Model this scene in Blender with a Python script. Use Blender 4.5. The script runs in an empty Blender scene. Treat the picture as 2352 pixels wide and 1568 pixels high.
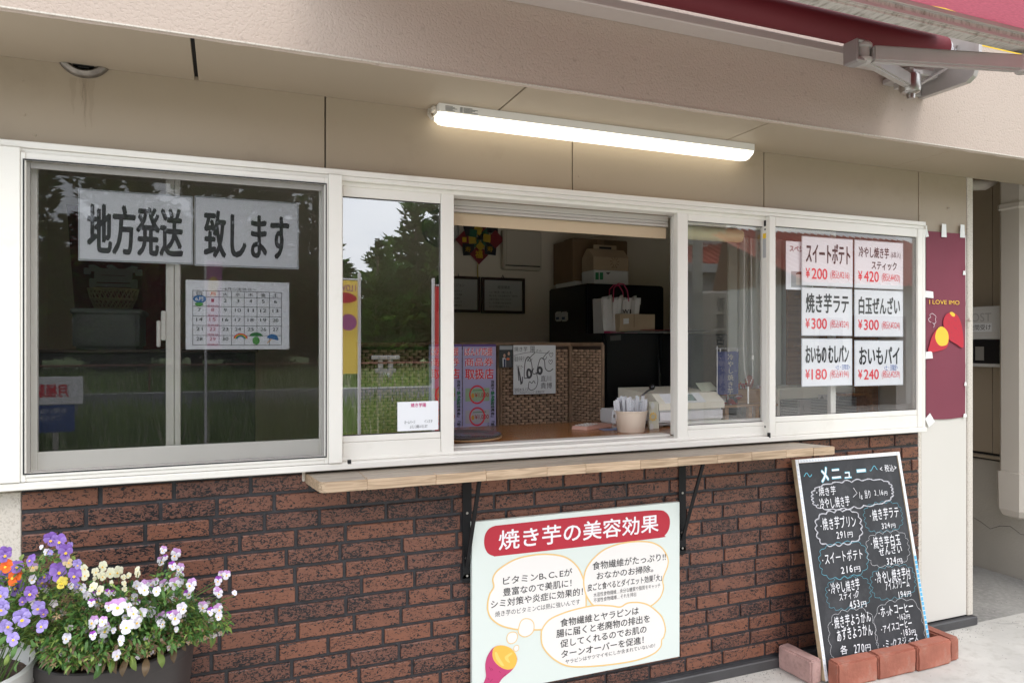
import bpy, bmesh, math, random
from mathutils import Vector, Matrix
R = math.radians
rnd = random.Random(7)
SC = bpy.context.scene
COL = SC.collection
# ------------------------------------------------------------------ camera
F = 1640.0; CX = 1176.0; CY = 789.0            # focal length and horizon in 2352-wide photo pixels
CAM = Vector((0, -2.4, 1.37)); YAW = R(21.97)
cd = bpy.data.cameras.new('camera'); cam = bpy.data.objects.new('camera', cd); COL.objects.link(cam)
cam.location = CAM; cam.rotation_euler = (R(90), 0, -YAW)
cd.sensor_width = 36; cd.lens = F/2352*36; cd.shift_y = 5/2352; cd.clip_start = 0.05; cd.clip_end = 500
SC.camera = cam
# ------------------------------------------------------------------ sky and sun
SUN_AZ = R(157); SUN_EL = R(50)
w = bpy.data.worlds.new('World'); SC.world = w; w.use_nodes = True
nt = w.node_tree; nt.nodes.clear()
out = nt.nodes.new('ShaderNodeOutputWorld'); bg = nt.nodes.new('ShaderNodeBackground')
sky = nt.nodes.new('ShaderNodeTexSky'); sky.sky_type = 'NISHITA'; sky.sun_disc = False
sky.sun_elevation = SUN_EL; sky.sun_rotation = SUN_AZ
tc = nt.nodes.new('ShaderNodeTexCoord'); mp = nt.nodes.new('ShaderNodeMapping'); mp.inputs['Scale'].default_value = (1, 1, 3.2)
no = nt.nodes.new('ShaderNodeTexNoise'); no.inputs['Scale'].default_value = 1.7; no.inputs['Detail'].default_value = 6; no.inputs['Roughness'].default_value = .52
rp = nt.nodes.new('ShaderNodeValToRGB'); rp.color_ramp.elements[0].position = .3; rp.color_ramp.elements[0].color = (.72,.72,.72,1)
rp.color_ramp.elements[1].position = .62; rp.color_ramp.elements[1].color = (.98,.98,.98,1)
r2 = nt.nodes.new('ShaderNodeValToRGB'); r2.color_ramp.elements[0].position = .3; r2.color_ramp.elements[0].color = (8.3,9.0,10.2,1)
r2.color_ramp.elements[1].position = .7; r2.color_ramp.elements[1].color = (13.0,13.2,13.6,1)
mx = nt.nodes.new('ShaderNodeMix'); mx.data_type = 'RGBA'
L = nt.links
L.new(tc.outputs['Generated'], mp.inputs[0]); L.new(mp.outputs[0], no.inputs['Vector'])
L.new(no.outputs[0], rp.inputs[0]); L.new(no.outputs[0], r2.inputs[0])
L.new(rp.outputs[0], mx.inputs[0]); L.new(sky.outputs[0], mx.inputs[6]); L.new(r2.outputs[0], mx.inputs[7])
sx = nt.nodes.new('ShaderNodeSeparateXYZ'); L.new(tc.outputs['Generated'], sx.inputs[0])
cg = nt.nodes.new('ShaderNodeMapRange'); cg.inputs[1].default_value = 0; cg.inputs[2].default_value = 1; cg.inputs[3].default_value = 1.0; cg.inputs[4].default_value = 1.55; L.new(sx.outputs[2], cg.inputs[0])
ml_ = nt.nodes.new('ShaderNodeVectorMath'); ml_.operation = 'SCALE'; L.new(mx.outputs[2], ml_.inputs[0]); L.new(cg.outputs[0], ml_.inputs[3])
L.new(ml_.outputs[0], bg.inputs[0]); L.new(bg.outputs[0], out.inputs[0])
bg.inputs['Strength'].default_value = 0.135
sd = bpy.data.lights.new('sun', 'SUN'); sun = bpy.data.objects.new('sun', sd); COL.objects.link(sun)
sd.energy = 0.9; sd.angle = R(22); sd.color = (1, .96, .9)
sdir = Vector((math.sin(SUN_AZ)*math.cos(SUN_EL), math.cos(SUN_AZ)*math.cos(SUN_EL), math.sin(SUN_EL)))
sun.rotation_euler = sdir.to_track_quat('Z', 'Y').to_euler(); sun.location = (0, -6, 8)
SC.view_settings.view_transform = 'Standard'; SC.view_settings.look = 'None'
SC.view_settings.exposure = 0.37; SC.view_settings.gamma = 1; SC.view_settings.use_curve_mapping = False
SC.cycles.max_bounces = 10; SC.cycles.diffuse_bounces = 5; SC.cycles.transparent_max_bounces = 16
SC.cycles.use_denoising = True
SC.cycles.sample_clamp_indirect = 6
# ------------------------------------------------------------------ photo pixel -> point on a plane
_f = Vector((math.sin(YAW), math.cos(YAW), 0)); _r = Vector((math.cos(YAW), -math.sin(YAW), 0)); _u = Vector((0, 0, 1))
def ray(u, v): return _f + _r*((u-CX)/F) + _u*((CY-v)/F)
def hy(u, v, y=0.0): r = ray(u, v); return CAM + r*((y-CAM.y)/r.y)
def hx(u, v, x): r = ray(u, v); return CAM + r*((x-CAM.x)/r.x)
def hz(u, v, z): r = ray(u, v); return CAM + r*((z-CAM.z)/r.z)
def crop(x0, y0, s): return lambda X, Y: (x0+s*X, y0+s*Y)
cA = crop(0, 0, .3908); cB = crop(826.9, 0, .3908); cC = crop(1433, 0, .3908); cD = crop(0, 321.6, .5214)
cE = crop(762.6, 395, .4336); cF = crop(1525.1, 441, .4102); cG = crop(973.9, 753.4, .3125)
cI = crop(1010.6, 1056.6, .3263); cJ = crop(1745.6, 992.3, .3673); cK = crop(0, 1194.4, .25)
cL = crop(1800.8, 514.5, .2577); cQ = crop(1929.4, 0, .1797); cS = crop(2021.3, 367.5, .5275)
# ------------------------------------------------------------------ geometry collector
class G:
    def __init__(s): s.v = []; s.f = []; s.m = []
    def add(s, vs, fs, m=0):
        n = len(s.v); s.v += [tuple(p) for p in vs]; s.f += [tuple(i+n for i in f) for f in fs]; s.m += [m]*len(fs); return s
    def box(s, x0, x1, y0, y1, z0, z1, m=0):
        x0, x1 = min(x0,x1), max(x0,x1); y0, y1 = min(y0,y1), max(y0,y1); z0, z1 = min(z0,z1), max(z0,z1)
        return s.add([(x0,y0,z0),(x1,y0,z0),(x1,y1,z0),(x0,y1,z0),(x0,y0,z1),(x1,y0,z1),(x1,y1,z1),(x0,y1,z1)],
              [(0,3,2,1),(4,5,6,7),(0,1,5,4),(1,2,6,5),(2,3,7,6),(3,0,4,7)], m)
    def rbox(s, x0, x1, y0, y1, z0, z1, b=.003, m=0, seg=1):
        bm = bmesh.new(); g = G().box(x0,x1,y0,y1,z0,z1)
        vs = [bm.verts.new(p) for p in g.v]
        for f in g.f: bm.faces.new([vs[i] for i in f])
        bmesh.ops.bevel(bm, geom=bm.edges[:], offset=b, segments=seg, affect='EDGES', clamp_overlap=True)
        bm.verts.index_update(); s.add([v.co for v in bm.verts], [[v.index for v in f.verts] for f in bm.faces], m); bm.free(); return s
    def prism(s, pts, d, m=0):          # polygon (3-D points) extruded by vector d
        n = len(pts); d = Vector(d); p = [Vector(q) for q in pts]
        fs = [tuple(range(n))[::-1], tuple(range(n, 2*n))] + [(i, (i+1) % n, n+(i+1) % n, n+i) for i in range(n)]
        return s.add(p+[q+d for q in p], fs, m)
    def tube(s, pts, r, n=8, m=0, cap=True, closed=False):
        pts = [Vector(p) for p in pts]; rr = r if isinstance(r, (list, tuple)) else [r]*len(pts)
        vs = []; up = Vector((0, 0, 1)); k = len(pts)
        for i, p in enumerate(pts):
            a = pts[(i-1) % k] if (i > 0 or closed) else p; b = pts[(i+1) % k] if (i < k-1 or closed) else p
            d = (b-a).normalized()
            x = d.cross(up)
            if x.length < .1: x = d.cross(Vector((0, 1, 0)))
            x.normalize(); y = d.cross(x)
            vs += [p+(x*math.cos(2*math.pi*j/n)+y*math.sin(2*math.pi*j/n))*rr[i] for j in range(n)]
        fs = []
        for i in range(k if closed else k-1):
            for j in range(n):
                a = i*n; b = ((i+1) % k)*n; fs.append((a+j, a+(j+1) % n, b+(j+1) % n, b+j))
        if cap and not closed: fs += [tuple(range(n))[::-1], tuple(range((k-1)*n, k*n))]
        return s.add(vs, fs, m)
    def lathe(s, c, prof, n=24, axis='z', m=0, ph=0):
        c = Vector(c); vs = []
        for (r, h) in prof:
            for j in range(n):
                a = 2*math.pi*j/n+ph; ca, sa = r*math.cos(a), r*math.sin(a)
                vs.append(c+(Vector((ca, sa, h)) if axis == 'z' else Vector((ca, h, sa)) if axis == 'y' else Vector((h, ca, sa))))
        fs = [(i*n+j, i*n+(j+1) % n, (i+1)*n+(j+1) % n, (i+1)*n+j) for i in range(len(prof)-1) for j in range(n)]
        if prof[0][0] > 1e-5: fs.append(tuple(range(n))[::-1])
        if prof[-1][0] > 1e-5: fs.append(tuple(range((len(prof)-1)*n, len(prof)*n)))
        return s.add(vs, fs, m)
    def ball(s, c, r, n=12, m=0, sx=1, sy=1, sz=1, rot=None):
        c = Vector(c); vs = []; k = n//2+1
        for i in range(k+1):
            t = math.pi*i/k
            for j in range(n):
                a = 2*math.pi*j/n; p = Vector((r*sx*math.sin(t)*math.cos(a), r*sy*math.sin(t)*math.sin(a), r*sz*math.cos(t)))
                if rot is not None: p = rot @ p
                vs.append(c+p)
        return s.add(vs, [(i*n+j, (i+1)*n+j, (i+1)*n+(j+1) % n, i*n+(j+1) % n) for i in range(k) for j in range(n)], m)
MW = {}
def mesh_of(name, g, mats, smooth=False):
    me = bpy.data.meshes.new(name); me.from_pydata([tuple(v) for v in g.v], [], g.f)
    for mt in (mats if isinstance(mats, (list, tuple)) else [mats]): me.materials.append(mt)
    if any(g.m): me.polygons.foreach_set('material_index', g.m)
    if smooth: me.polygons.foreach_set('use_smooth', [True]*len(me.polygons))
    me.update(); return me
def part(name, g, mats, parent=None, local=False, smooth=False, label=None, kind=None):
    if parent is not None and not local:
        inv = MW[parent.name].inverted(); h = G(); h.v = [tuple(inv @ Vector(p)) for p in g.v]; h.f = g.f; h.m = g.m; g = h
    o = bpy.data.objects.new(name, mesh_of(name, g, mats, smooth)); COL.objects.link(o)
    if parent is not None: o.parent = parent; MW[o.name] = MW[parent.name].copy()
    else: MW[o.name] = Matrix()
    if label: o['label'] = label
    if kind: o['kind'] = kind
    if smooth:
        try: o.data.set_sharp_from_angle(angle=R(38))
        except Exception: pass
    return o
def thing(name, label, cat, loc=(0,0,0), rot=(0,0,0), group=None):
    o = bpy.data.objects.new(name, None); COL.objects.link(o); o.location = loc; o.rotation_euler = rot
    o.empty_display_size = .05
    o['label'] = label; o['category'] = cat
    if group: o['group'] = group
    from mathutils import Euler
    MW[o.name] = Matrix.Translation(loc) @ Euler(rot).to_matrix().to_4x4(); return o
def tag(o, label=None, cat=None, group=None, kind=None):
    for k, v in (('label', label), ('category', cat), ('group', group), ('kind', kind)):
        if v: o[k] = v
    return o
def struct(name, g, mt, smooth=False): return tag(part(name, g, mt, smooth=smooth), kind='structure')
# ------------------------------------------------------------------ materials
def mat(name, col, rough=.6, metal=0, bump=None, var=None, spec=.5, obj=0, stain=None, stretch=(1,1,1), trans=0):
    m = bpy.data.materials.new(name); m.use_nodes = True; n = m.node_tree; b = n.nodes['Principled BSDF']; k = n.links
    b.inputs['Base Color'].default_value = (*col, 1); b.inputs['Roughness'].default_value = rough; b.inputs['Metallic'].default_value = metal
    b.inputs['Specular IOR Level'].default_value = spec
    co = n.nodes.new('ShaderNodeTexCoord'); mp = n.nodes.new('ShaderNodeMapping'); mp.inputs['Scale'].default_value = stretch
    k.new(co.outputs['Object'], mp.inputs[0])
    oi = n.nodes.new('ShaderNodeObjectInfo')
    cur = None
    def mixc(a, c2, fac):
        x = n.nodes.new('ShaderNodeMix'); x.data_type = 'RGBA'
        if isinstance(a, tuple): x.inputs[6].default_value = a
        else: k.new(a, x.inputs[6])
        if isinstance(c2, tuple): x.inputs[7].default_value = c2
        else: k.new(c2, x.inputs[7])
        if isinstance(fac, float): x.inputs[0].default_value = fac
        else: k.new(fac, x.inputs[0])
        return x.outputs[2]
    cur = (*col, 1)
    if var:                                  # (scale, amount)
        t = n.nodes.new('ShaderNodeTexNoise'); t.inputs['Scale'].default_value = var[0]; t.inputs['Detail'].default_value = 5
        k.new(mp.outputs[0], t.inputs['Vector'])
        r = n.nodes.new('ShaderNodeMapRange'); r.inputs[1].default_value = .32; r.inputs[2].default_value = .68
        k.new(t.outputs[0], r.inputs[0])
        a = tuple(min(1, c*(1-var[1])) for c in col)+(1,); c2 = tuple(min(1, c*(1+var[1])) for c in col)+(1,)
        cur = mixc(a, c2, r.outputs[0])
    if obj:
        hs = n.nodes.new('ShaderNodeHueSaturation'); r = n.nodes.new('ShaderNodeMapRange'); r.inputs[3].default_value = 1-obj; r.inputs[4].default_value = 1+obj
        k.new(oi.outputs['Random'], r.inputs[0]); k.new(r.outputs[0], hs.inputs['Value'])
        if isinstance(cur, tuple): hs.inputs['Color'].default_value = cur
        else: k.new(cur, hs.inputs['Color'])
        cur = hs.outputs[0]
    if stain:                                # (scale, lo, hi, colour, strength)
        t = n.nodes.new('ShaderNodeTexNoise'); t.inputs['Scale'].default_value = stain[0]; t.inputs['Detail'].default_value = 8; t.inputs['Roughness'].default_value = .65
        k.new(mp.outputs[0], t.inputs['Vector'])
        r = n.nodes.new('ShaderNodeMapRange'); r.inputs[1].default_value = stain[1]; r.inputs[2].default_value = stain[2]; r.inputs[4].default_value = stain[4]
        k.new(t.outputs[0], r.inputs[0]); cur = mixc(cur, (*stain[3], 1), r.outputs[0])
    if not isinstance(cur, tuple): k.new(cur, b.inputs['Base Color'])
    if bump:                                 # (scale, strength, distance)
        t = n.nodes.new('ShaderNodeTexNoise'); t.inputs['Scale'].default_value = bump[0]; t.inputs['Detail'].default_value = 4
        k.new(mp.outputs[0], t.inputs['Vector'])
        u = n.nodes.new('ShaderNodeBump'); u.inputs['Strength'].default_value = bump[1]; u.inputs['Distance'].default_value = bump[2]
        k.new(t.outputs[0], u.inputs['Height']); k.new(u.outputs[0], b.inputs['Normal'])
    if trans: 
        tr = n.nodes.new('ShaderNodeBsdfTranslucent'); tr.inputs[0].default_value = (*col, 1)
        if not isinstance(cur, tuple): k.new(cur, tr.inputs[0])
        ms = n.nodes.new('ShaderNodeMixShader'); ms.inputs[0].default_value = trans
        k.new(b.outputs[0], ms.inputs[1]); k.new(tr.outputs[0], ms.inputs[2]); k.new(ms.outputs[0], n.nodes['Material Output'].inputs[0])
    return m
def glass(name, boost=3.0, tint=(1,1,1), rough=0.0, haze=0.0):
    m = bpy.data.materials.new(name); m.use_nodes = True; n = m.node_tree; n.nodes.clear(); k = n.links
    o = n.nodes.new('ShaderNodeOutputMaterial'); t = n.nodes.new('ShaderNodeBsdfTransparent'); g = n.nodes.new('ShaderNodeBsdfGlossy')
    t.inputs[0].default_value = (*tint, 1); g.inputs['Roughness'].default_value = rough
    fr = n.nodes.new('ShaderNodeFresnel'); fr.inputs[0].default_value = 1.5
    mu = n.nodes.new('ShaderNodeMath'); mu.operation = 'MULTIPLY'; mu.inputs[1].default_value = boost; mu.use_clamp = True
    ms = n.nodes.new('ShaderNodeMixShader')
    gn = n.nodes.new('ShaderNodeNewGeometry'); ib = n.nodes.new('ShaderNodeMath'); ib.operation = 'SUBTRACT'; ib.inputs[0].default_value = 1; k.new(gn.outputs['Backfacing'], ib.inputs[1])
    mb_ = n.nodes.new('ShaderNodeMath'); mb_.operation = 'MULTIPLY'; k.new(mu.outputs[0], mb_.inputs[0]); k.new(ib.outputs[0], mb_.inputs[1])
    k.new(fr.outputs[0], mu.inputs[0]); k.new(mb_.outputs[0], ms.inputs[0]); k.new(t.outputs[0], ms.inputs[1]); k.new(g.outputs[0], ms.inputs[2])
    k.new(ms.outputs[0], o.inputs[0]); return m
def veil(name, col, alpha):                 # woven mesh: part of the light passes, the rest meets the wires
    m = bpy.data.materials.new(name); m.use_nodes = True; n = m.node_tree; n.nodes.clear(); k = n.links
    o = n.nodes.new('ShaderNodeOutputMaterial'); t = n.nodes.new('ShaderNodeBsdfTransparent'); d = n.nodes.new('ShaderNodeBsdfDiffuse')
    d.inputs[0].default_value = (*col, 1); ms = n.nodes.new('ShaderNodeMixShader'); ms.inputs[0].default_value = alpha
    k.new(t.outputs[0], ms.inputs[1]); k.new(d.outputs[0], ms.inputs[2]); k.new(ms.outputs[0], o.inputs[0]); return m
def emit(name, col, s):
    m = bpy.data.materials.new(name); m.use_nodes = True; n = m.node_tree; b = n.nodes['Principled BSDF']
    b.inputs['Base Color'].default_value = (.9,.9,.88,1); b.inputs['Emission Color'].default_value = (*col, 1); b.inputs['Emission Strength'].default_value = s; return m
m_siding = mat('beige_siding', (.365,.295,.215), .5, bump=(260,.08,.001), var=(1.3,.035), stain=(4.5,.55,.80,(.27,.215,.155),.5))
m_soffit = mat('beige_soffit', (.385,.315,.235), .55, bump=(200,.08,.001), var=(2,.04), stain=(5,.6,.85,(.38,.32,.25),.35))
m_frame = mat('white_aluminium', (.80,.775,.715), .32, bump=(90,.015,.001), var=(3,.02), stain=(9,.57,.78,(.60,.56,.48),.35))
m_frame2 = mat('white_aluminium_stile', (.76,.745,.69), .34, var=(4,.02))
m_seam = mat('black_gasket', (.012,.012,.014), .6)
m_dark = mat('dark_interior_gap', (.02,.019,.018), .8)
m_paper = mat('paper', (.82,.83,.84), .6, bump=(14,.1,.002), var=(6,.02))
m_lam = mat('laminated_paper', (.84,.86,.89), .25, bump=(9,.12,.003))
m_ink = mat('black_ink', (.018,.018,.02), .5)
m_ink2 = mat('charcoal_ink', (.05,.05,.055), .55)
m_red = mat('red_ink', (.72,.02,.045), .5)
m_blue = mat('blue_ink', (.03,.12,.45), .5)
m_green = mat('green_ink', (.02,.22,.08), .5)
m_tape = mat('white_tape', (.86,.86,.84), .45, bump=(60,.3,.002))
m_black = mat('black_powder_coat', (.010,.010,.011), .5, spec=.25, bump=(400,.1,.0005))
m_steel = mat('steel', (.45,.43,.40), .3, metal=.9, var=(30,.15))
def brickmat(name, c1, c2, pit, thr):
    m = bpy.data.materials.new(name); m.use_nodes = True; n = m.node_tree; b = n.nodes['Principled BSDF']; k = n.links
    co = n.nodes.new('ShaderNodeTexCoord'); oi = n.nodes.new('ShaderNodeObjectInfo'); ad = n.nodes.new('ShaderNodeVectorMath'); ad.operation = 'ADD'
    sc = n.nodes.new('ShaderNodeVectorMath'); sc.operation = 'SCALE'; sc.inputs[3].default_value = 37.0
    cb = n.nodes.new('ShaderNodeCombineXYZ')
    for i in range(3): k.new(oi.outputs['Random'], cb.inputs[i])
    k.new(cb.outputs[0], sc.inputs[0]); k.new(co.outputs['Object'], ad.inputs[0]); k.new(sc.outputs[0], ad.inputs[1])
    mp = n.nodes.new('ShaderNodeMapping'); mp.inputs['Scale'].default_value = (.62, 1, 1.15); k.new(ad.outputs[0], mp.inputs[0])
    t = n.nodes.new('ShaderNodeTexNoise'); t.inputs['Scale'].default_value = 150; t.inputs['Detail'].default_value = 2.5; t.inputs['Distortion'].default_value = 1.3
    k.new(mp.outputs[0], t.inputs['Vector'])
    # density of pits differs from brick to brick and across one brick
    t2 = n.nodes.new('ShaderNodeTexNoise'); t2.inputs['Scale'].default_value = 16; k.new(mp.outputs[0], t2.inputs['Vector'])
    a1 = n.nodes.new('ShaderNodeMath'); a1.operation = 'MULTIPLY_ADD'; a1.inputs[1].default_value = .22; a1.inputs[2].default_value = thr-.11
    k.new(t2.outputs[0], a1.inputs[0])
    a2 = n.nodes.new('ShaderNodeMath'); a2.operation = 'MULTIPLY_ADD'; a2.inputs[1].default_value = .06; k.new(oi.outputs['Random'], a2.inputs[0]); k.new(a1.outputs[0], a2.inputs[2])
    su = n.nodes.new('ShaderNodeMath'); su.operation = 'SUBTRACT'; k.new(t.outputs[0], su.inputs[0]); k.new(a2.outputs[0], su.inputs[1])
    mr = n.nodes.new('ShaderNodeMapRange'); mr.inputs[1].default_value = .0; mr.inputs[2].default_value = .018; k.new(su.outputs[0], mr.inputs[0])
    # colour between brown and rust, each brick its own mix
    mxc = n.nodes.new('ShaderNodeMix'); mxc.data_type = 'RGBA'; mxc.inputs[6].default_value = (*c1,1); mxc.inputs[7].default_value = (*c2,1)
    wn = n.nodes.new('ShaderNodeMath'); wn.operation = 'MULTIPLY_ADD'; wn.inputs[1].default_value = .5; k.new(t2.outputs[0], wn.inputs[0])
    w2 = n.nodes.new('ShaderNodeMath'); w2.operation = 'MULTIPLY_ADD'; w2.inputs[1].default_value = .62; w2.inputs[2].default_value = -.02; k.new(oi.outputs['Random'], w2.inputs[0]); k.new(w2.outputs[0], wn.inputs[2]); wn.use_clamp = True
    k.new(wn.outputs[0], mxc.inputs[0])
    m2 = n.nodes.new('ShaderNodeMix'); m2.data_type = 'RGBA'; k.new(mr.outputs[0], m2.inputs[0]); k.new(mxc.outputs[2], m2.inputs[6]); m2.inputs[7].default_value = (*pit,1)
    k.new(m2.outputs[2], b.inputs['Base Color']); b.inputs['Roughness'].default_value = .42
    iv = n.nodes.new('ShaderNodeMath'); iv.operation = 'SUBTRACT'; iv.inputs[0].default_value = 1; k.new(mr.outputs[0], iv.inputs[1])
    bu = n.nodes.new('ShaderNodeBump'); bu.inputs['Strength'].default_value = .7; bu.inputs['Distance'].default_value = .002
    k.new(iv.outputs[0], bu.inputs['Height']); k.new(bu.outputs[0], b.inputs['Normal']); return m
m_brick = brickmat('textured_siding_brick', (.118,.056,.044), (.225,.088,.050), (.012,.010,.012), .515)
m_mortar = mat('charcoal_joint', (.034,.033,.037), .5, bump=(140,.5,.002), var=(30,.25))
def stucco(name, col, zyellow=None):
    m = bpy.data.materials.new(name); m.use_nodes = True; n = m.node_tree; b = n.nodes['Principled BSDF']; k = n.links
    b.inputs['Roughness'].default_value = .85
    ge = n.nodes.new('ShaderNodeTexCoord'); t = n.nodes.new('ShaderNodeTexNoise'); t.inputs['Scale'].default_value = 120; t.inputs['Detail'].default_value = 1.5; t.inputs['Distortion'].default_value = .3
    k.new(ge.outputs['Object'], t.inputs['Vector'])
    mr = n.nodes.new('ShaderNodeMapRange'); mr.inputs[1].default_value = .36; mr.inputs[2].default_value = .52; k.new(t.outputs[0], mr.inputs[0])
    bu = n.nodes.new('ShaderNodeBump'); bu.inputs['Strength'].default_value = .38; bu.inputs['Distance'].default_value = .0025
    k.new(mr.outputs[0], bu.inputs['Height']); k.new(bu.outputs[0], b.inputs['Normal'])
    t2 = n.nodes.new('ShaderNodeTexNoise'); t2.inputs['Scale'].default_value = 55; t2.inputs['Detail'].default_value = 9; k.new(ge.outputs['Object'], t2.inputs['Vector'])
    m2 = n.nodes.new('ShaderNodeMapRange'); m2.inputs[1].default_value = .62; m2.inputs[2].default_value = .72; m2.inputs[4].default_value = .35; k.new(t2.outputs[0], m2.inputs[0])
    mx = n.nodes.new('ShaderNodeMix'); mx.data_type = 'RGBA'; k.new(m2.outputs[0], mx.inputs[0]); mx.inputs[6].default_value = (*col,1); mx.inputs[7].default_value = tuple(c*.55 for c in col)+(1,)
    k.new(mx.outputs[2], b.inputs['Base Color']); return m
m_stucco = stucco('fascia_stucco', (.48,.39,.33))
m_yellow = stucco('yellow_stucco', (.80,.52,.03))
m_trim = mat('speckled_trim', (.62,.57,.50), .8, bump=(120,.4,.002), stain=(160,.5,.62,(.38,.33,.27),.6))
m_panelw = mat('pale_siding', (.64,.61,.56), .45, var=(1.5,.02), bump=(200,.05,.001))
m_conc = mat('pavement_concrete', (.50,.48,.44), .85, bump=(90,.5,.003), var=(3.5,.12), stain=(18,.5,.72,(.33,.30,.26),.55))
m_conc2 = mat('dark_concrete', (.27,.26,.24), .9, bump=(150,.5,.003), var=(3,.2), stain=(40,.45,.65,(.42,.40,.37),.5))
m_flash = mat('base_flashing', (.06,.058,.06), .5, var=(8,.15))
m_glass = glass('window_glass', 11); m_glassR = glass('window_glass_right', 3.0)
m_glassL = glass('window_glass_left', 4.6)
m_screen = veil('insect_screen', (.010,.010,.010), .18)
m_iwall = mat('interior_wall', (.80,.73,.60), .7, bump=(300,.1,.001))
m_iceil = mat('interior_ceiling', (.8,.77,.72), .8)
m_ifloor = mat('interior_floor', (.36,.30,.24), .6)
def woodmat(name, c1, c2, scale=22, rough=.45, axis=(.25,5,5)):
    m = bpy.data.materials.new(name); m.use_nodes = True; n = m.node_tree; b = n.nodes['Principled BSDF']; k = n.links
    co = n.nodes.new('ShaderNodeTexCoord'); oi = n.nodes.new('ShaderNodeObjectInfo')
    cb = n.nodes.new('ShaderNodeCombineXYZ')
    ml = n.nodes.new('ShaderNodeMath'); ml.operation = 'MULTIPLY'; ml.inputs[1].default_value = 9.0; k.new(oi.outputs['Random'], ml.inputs[0])
    for i in range(3): k.new(ml.outputs[0], cb.inputs[i])
    ad = n.nodes.new('ShaderNodeVectorMath'); ad.operation = 'ADD'; k.new(co.outputs['Object'], ad.inputs[0]); k.new(cb.outputs[0], ad.inputs[1])
    mp = n.nodes.new('ShaderNodeMapping'); mp.inputs['Scale'].default_value = axis; k.new(ad.outputs[0], mp.inputs[0])
    t = n.nodes.new('ShaderNodeTexNoise'); t.inputs['Scale'].default_value = scale; t.inputs['Detail'].default_value = 5; t.inputs['Distortion'].default_value = 1.2
    k.new(mp.outputs[0], t.inputs['Vector'])
    cr = n.nodes.new('ShaderNodeValToRGB'); cr.color_ramp.elements[0].position = .35; cr.color_ramp.elements[0].color = (*c1,1)
    cr.color_ramp.elements[1].position = .62; cr.color_ramp.elements[1].color = (*c2,1); k.new(t.outputs[0], cr.inputs[0])
    hs = n.nodes.new('ShaderNodeHueSaturation'); r = n.nodes.new('ShaderNodeMapRange'); r.inputs[3].default_value = .90; r.inputs[4].default_value = 1.08
    k.new(oi.outputs['Random'], r.inputs[0]); k.new(r.outputs[0], hs.inputs['Value']); k.new(cr.outputs[0], hs.inputs['Color']); k.new(hs.outputs[0], b.inputs['Base Color'])
    b.inputs['Roughness'].default_value = rough
    bu = n.nodes.new('ShaderNodeBump'); bu.inputs['Strength'].default_value = .25; bu.inputs['Distance'].default_value = .001; k.new(t.outputs[0], bu.inputs['Height']); k.new(bu.outputs[0], b.inputs['Normal'])
    return m
m_weath = woodmat('weathered_board_top', (.25,.215,.175), (.40,.345,.275), 16, .5)
m_pine = woodmat('pine_edge', (.32,.225,.14), (.56,.415,.28), 20, .5)
m_ctr = woodmat('varnished_counter', (.26,.105,.03), (.38,.17,.055), 10, .22)
m_lightwood = woodmat('light_wood', (.42,.24,.11), (.55,.34,.17), 18, .5)
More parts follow.
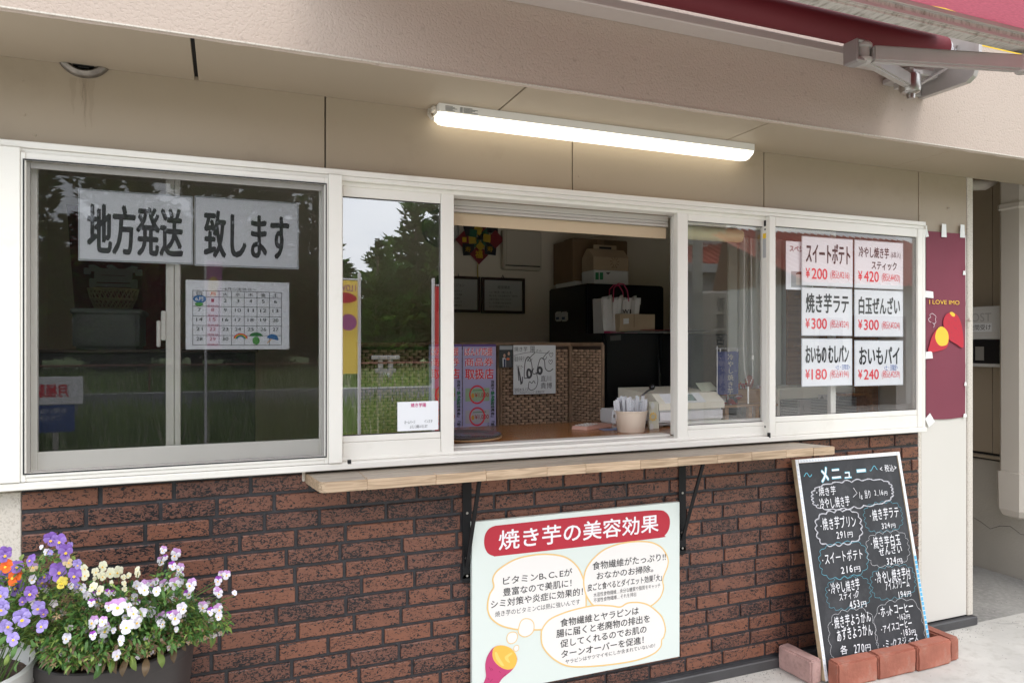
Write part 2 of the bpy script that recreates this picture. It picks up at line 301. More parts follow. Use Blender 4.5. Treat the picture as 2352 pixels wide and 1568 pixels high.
# ------------------------------------------------------------------ lettering on planes
_tx = {}
def glyph(s, bold=0.0):
    key = (s, bold)
    if key not in _tx:
        c = bpy.data.curves.new('t', 'FONT'); c.body = s; c.resolution_u = 3; c.offset = bold
        o = bpy.data.objects.new('t', c); me = bpy.data.meshes.new_from_object(o)
        vs = [(v.co.x, v.co.y) for v in me.vertices]; fs = [tuple(p.vertices) for p in me.polygons]
        bpy.data.objects.remove(o); bpy.data.curves.remove(c); bpy.data.meshes.remove(me)
        _tx[key] = (vs, fs)
    return _tx[key]
class Sheet:
    """a flat printed sheet: plane through o with unit axes ex (right) and ez (up); n faces the viewer"""
    def __init__(s, o, ex=(1,0,0), ez=(0,0,1)):
        s.o = Vector(o); s.ex = Vector(ex).normalized(); s.ez = Vector(ez).normalized(); s.n = s.ex.cross(s.ez); s.ink = {}; s.k = 0
        s.W = s.H = 1
    def hit(s, u, v):
        r = ray(u, v); t = (s.o-CAM).dot(s.n)/r.dot(s.n); p = CAM+r*t-s.o; return p.dot(s.ex), p.dot(s.ez)
    def P(s, a, b, off=0.0): return s.o+s.ex*a+s.ez*b+s.n*off
    def size(s, w, h): s.W = w; s.H = h; return s           # origin at the sheet's bottom left
    def fr(s, fx, fy): return fx*s.W, (1-fy)*s.H            # fractions, fy from the top
    def g(s, m): return s.ink.setdefault(m.name, (G(), m))[0]
    def off(s): s.k += 1; return .0008+.000012*s.k
    def box_text(s, t, a0, b0, a1, b1, m, bold=0, skew=0):  # fill the box (a0,b0 lower left; a1,b1 upper right)
        vs, fs = glyph(t, 0)
        if not vs: return
        x0 = min(p[0] for p in vs); x1 = max(p[0] for p in vs); y0 = min(p[1] for p in vs); y1 = max(p[1] for p in vs)
        e = bold*(b1-b0) if bold > .012 else 0
        n = 8 if bold > .03 else 4
        for q in range(n if e else 1):
            dx, dy = (e*math.cos(2*math.pi*q/n+.4), e*math.sin(2*math.pi*q/n+.4)) if e else (0, 0); o = s.off()
            s.g(m).add([s.P(a0+e+(a1-a0-2*e)*(x-x0)/max(x1-x0,1e-6)+skew*(b1-b0)*(y-y0)/max(y1-y0,1e-6)+dx, b0+e+(b1-b0-2*e)*(y-y0)/max(y1-y0,1e-6)+dy, o) for x, y in vs], fs)
    def cell(s, c, a0, b0, w_, h_, wt, m, skew=0, bold=0):   # one sign in its own cell, unstretched
        vs, fs = glyph(c, 0); n = 4 if bold else 1
        for q in range(n):
            o = s.off(); dx, dy = ((bold*h_*math.cos(1.57*q), bold*h_*math.sin(1.57*q)) if bold else (0, 0))
            s.g(m).add([s.P(a0+x/wt*w_+skew*h_*(y+.08)+dx, b0+(y+.08)/.92*h_+dy, o) for x, y in vs], fs)
    def linepx(s, t, p, u1, h, m, bold=0, f=None):           # line from its top-left pixel to column u1, h pixels tall at the left
        a0, b1 = s.hit(*f(*p)); b0 = s.hit(*f(p[0], p[1]+h))[1]; a1 = s.hit(*f(u1, p[1]))[0]; s.box_text(t, a0, b0, a1, b1, m, bold)
    def text(s, t, fx0, fy0, fx1, fy1, m, bold=0):
        a0, b1 = s.fr(fx0, fy0); a1, b0 = s.fr(fx1, fy1); s.box_text(t, a0, b0, a1, b1, m, bold)
    def textpx(s, t, p0, p1, m, bold=0):                    # p0 = top left pixel, p1 = bottom right pixel
        a0, b1 = s.hit(*p0); a1, b0 = s.hit(*p1); s.box_text(t, a0, b0, a1, b1, m, bold)
    def col_text(s, t, fx, fy0, fy1, cw, m, bold=0):        # vertical writing, fractions; cw = character width fraction
        n = len(t); step = (fy1-fy0)/n
        for i, ch in enumerate(t):
            if ch == ' ': continue
            vs, fs = glyph(ch, bold); o = s.off(); a, b = s.fr(fx, fy0+step*(i+.88)); cw_ = cw*s.W; chh = step*s.H*.95
            rot = ch in 'ー『』「」'
            pts = []
            for x, y in vs:
                if rot: x, y = .5+(y-.38), .38-(x-.5)
                pts.append(s.P(a+x*cw_, b+y*chh, o))
            s.g(m).add(pts, fs)
    def poly(s, pts, m, px=False, frac=True):
        q = [s.hit(*p) if px else (s.fr(*p) if frac else p) for p in pts]; o = s.off(); n = len(q)
        s.g(m).add([s.P(a, b, o) for a, b in q], [tuple(range(n))]); return q
    def rect(s, fx0, fy0, fx1, fy1, m): s.poly([(fx0,fy0),(fx0,fy1),(fx1,fy1),(fx1,fy0)], m)
    def line(s, pts, wd, m, px=False, frac=True, closed=False):
        q = [s.hit(*p) if px else (s.fr(*p) if frac else p) for p in pts]
        q = [Vector(p) for p in q]; k = len(q); vs = []; o = s.off()
        for i in range(k):
            a = q[i-1] if (i > 0 or closed) else q[i]; b = q[(i+1) % k] if (i < k-1 or closed) else q[i]
            d = (b-a); d = d.normalized() if d.length > 1e-9 else Vector((1,0)); nn = Vector((-d.y, d.x))*wd/2
            vs += [s.P(*(q[i]+nn), o), s.P(*(q[i]-nn), o)]
        s.g(m).add(vs, [(2*i, 2*i+1, 2*((i+1) % k)+1, 2*((i+1) % k)) for i in range(k if closed else k-1)])
    def arc(s, fx, fy, r0, r1, m, n=28, asp=1.0):           # ring, radii in metres
        a, b = s.fr(fx, fy); o = s.off(); vs = []
        for i in range(n):
            c, d = math.cos(2*math.pi*i/n), math.sin(2*math.pi*i/n); vs += [s.P(a+c*r0, b+d*r0*asp, o), s.P(a+c*r1, b+d*r1*asp, o)]
        s.g(m).add(vs, [(2*i, 2*i+1, 2*((i+1) % n)+1, 2*((i+1) % n)) for i in range(n)])
    def disc(s, fx, fy, rx, ry, m, n=24):
        a, b = s.fr(fx, fy); s.poly([(a+rx*math.cos(2*math.pi*i/n), b+ry*math.sin(2*math.pi*i/n)) for i in range(n)], m, frac=False)
    def finish(s, parent, name='lettering'):
        for kk, (g, m) in s.ink.items(): part(name, g, m, parent)
def smooth_curve(pts, n=8):
    out = []; k = len(pts)
    for i in range(k):
        p0, p1, p2, p3 = [Vector(pts[(i+j-1) % k]) for j in range(4)]
        for j in range(n):
            t = j/n; out.append(tuple(.5*((2*p1)+(-p0+p2)*t+(2*p0-5*p1+4*p2-p3)*t*t+(-p0+3*p1-3*p2+p3)*t**3)))
    return out
def poster(name, label, cat, tl, bl, ru, y, mpaper=m_paper, group=None, th=.0015, zb=None):
    """sheet on the plane at depth y: tl, bl pixels of its left corners, ru pixel column of its right edge"""
    p = hy(*tl, y); q = hy(*bl, y); rr = hy(ru, tl[1], y)
    s = Sheet((p.x, y, q.z)).size(rr.x-p.x, p.z-q.z)
    t = thing(name, label, cat, (p.x, y, q.z), group=group)
    part('sheet', G().box(p.x, rr.x, y, y+th, q.z, p.z), mpaper, t)
    return t, s
# ================================================================== SETTING
ZS = 2.178                                   # soffit height
struct('pavement', G().box(-30, 4.31, -7.6, 0.0, -.12, 0).box(-30, 3.2, 0.0, .1, -.12, 0), m_conc)
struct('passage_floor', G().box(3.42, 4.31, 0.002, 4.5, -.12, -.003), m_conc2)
g = G()
for yy in (-.62, -1.55, -2.6):
    g.box(2.2, 4.3, yy-.004, yy+.004, .0005, .0015)
for xx in (3.9,): g.box(xx-.003, xx+.003, -3.2, -.01, .0005, .0015)
struct('pavement_joint', g, m_conc2)
g = G(); rq = random.Random(41)
for _ in range(1500):
    x = rq.uniform(1.3, 4.2); y = -.024-abs(rq.gauss(0, .05)) if rq.random() < .6 else rq.uniform(-1.6, -.05)
    if x > 3.42 and rq.random() < .5: y = rq.uniform(-.5, .5)
    r_ = rq.uniform(.0008, .0028); h_ = r_*1.2
    g.add([(x-r_, y, 0), (x, y-r_, 0), (x+r_, y+r_*.4, 0), (x, y, h_)], [(0,1,3), (1,2,3), (2,0,3)], rq.choice([0, 1]))
tag(part('grit', g, [m_flash, m_conc2]), 'fine grit and dirt scattered on the pavement along the wall base', 'grit', kind='stuff')
g = G(); x, y = 3.1, -.9
for a0_ in ((2.55, -.62, 3.4, -1.55), (3.5, -.03, 4.3, -.5)):
    pts = [(a0_[0]+(a0_[2]-a0_[0])*i/24+rq.uniform(-.012,.012), a0_[1]+(a0_[3]-a0_[1])*i/24+rq.uniform(-.014,.014)) for i in range(25)]
    vs = []
    for i, (px_, py_) in enumerate(pts): w_ = .0009+.0006*math.sin(i); vs += [(px_, py_-w_, .0008), (px_, py_+w_, .0008)]
    g.add(vs, [(2*i, 2*i+2, 2*i+3, 2*i+1) for i in range(24)])
struct('pavement_crack', g, m_flash)
# the shop building: panels, tiles and windows are its parts
shop = thing('shop_building', 'beige panelled shop front with brown textured brick siding and white sliding windows', 'building', (0, 0, 0))
jx = [-2.4, -1.5, -.597, .308, 1.213, 2.117, 3.031]
for a, b in zip(jx[:-1], jx[1:]):
    part('siding_panel', G().rbox(a+.0022, b-.0022, 0, .014, 1.9, 2.4, .0015), m_siding, shop)
part('siding_panel', G().rbox(3.0335, 3.358, 0, .014, 1.9, 2.4, .0015), m_siding, shop)
part('siding_panel', G().rbox(3.05, 3.358, .0, .014, .05, 1.8985, .0015), m_panelw, shop, label='pale plain siding panel beside the window')
part('siding_backing', G().box(-2.4, 3.36, .015, .03, 1.9, 2.4).box(3.03, 3.36, .015, .03, .03, 1.9), m_dark, shop)
part('corner_trim', G().rbox(3.360, 3.398, -.006, .08, .046, 2.3, .004), m_trim, shop)
part('edge_trim', G().rbox(3.026, 3.048, -.003, .014, .046, .962, .002), m_trim, shop)
part('edge_trim', G().rbox(-.60, -.533, -.004, .014, .0, .95, .002), m_trim, shop)
part('side_wall', G().box(3.30, 3.392, .082, 2.6, 0, 2.4), m_siding, shop)
g = G()
for x, z in ((-.53, 2.115), (-.526, 2.02), (-.50, 1.965), (.345, 2.1), (1.24, 2.0), (1.20, 1.95), (2.14, 2.12), (3.045, 2.08), (3.04, 1.97)):
    g.lathe((x, .0005, z), [(.0035, -.0022), (.0045, .0)], 8, 'y')
part('screw', g, m_siding, shop, kind='stuff')
sj = [-2.0, -1.04, -.078, .884, 1.853, 2.83, 3.80, 4.8]
gaps = {-.078: .0055, .884: .0032, 1.853: .0026}
for a, b in zip(sj[:-1], sj[1:]):
    part('soffit_panel', G().rbox(a+gaps.get(a, .001), b-gaps.get(b, .001), -.335, -.001 if a < 3.5 else .02, ZS, ZS+.012, .001), m_soffit, shop)
part('soffit_backing', G().box(-2.4, 4.9, -.335, .0, ZS+.0125, ZS+.03), m_dark, shop)
# fascia with a slightly ragged lower lip
g = G(); N = 160; xs = [-2.4+7.2*i/N for i in range(N+1)]
vs = []; rg = random.Random(3)
for x in xs:
    e = .0014*rg.uniform(-1, 1); vs += [(x, -.3365-.002*rg.random(), ZS-.004+e), (x, -.3425, ZS+.004+e), (x, -.343, 2.626), (x, -.343, 2.75)]
fs = []
for i in range(N):
    for j in range(3): fs.append((4*i+j, 4*(i+1)+j, 4*(i+1)+j+1, 4*i+j+1))
g.add(vs, fs); part('fascia', g, m_stucco, shop)
part('fascia', G().box(2.66, 4.8, -.3435, -.30, 2.627, 3.4), m_yellow, shop, label='bright yellow painted fascia band')
part('upper_wall', G().box(-2.4, 4.8, -.33, -.31, ZS+.02, 3.6).box(-2.4, 2.66, -.343, -.30, 2.75, 3.4), m_stucco, shop)
part('drip_edge', G().box(-2.4, 4.8, -.3455, -.3365, ZS+.0015, ZS+.0055), m_trim, shop)
part('roof', G().box(-2.4, 4.8, -.33, 3.0, 3.6, 3.7).box(-2.4, 4.8, -.33, 3.0, 2.41, 2.43), m_siding, shop)
# base flashing
part('base_flashing', G().rbox(-.6, 3.398, -.022, .012, .0, .042, .004), m_flash, shop)
part('base_flashing', G().rbox(3.38, 3.412, -.020, .5, .0, .040, .004), m_flash, shop)
# brick-pattern siding
part('mortar_bed', G().box(-.533, 3.026, .0005, .012, .04, .966), m_mortar, shop)
pitch = .0601; z = .949; rb = random.Random(21); _bm = {}; nb = 0
def brick_mesh(L_):
    if L_ in _bm: return _bm[L_]
    g = G(); h = .0492; d = .0075; q = 6
    rr = random.Random(L_)
    # outline slightly uneven, front face inset
    def ring(y, ins):
        n = 7; pts = []
        for i in range(n): pts.append((ins+(L_/1000-2*ins)*i/(n-1), y, ins+ (rr.uniform(0,.0009) if ins else 0)))
        for i in range(n): pts.append(((L_/1000-ins)-(L_/1000-2*ins)*i/(n-1), y, h-ins-(rr.uniform(0,.0009) if ins else 0)))
        return pts
    a = ring(0, 0); b = ring(-d+.0015, .0003); c = ring(-d, .0022); n = len(a)
    fs = [(i, (i+1) % n, n+(i+1) % n, n+i) for i in range(n)]+[(n+i, n+(i+1) % n, 2*n+(i+1) % n, 2*n+i) for i in range(n)]+[tuple(range(2*n, 3*n))]
    g.add(a+b+c, fs); _bm[L_] = mesh_of('brick', g, m_brick); return _bm[L_]
row = 0
while z-.0502 > -.01 and row < 16:
    x = -.53-rb.uniform(0, .12)
    while x < 3.02:
        Lb = rb.choice([146, 158, 170, 184, 196, 208, 222]); x1 = x+Lb/1000
        if row*0 == 0:
            xa = max(x, -.531)
            if xa > x or x1 > 3.02:
                Lc = int(round((min(x1, 3.024)-xa)*1000/4)*4)
            else: Lc = Lb
            hidden = z < .055 or (z < .36 and xa+Lc/1000 < -.05)
            if Lc > 18 and not hidden:
                o = bpy.data.objects.new('brick', brick_mesh(Lc)); COL.objects.link(o); o.parent = shop; o.location = (xa, .0004, z-.0502+(.002 if z < .07 else 0)); nb += 1
        x = x1+.0112
    z -= pitch; row += 1
print('BRICKS', nb)
# ---- windows (parts of the shop); y of the planes
def frame_boxes(x0, x1, z0, z1, ya, yb, l, r, t, b, groove=True):
    g = G()
    g.rbox(x0, x0+l, ya, yb, z0, z1, .0016); g.rbox(x1-r, x1, ya, yb, z0, z1, .0016)
    g.rbox(x0+l, x1-r, ya+.002, yb, z1-t, z1, .0016)
    g.rbox(x0+l, x1-r, ya+.002, yb, z0, z0+b, .0016)
    return g
def pane(x0, x1, z0, z1, y, m, p): return part('glass_pane', G().box(x0, x1, y, y+.005, z0, z1), m, p)
# head and sill running over both windows
win = part('window_frame', G().rbox(-.95, 3.023, -.045, .0, 1.916, 1.935, .002).rbox(-.95, 3.02, -.040, .10, 1.902, 1.9155, .0015)
           .rbox(-.95, 3.023, -.052, .10, .962, .9835, .0025)
           .rbox(3.003, 3.021, -.044, .10, .9762, 1.902, .002)
           .rbox(.312, .3545, -.058, .10, .985, 1.914, .002).rbox(-.95, -.5235, -.056, .10, .985, 1.914, .002), m_frame, shop)
part('sill_groove', G().box(-.95, 3.022, -.0525, -.0515, .9745, .9752), m_frame2, win)
part('end_cap', G().rbox(.372, .384, -.052, -.046, .978, .993, .001).rbox(2.098, 2.106, -.052, -.04, .978, 1.0, .001), m_seam, win)
part('end_cap', G().rbox(3.0155, 3.0245, -.050, 0, 1.900, 1.917, .001), m_frame2, win)
# left window: projecting screen frame, insect screen, two sashes
lw = part('window', frame_boxes(-.523, .3115, .985, 1.902, -.054, -.012, .012, .012, .020, .024).rbox(-.511, .2995, -.0555, -.05, .998, 1.0085, .001), m_frame, shop, label='left window behind a dark insect screen')
ft = 1.8795; fb = 1.0095
part('gasket', G().box(-.5175, .3055, -.0565, -.0525, ft, ft+.0035).box(-.5175, .3055, -.0565, -.0525, fb-.0035, fb).box(-.5175, -.514, -.0565, -.0525, fb, ft).box(.302, .3055, -.0565, -.0525, fb, ft), m_seam, lw)
part('screen_frame', frame_boxes(-.514, .302, fb, ft, -.040, -.030, .010, .008, .018, .004), mat('grey_screen_frame', (.30,.285,.265), .5), lw)
part('insect_screen', G().box(-.513, .301, -.0352, -.035, fb+.001, ft-.001), m_screen, lw)
part('sash', frame_boxes(-.515, .300, 1.006, 1.90, -.012, .012, .022, .012, .028, .054), m_frame, lw)
pane(-.495, .290, 1.058, 1.874, -.002, m_glassL, lw)
part('sash', G().rbox(-.165, -.142, .022, .044, 1.056, 1.875, .0016).rbox(-.1405, -.124, .018, .044, 1.056, 1.875, .0016), m_frame, lw, label='slim middle stiles of the inner sashes')
pane(-.493, -.143, 1.056, 1.876, .05, glass('inner_glass_left', .5), lw)
part('crescent_lock', G().rbox(-.178, -.164, .015, .03, 1.38, 1.47, .003).rbox(-.190, -.179, .012, .026, 1.36, 1.44, .003), m_frame, lw)
part('back_frame', G().box(-.55, -.515, .0, .11, 1.0, 1.9).box(.30, .315, .0, .11, 1.0, 1.9).box(-.52, .31, .0, .11, .985, 1.0055).box(-.52, .31, .0, .11, 1.8995, 1.915), m_frame2, lw)
# serving window: four sashes
sw = part('window', G().rbox(.3545, 3.003, -.018, .10, .984, .9955, .0015).rbox(.3545, 3.003, -.02, .10, 1.888, 1.9018, .001)
          .rbox(.752, 1.675, .04, .10, .9965, 1.004, .001), m_frame, shop, label='wide serving window with its two middle sashes slid open')
def sash(x0, x1, z0, z1, y, l, r, t, b, mg=None):
    s_ = part('sash', G().rbox(x0, x0+l, y-.016, y+.014, z0, z1, .002).rbox(x1-r, x1, y-.016, y+.014, z0, z1, .002)
              .rbox(x0+l+.0008, x1-r-.0008, y-.0135, y+.012, z1-t, z1, .002).rbox(x0+l+.0008, x1-r-.0008, y-.0135, y+.012, z0, z0+b*.70, .002)
              .rbox(x0+l+.0008, x1-r-.0008, y-.0125, y+.012, z0+b*.71, z0+b, .002), m_frame, sw)
    pane(x0+l-.002, x1-r+.002, z0+b-.002, z1-t+.002, y, mg or m_glass, sw)
    part('gasket', G().box(x0+l, x1-r, y-.004, y-.002, z0+b, z0+b+.0025).box(x0+l, x1-r, y-.004, y-.002, z1-t-.0025, z1-t).box(x0+l, x0+l+.002, y-.004, y-.002, z0+b, z1-t).box(x1-r-.002, x1-r, y-.004, y-.002, z0+b, z1-t), m_seam, sw)
    return s_
sash(.357, .744, .993, 1.905, 0.0, .005, .046, .049, .072)
sash(1.672, 2.118, .986, 1.902, 0.0, .049, .010, .040, .056, m_glassR)
sash(2.108, 3.003, .984, 1.901, -.028, .032, .032, .039, .080, m_glassR)
part('sash', frame_boxes(1.69, 2.56, 1.0, 1.89, .04, .062, .03, .03, .03, .05), m_frame, sw, label='inner sash slid behind the outer one')
pane(1.72, 2.53, 1.05, 1.86, .05, glass('inner_glass', .8), sw)
part('stile_strip', G().rbox(2.1045, 2.1075, -.03, .0, .985, 1.9, .0005), m_frame2, sw)
part('latch', G().box(2.1035, 2.1046, -.026, -.014, 1.862, 1.886).box(2.1035, 2.1046, -.024, -.017, 1.845, 1.852).box(2.1035, 2.1046, -.024, -.017, 1.018, 1.026), m_seam, sw)
part('warning_sticker', G().box(2.1033, 2.1044, -.026, -.008, 1.73, 1.81), mat('grey_label', (.42,.43,.44)), sw)
part('warning_sticker', G().box(2.1031, 2.1043, -.026, -.008, 1.811, 1.832), mat('yellow_label', (.85,.55,.03)), sw)
# passage at the right
shop2 = thing('neighbour_wall', 'beige panelled side wall across the narrow passage on the right', 'wall', (4.33, 0, 0))
for ya, yb in ((-.35, -.05), (-.046, .253), (.257, .53), (.534, .9), (.904, 1.5), (1.504, 2.4)):
    part('siding_panel', G().rbox(4.33, 4.345, ya, yb, .705, 3.2, .0015), m_siding, shop2)
part('concrete_base', G().box(4.325, 4.36, -.35, 4.5, -.05, .66), mat('passage_render', (.42,.385,.33), .9, bump=(70,.5,.004), var=(2,.08)), shop2)
part('drip_rail', G().rbox(4.305, 4.345, -.35, 4.5, .672, .69, .003), m_siding, shop2)
part('backing', G().box(4.346, 4.4, -.35, 4.5, .66, 3.2), m_dark, shop2)
g = G()
pth = [hx(2232+x*1.0, 1272+.0*x, 4.324) for x in range(3)]
pts = [Vector((4.3235, y_, .27+.02*math.sin(y_*31)+.012*math.sin(y_*77))) for y_ in [(-.3+i*.06) for i in range(22)]]
g.tube(pts, .0011, 4); part('crack', g, m_flash, shop2)
part('passage_end', G().box(3.3, 4.6, 4.5, 4.6, -.1, 3.2), m_siding, shop2)
# interior of the shop
struct('interior_floor', G().box(-.9, 3.3, .11, 2.3, -.1, .0), m_ifloor)
struct('interior_wall', G().box(-.9, 3.3, 2.2, 2.3, 0, 2.4).box(3.15, 3.3, .12, 2.2, 0, 2.4).box(-1.0, -.9, .05, 2.3, 0, 2.4)
       .box(-.9, 3.3, .031, .11, 0, .983).box(-.9, 3.3, .031, .11, 1.917, 2.4), m_iwall)
struct('interior_ceiling', G().box(-.9, 3.3, .11, 2.3, 2.38, 2.408), m_iceil)
# ================================================================== COUNTER SHELF
sh = thing('counter_shelf', 'long weathered wooden counter shelf under the serving window on black brackets', 'shelf', (.24, -.05, .919))
# left end with a rounded outer corner
def outline(x0, x1, y0, y1): return [(x0, y0), (x1, y0), (x1, y1), (x0, y1)]
top = [(.243, -.002), (.262, -.142)]
for i in range(7):
    a = R(200+i*70/6); top.append((.2955+.026*math.cos(a)-.004, -.164+.026*math.sin(a)*1.0))
top += [(.41, -.190), (.41, -.002)]
def slab(pts, z0, z1, b=.002):
    bm = bmesh.new(); lo = [bm.verts.new((x, y, z0)) for x, y in pts]; f = bm.faces.new(lo)
    r_ = bmesh.ops.extrude_face_region(bm, geom=[f]); vs = [e for e in r_['geom'] if isinstance(e, bmesh.types.BMVert)]
    bmesh.ops.translate(bm, vec=(0, 0, z1-z0), verts=vs); bmesh.ops.recalc_face_normals(bm, faces=bm.faces[:])
    bmesh.ops.bevel(bm, geom=[e for e in bm.edges if abs(e.verts[0].co.z-e.verts[1].co.z) < 1e-6], offset=b, segments=2, affect='EDGES')
    bm.verts.index_update(); g = G().add([v.co for v in bm.verts], [[v.index for v in f.verts] for f in bm.faces]); bm.free(); return g
def two_tone(g, zt):  # top face weathered, sides fresh
    for i, f in enumerate(g.f):
        if all(g.v[j][2] > zt-.0004 for j in f): g.m[i] = 1
    return g
part('end_block', two_tone(slab(top, .919, .952), .952), [m_pine, m_weath], sh, smooth=False)
xs_ = [.41, .63, .80, 1.02, 1.17, 1.39, 1.55, 1.73, 1.89, 2.06, 2.20]
for i, (a, b) in enumerate(zip(xs_[:-1], xs_[1:])):
    part('edge_block', two_tone(G().rbox(a+.0002, b-.0002, -.190-.0006*(i % 3), -.160, .919, .952-.0002*(i % 2), .0016), .952), [m_pine, m_weath], sh)
part('edge_block', two_tone(slab([(2.2002, -.191), (2.306, -.195), (2.293, -.160), (2.2002, -.160)], .919, .952), .952), [m_pine, m_weath], sh)
for k, (ya, yb) in enumerate(((-.160, -.112), (-.112, -.060), (-.060, -.002))):
    part('plank', two_tone(slab([(.4102, ya+.0003), (2.293-.021*k, ya+.0003), (2.272-.021*k, yb-.0003), (.4102, yb-.0003)], .919, .9519, .0008), .9519), [m_pine, m_weath], sh)
part('sealant', G().rbox(.234, .245, -.010, -.004, .925, .961, .003), m_trim, sh)
for x0, nm in ((.776, 'left'), (1.680, 'right')):
    br = part('bracket', G().rbox(x0, x0+.034, -.0125, -.0085, .545, .919, .001).lathe((x0+.017, -.0085, .545), [(.017, -.004), (.017, 0)], 16, 'y')
              .rbox(x0, x0+.034, -.165, -.0125, .915, .9188, .001), m_black, sh)
    part('brace', G().prism([(x0+.010, -.0135, .585), (x0+.010, -.0135, .600), (x0+.010, -.142, .915), (x0+.010, -.150, .915)], (.013, 0, 0)), m_black, br)
    part('bolt', G().lathe((x0+.017, -.0125, .555), [(.004, -.002), (.005, 0)], 10, 'y').lathe((x0+.017, -.0125, .775), [(.004, -.002), (.005, 0)], 10, 'y').lathe((x0+.014, -.0125, .617), [(.004, -.002), (.005, 0)], 10, 'y'), m_steel, br)
# ================================================================== LAMP UNDER THE SOFFIT
lp = thing('ceiling_light', 'long white tube light glowing under the soffit above the serving window', 'light', (1.33, -.05, 2.178))
lx0, lx1 = .669, 1.993
part('housing', G().prism([(lx0, -.086, 2.1775), (lx0, -.086, 2.150), (lx0, -.012, 2.150), (lx0, -.012, 2.1775)], (lx1-lx0, 0, 0)), mat('lamp_enamel', (.80,.78,.75), .35), lp)
g = G(); prof = [(-.085, 2.1495), (-.084, 2.139), (-.079, 2.126), (-.067, 2.118), (-.049, 2.115), (-.032, 2.118), (-.020, 2.126), (-.014, 2.139), (-.013, 2.1495)]
n = len(prof); vs = []
for i, (x, s_) in enumerate(((lx0+.003, .0), (lx0-.004, .45), (lx0+.012, .92), (lx0+.03, 1), (lx1-.03, 1), (lx1-.012, .92), (lx1-.002, .5), (lx1-.003, .0))):
    for (y, z_) in prof: vs.append((x, -.049+(y+.049)*(.93+.07*min(1, s_)), 2.1495-(2.1495-z_)*s_))
fs = [(i*n+j, (i+1)*n+j, (i+1)*n+j+1, i*n+j+1) for i in range(7) for j in range(n-1)]
g.add(vs, fs); part('diffuser', g, emit('lamp_glow', (1, .93, .76), 1.4), lp, smooth=True)
lab = Sheet((lx0, -.0863, 2.150)).size(.16, .026)
for k in range(5): lab.rect(.14, .2+.14*k, .14+.16+.10*((k*7) % 3)/2, .26+.14*k, m_ink2)
for k in range(5): lab.rect(.46, .2+.14*k, .52, .27+.14*k, m_ink2); lab.rect(.54, .2+.14*k, .74+.12*((k*5) % 3)/2, .26+.14*k, m_ink2)
lab.finish(lp, 'label_print')
part('cord', G().tube([(lx0-.002, -.04, 2.135), (lx0-.012, -.035, 2.14), (lx0-.016, -.02, 2.155), (lx0-.012, -.012, 2.176)], .006, 8).rbox(lx0-.014, lx0, -.06, -.03, 2.158, 2.177, .003), m_trim, lp, smooth=True)
# ================================================================== VENT
vt = thing('exhaust_vent', 'round steel exhaust vent high on the wall left of the lamp', 'vent', (-.352, 0, 2.185))
vc = hy(191, 128, -.02); rv = .074
def half(g):  # cut away what is above the soffit
    bm = bmesh.new(); vs = [bm.verts.new(p) for p in g.v]
    for f in g.f:
        try: bm.faces.new([vs[i] for i in f])
        except ValueError: pass
    bmesh.ops.bisect_plane(bm, geom=bm.verts[:]+bm.edges[:]+bm.faces[:], plane_co=(0, 0, ZS-.0008), plane_no=(0, 0, 1), clear_outer=True)
    bm.verts.index_update(); h = G().add([v.co for v in bm.verts], [[v.index for v in f.verts] for f in bm.faces]); bm.free(); return h
part('rim', half(G().lathe((vc.x, 0, 2.217), [(rv, -.001), (rv, -.008), (rv-.006, -.016), (rv-.016, -.020), (rv-.022, -.014), (rv-.024, -.002)], 40, 'y')), mat('dull_steel', (.20,.175,.15), .35, metal=.7, var=(40,.3)), vt, smooth=True)
part('duct', half(G().lathe((vc.x, -.003, 2.217), [(.0, 0), (rv-.024, 0)], 30, 'y')), m_dark, vt)
for k in range(4):
    zz = 2.164+.006*k; hw = math.sqrt(max(0, (rv-.025)**2-(zz-2.217)**2)); part('slat', G().box(vc.x-hw, vc.x+hw, -.014, -.006, zz, zz+.002), m_dark, vt)
g = G(); rs = random.Random(5)
m_rust = veil('rust_stain', (.16, .09, .05), .07)
for k in range(5):
    x = vc.x+rs.uniform(-.03, .02); z0_ = 2.141; ln = rs.uniform(.05, .17); wd = rs.uniform(.003, .010); pp = []; qq = []
    for i in range(9): xx = x+.002*math.sin(i*1.7+k); pp.append((xx-wd*(1-i/9), -.0004-.0001*k, z0_-ln*i/8)); qq.append((xx+wd*(1-i/9), -.0004-.0001*k, z0_-ln*i/8))
    g.add(pp+qq, [(i, i+1, 9+i+1, 9+i) for i in range(8)])
part('rust_streak', g, m_rust, shop, kind='stuff')
# ================================================================== AWNING
m_fab = mat('dark_red_canvas', (.235,.022,.032), .85, bump=(300,.2,.001), trans=.08)
m_fabroll = mat('rolled_red_canvas', (.14,.012,.020), .7, bump=(200,.1,.001))
m_alu = mat('awning_grey_metal', (.44,.41,.39), .38, metal=.25, var=(12,.05))
m_aludirt = mat('dirty_awning_metal', (.52,.49,.45), .55, stain=(22,.46,.66,(.19,.165,.13),.85), stretch=(3,1,1))
m_pinkf = mat('backlit_pink_canvas', (.50,.13,.18), .8, var=(60,.15), trans=.30, stretch=(1,6,1))  # paler pink paints in the daylight coming through the red canvas
aw = thing('awning', 'retractable awning with dark red canvas and grey folding arm above the window', 'awning', (2.3, -.34, 2.43))
ax0 = .22
part('mounting_bar', G().rbox(ax0, 2.585, -.425, -.3435, 2.43, 2.462, .004), mat('bar_enamel', (.50,.44,.41), .45, stain=(60,.64,.72,(.2,.17,.15),.7)), aw)
part('canvas_roll', G().lathe((ax0+.05, -.478, 2.496), [(.046, 0), (.049, .03), (.049, 2.23), (.046, 2.275)], 28, 'x'), m_fabroll, aw, smooth=True)
part('roller_tube', G().lathe((2.545, -.478, 2.496), [(.0, 0), (.038, .0), (.038, .018), (.022, .022), (.022, .062)], 24, 'x'), mat('white_plastic', (.75,.75,.77), .4), aw, smooth=True)
g = G(); nx, ny = 24, 6
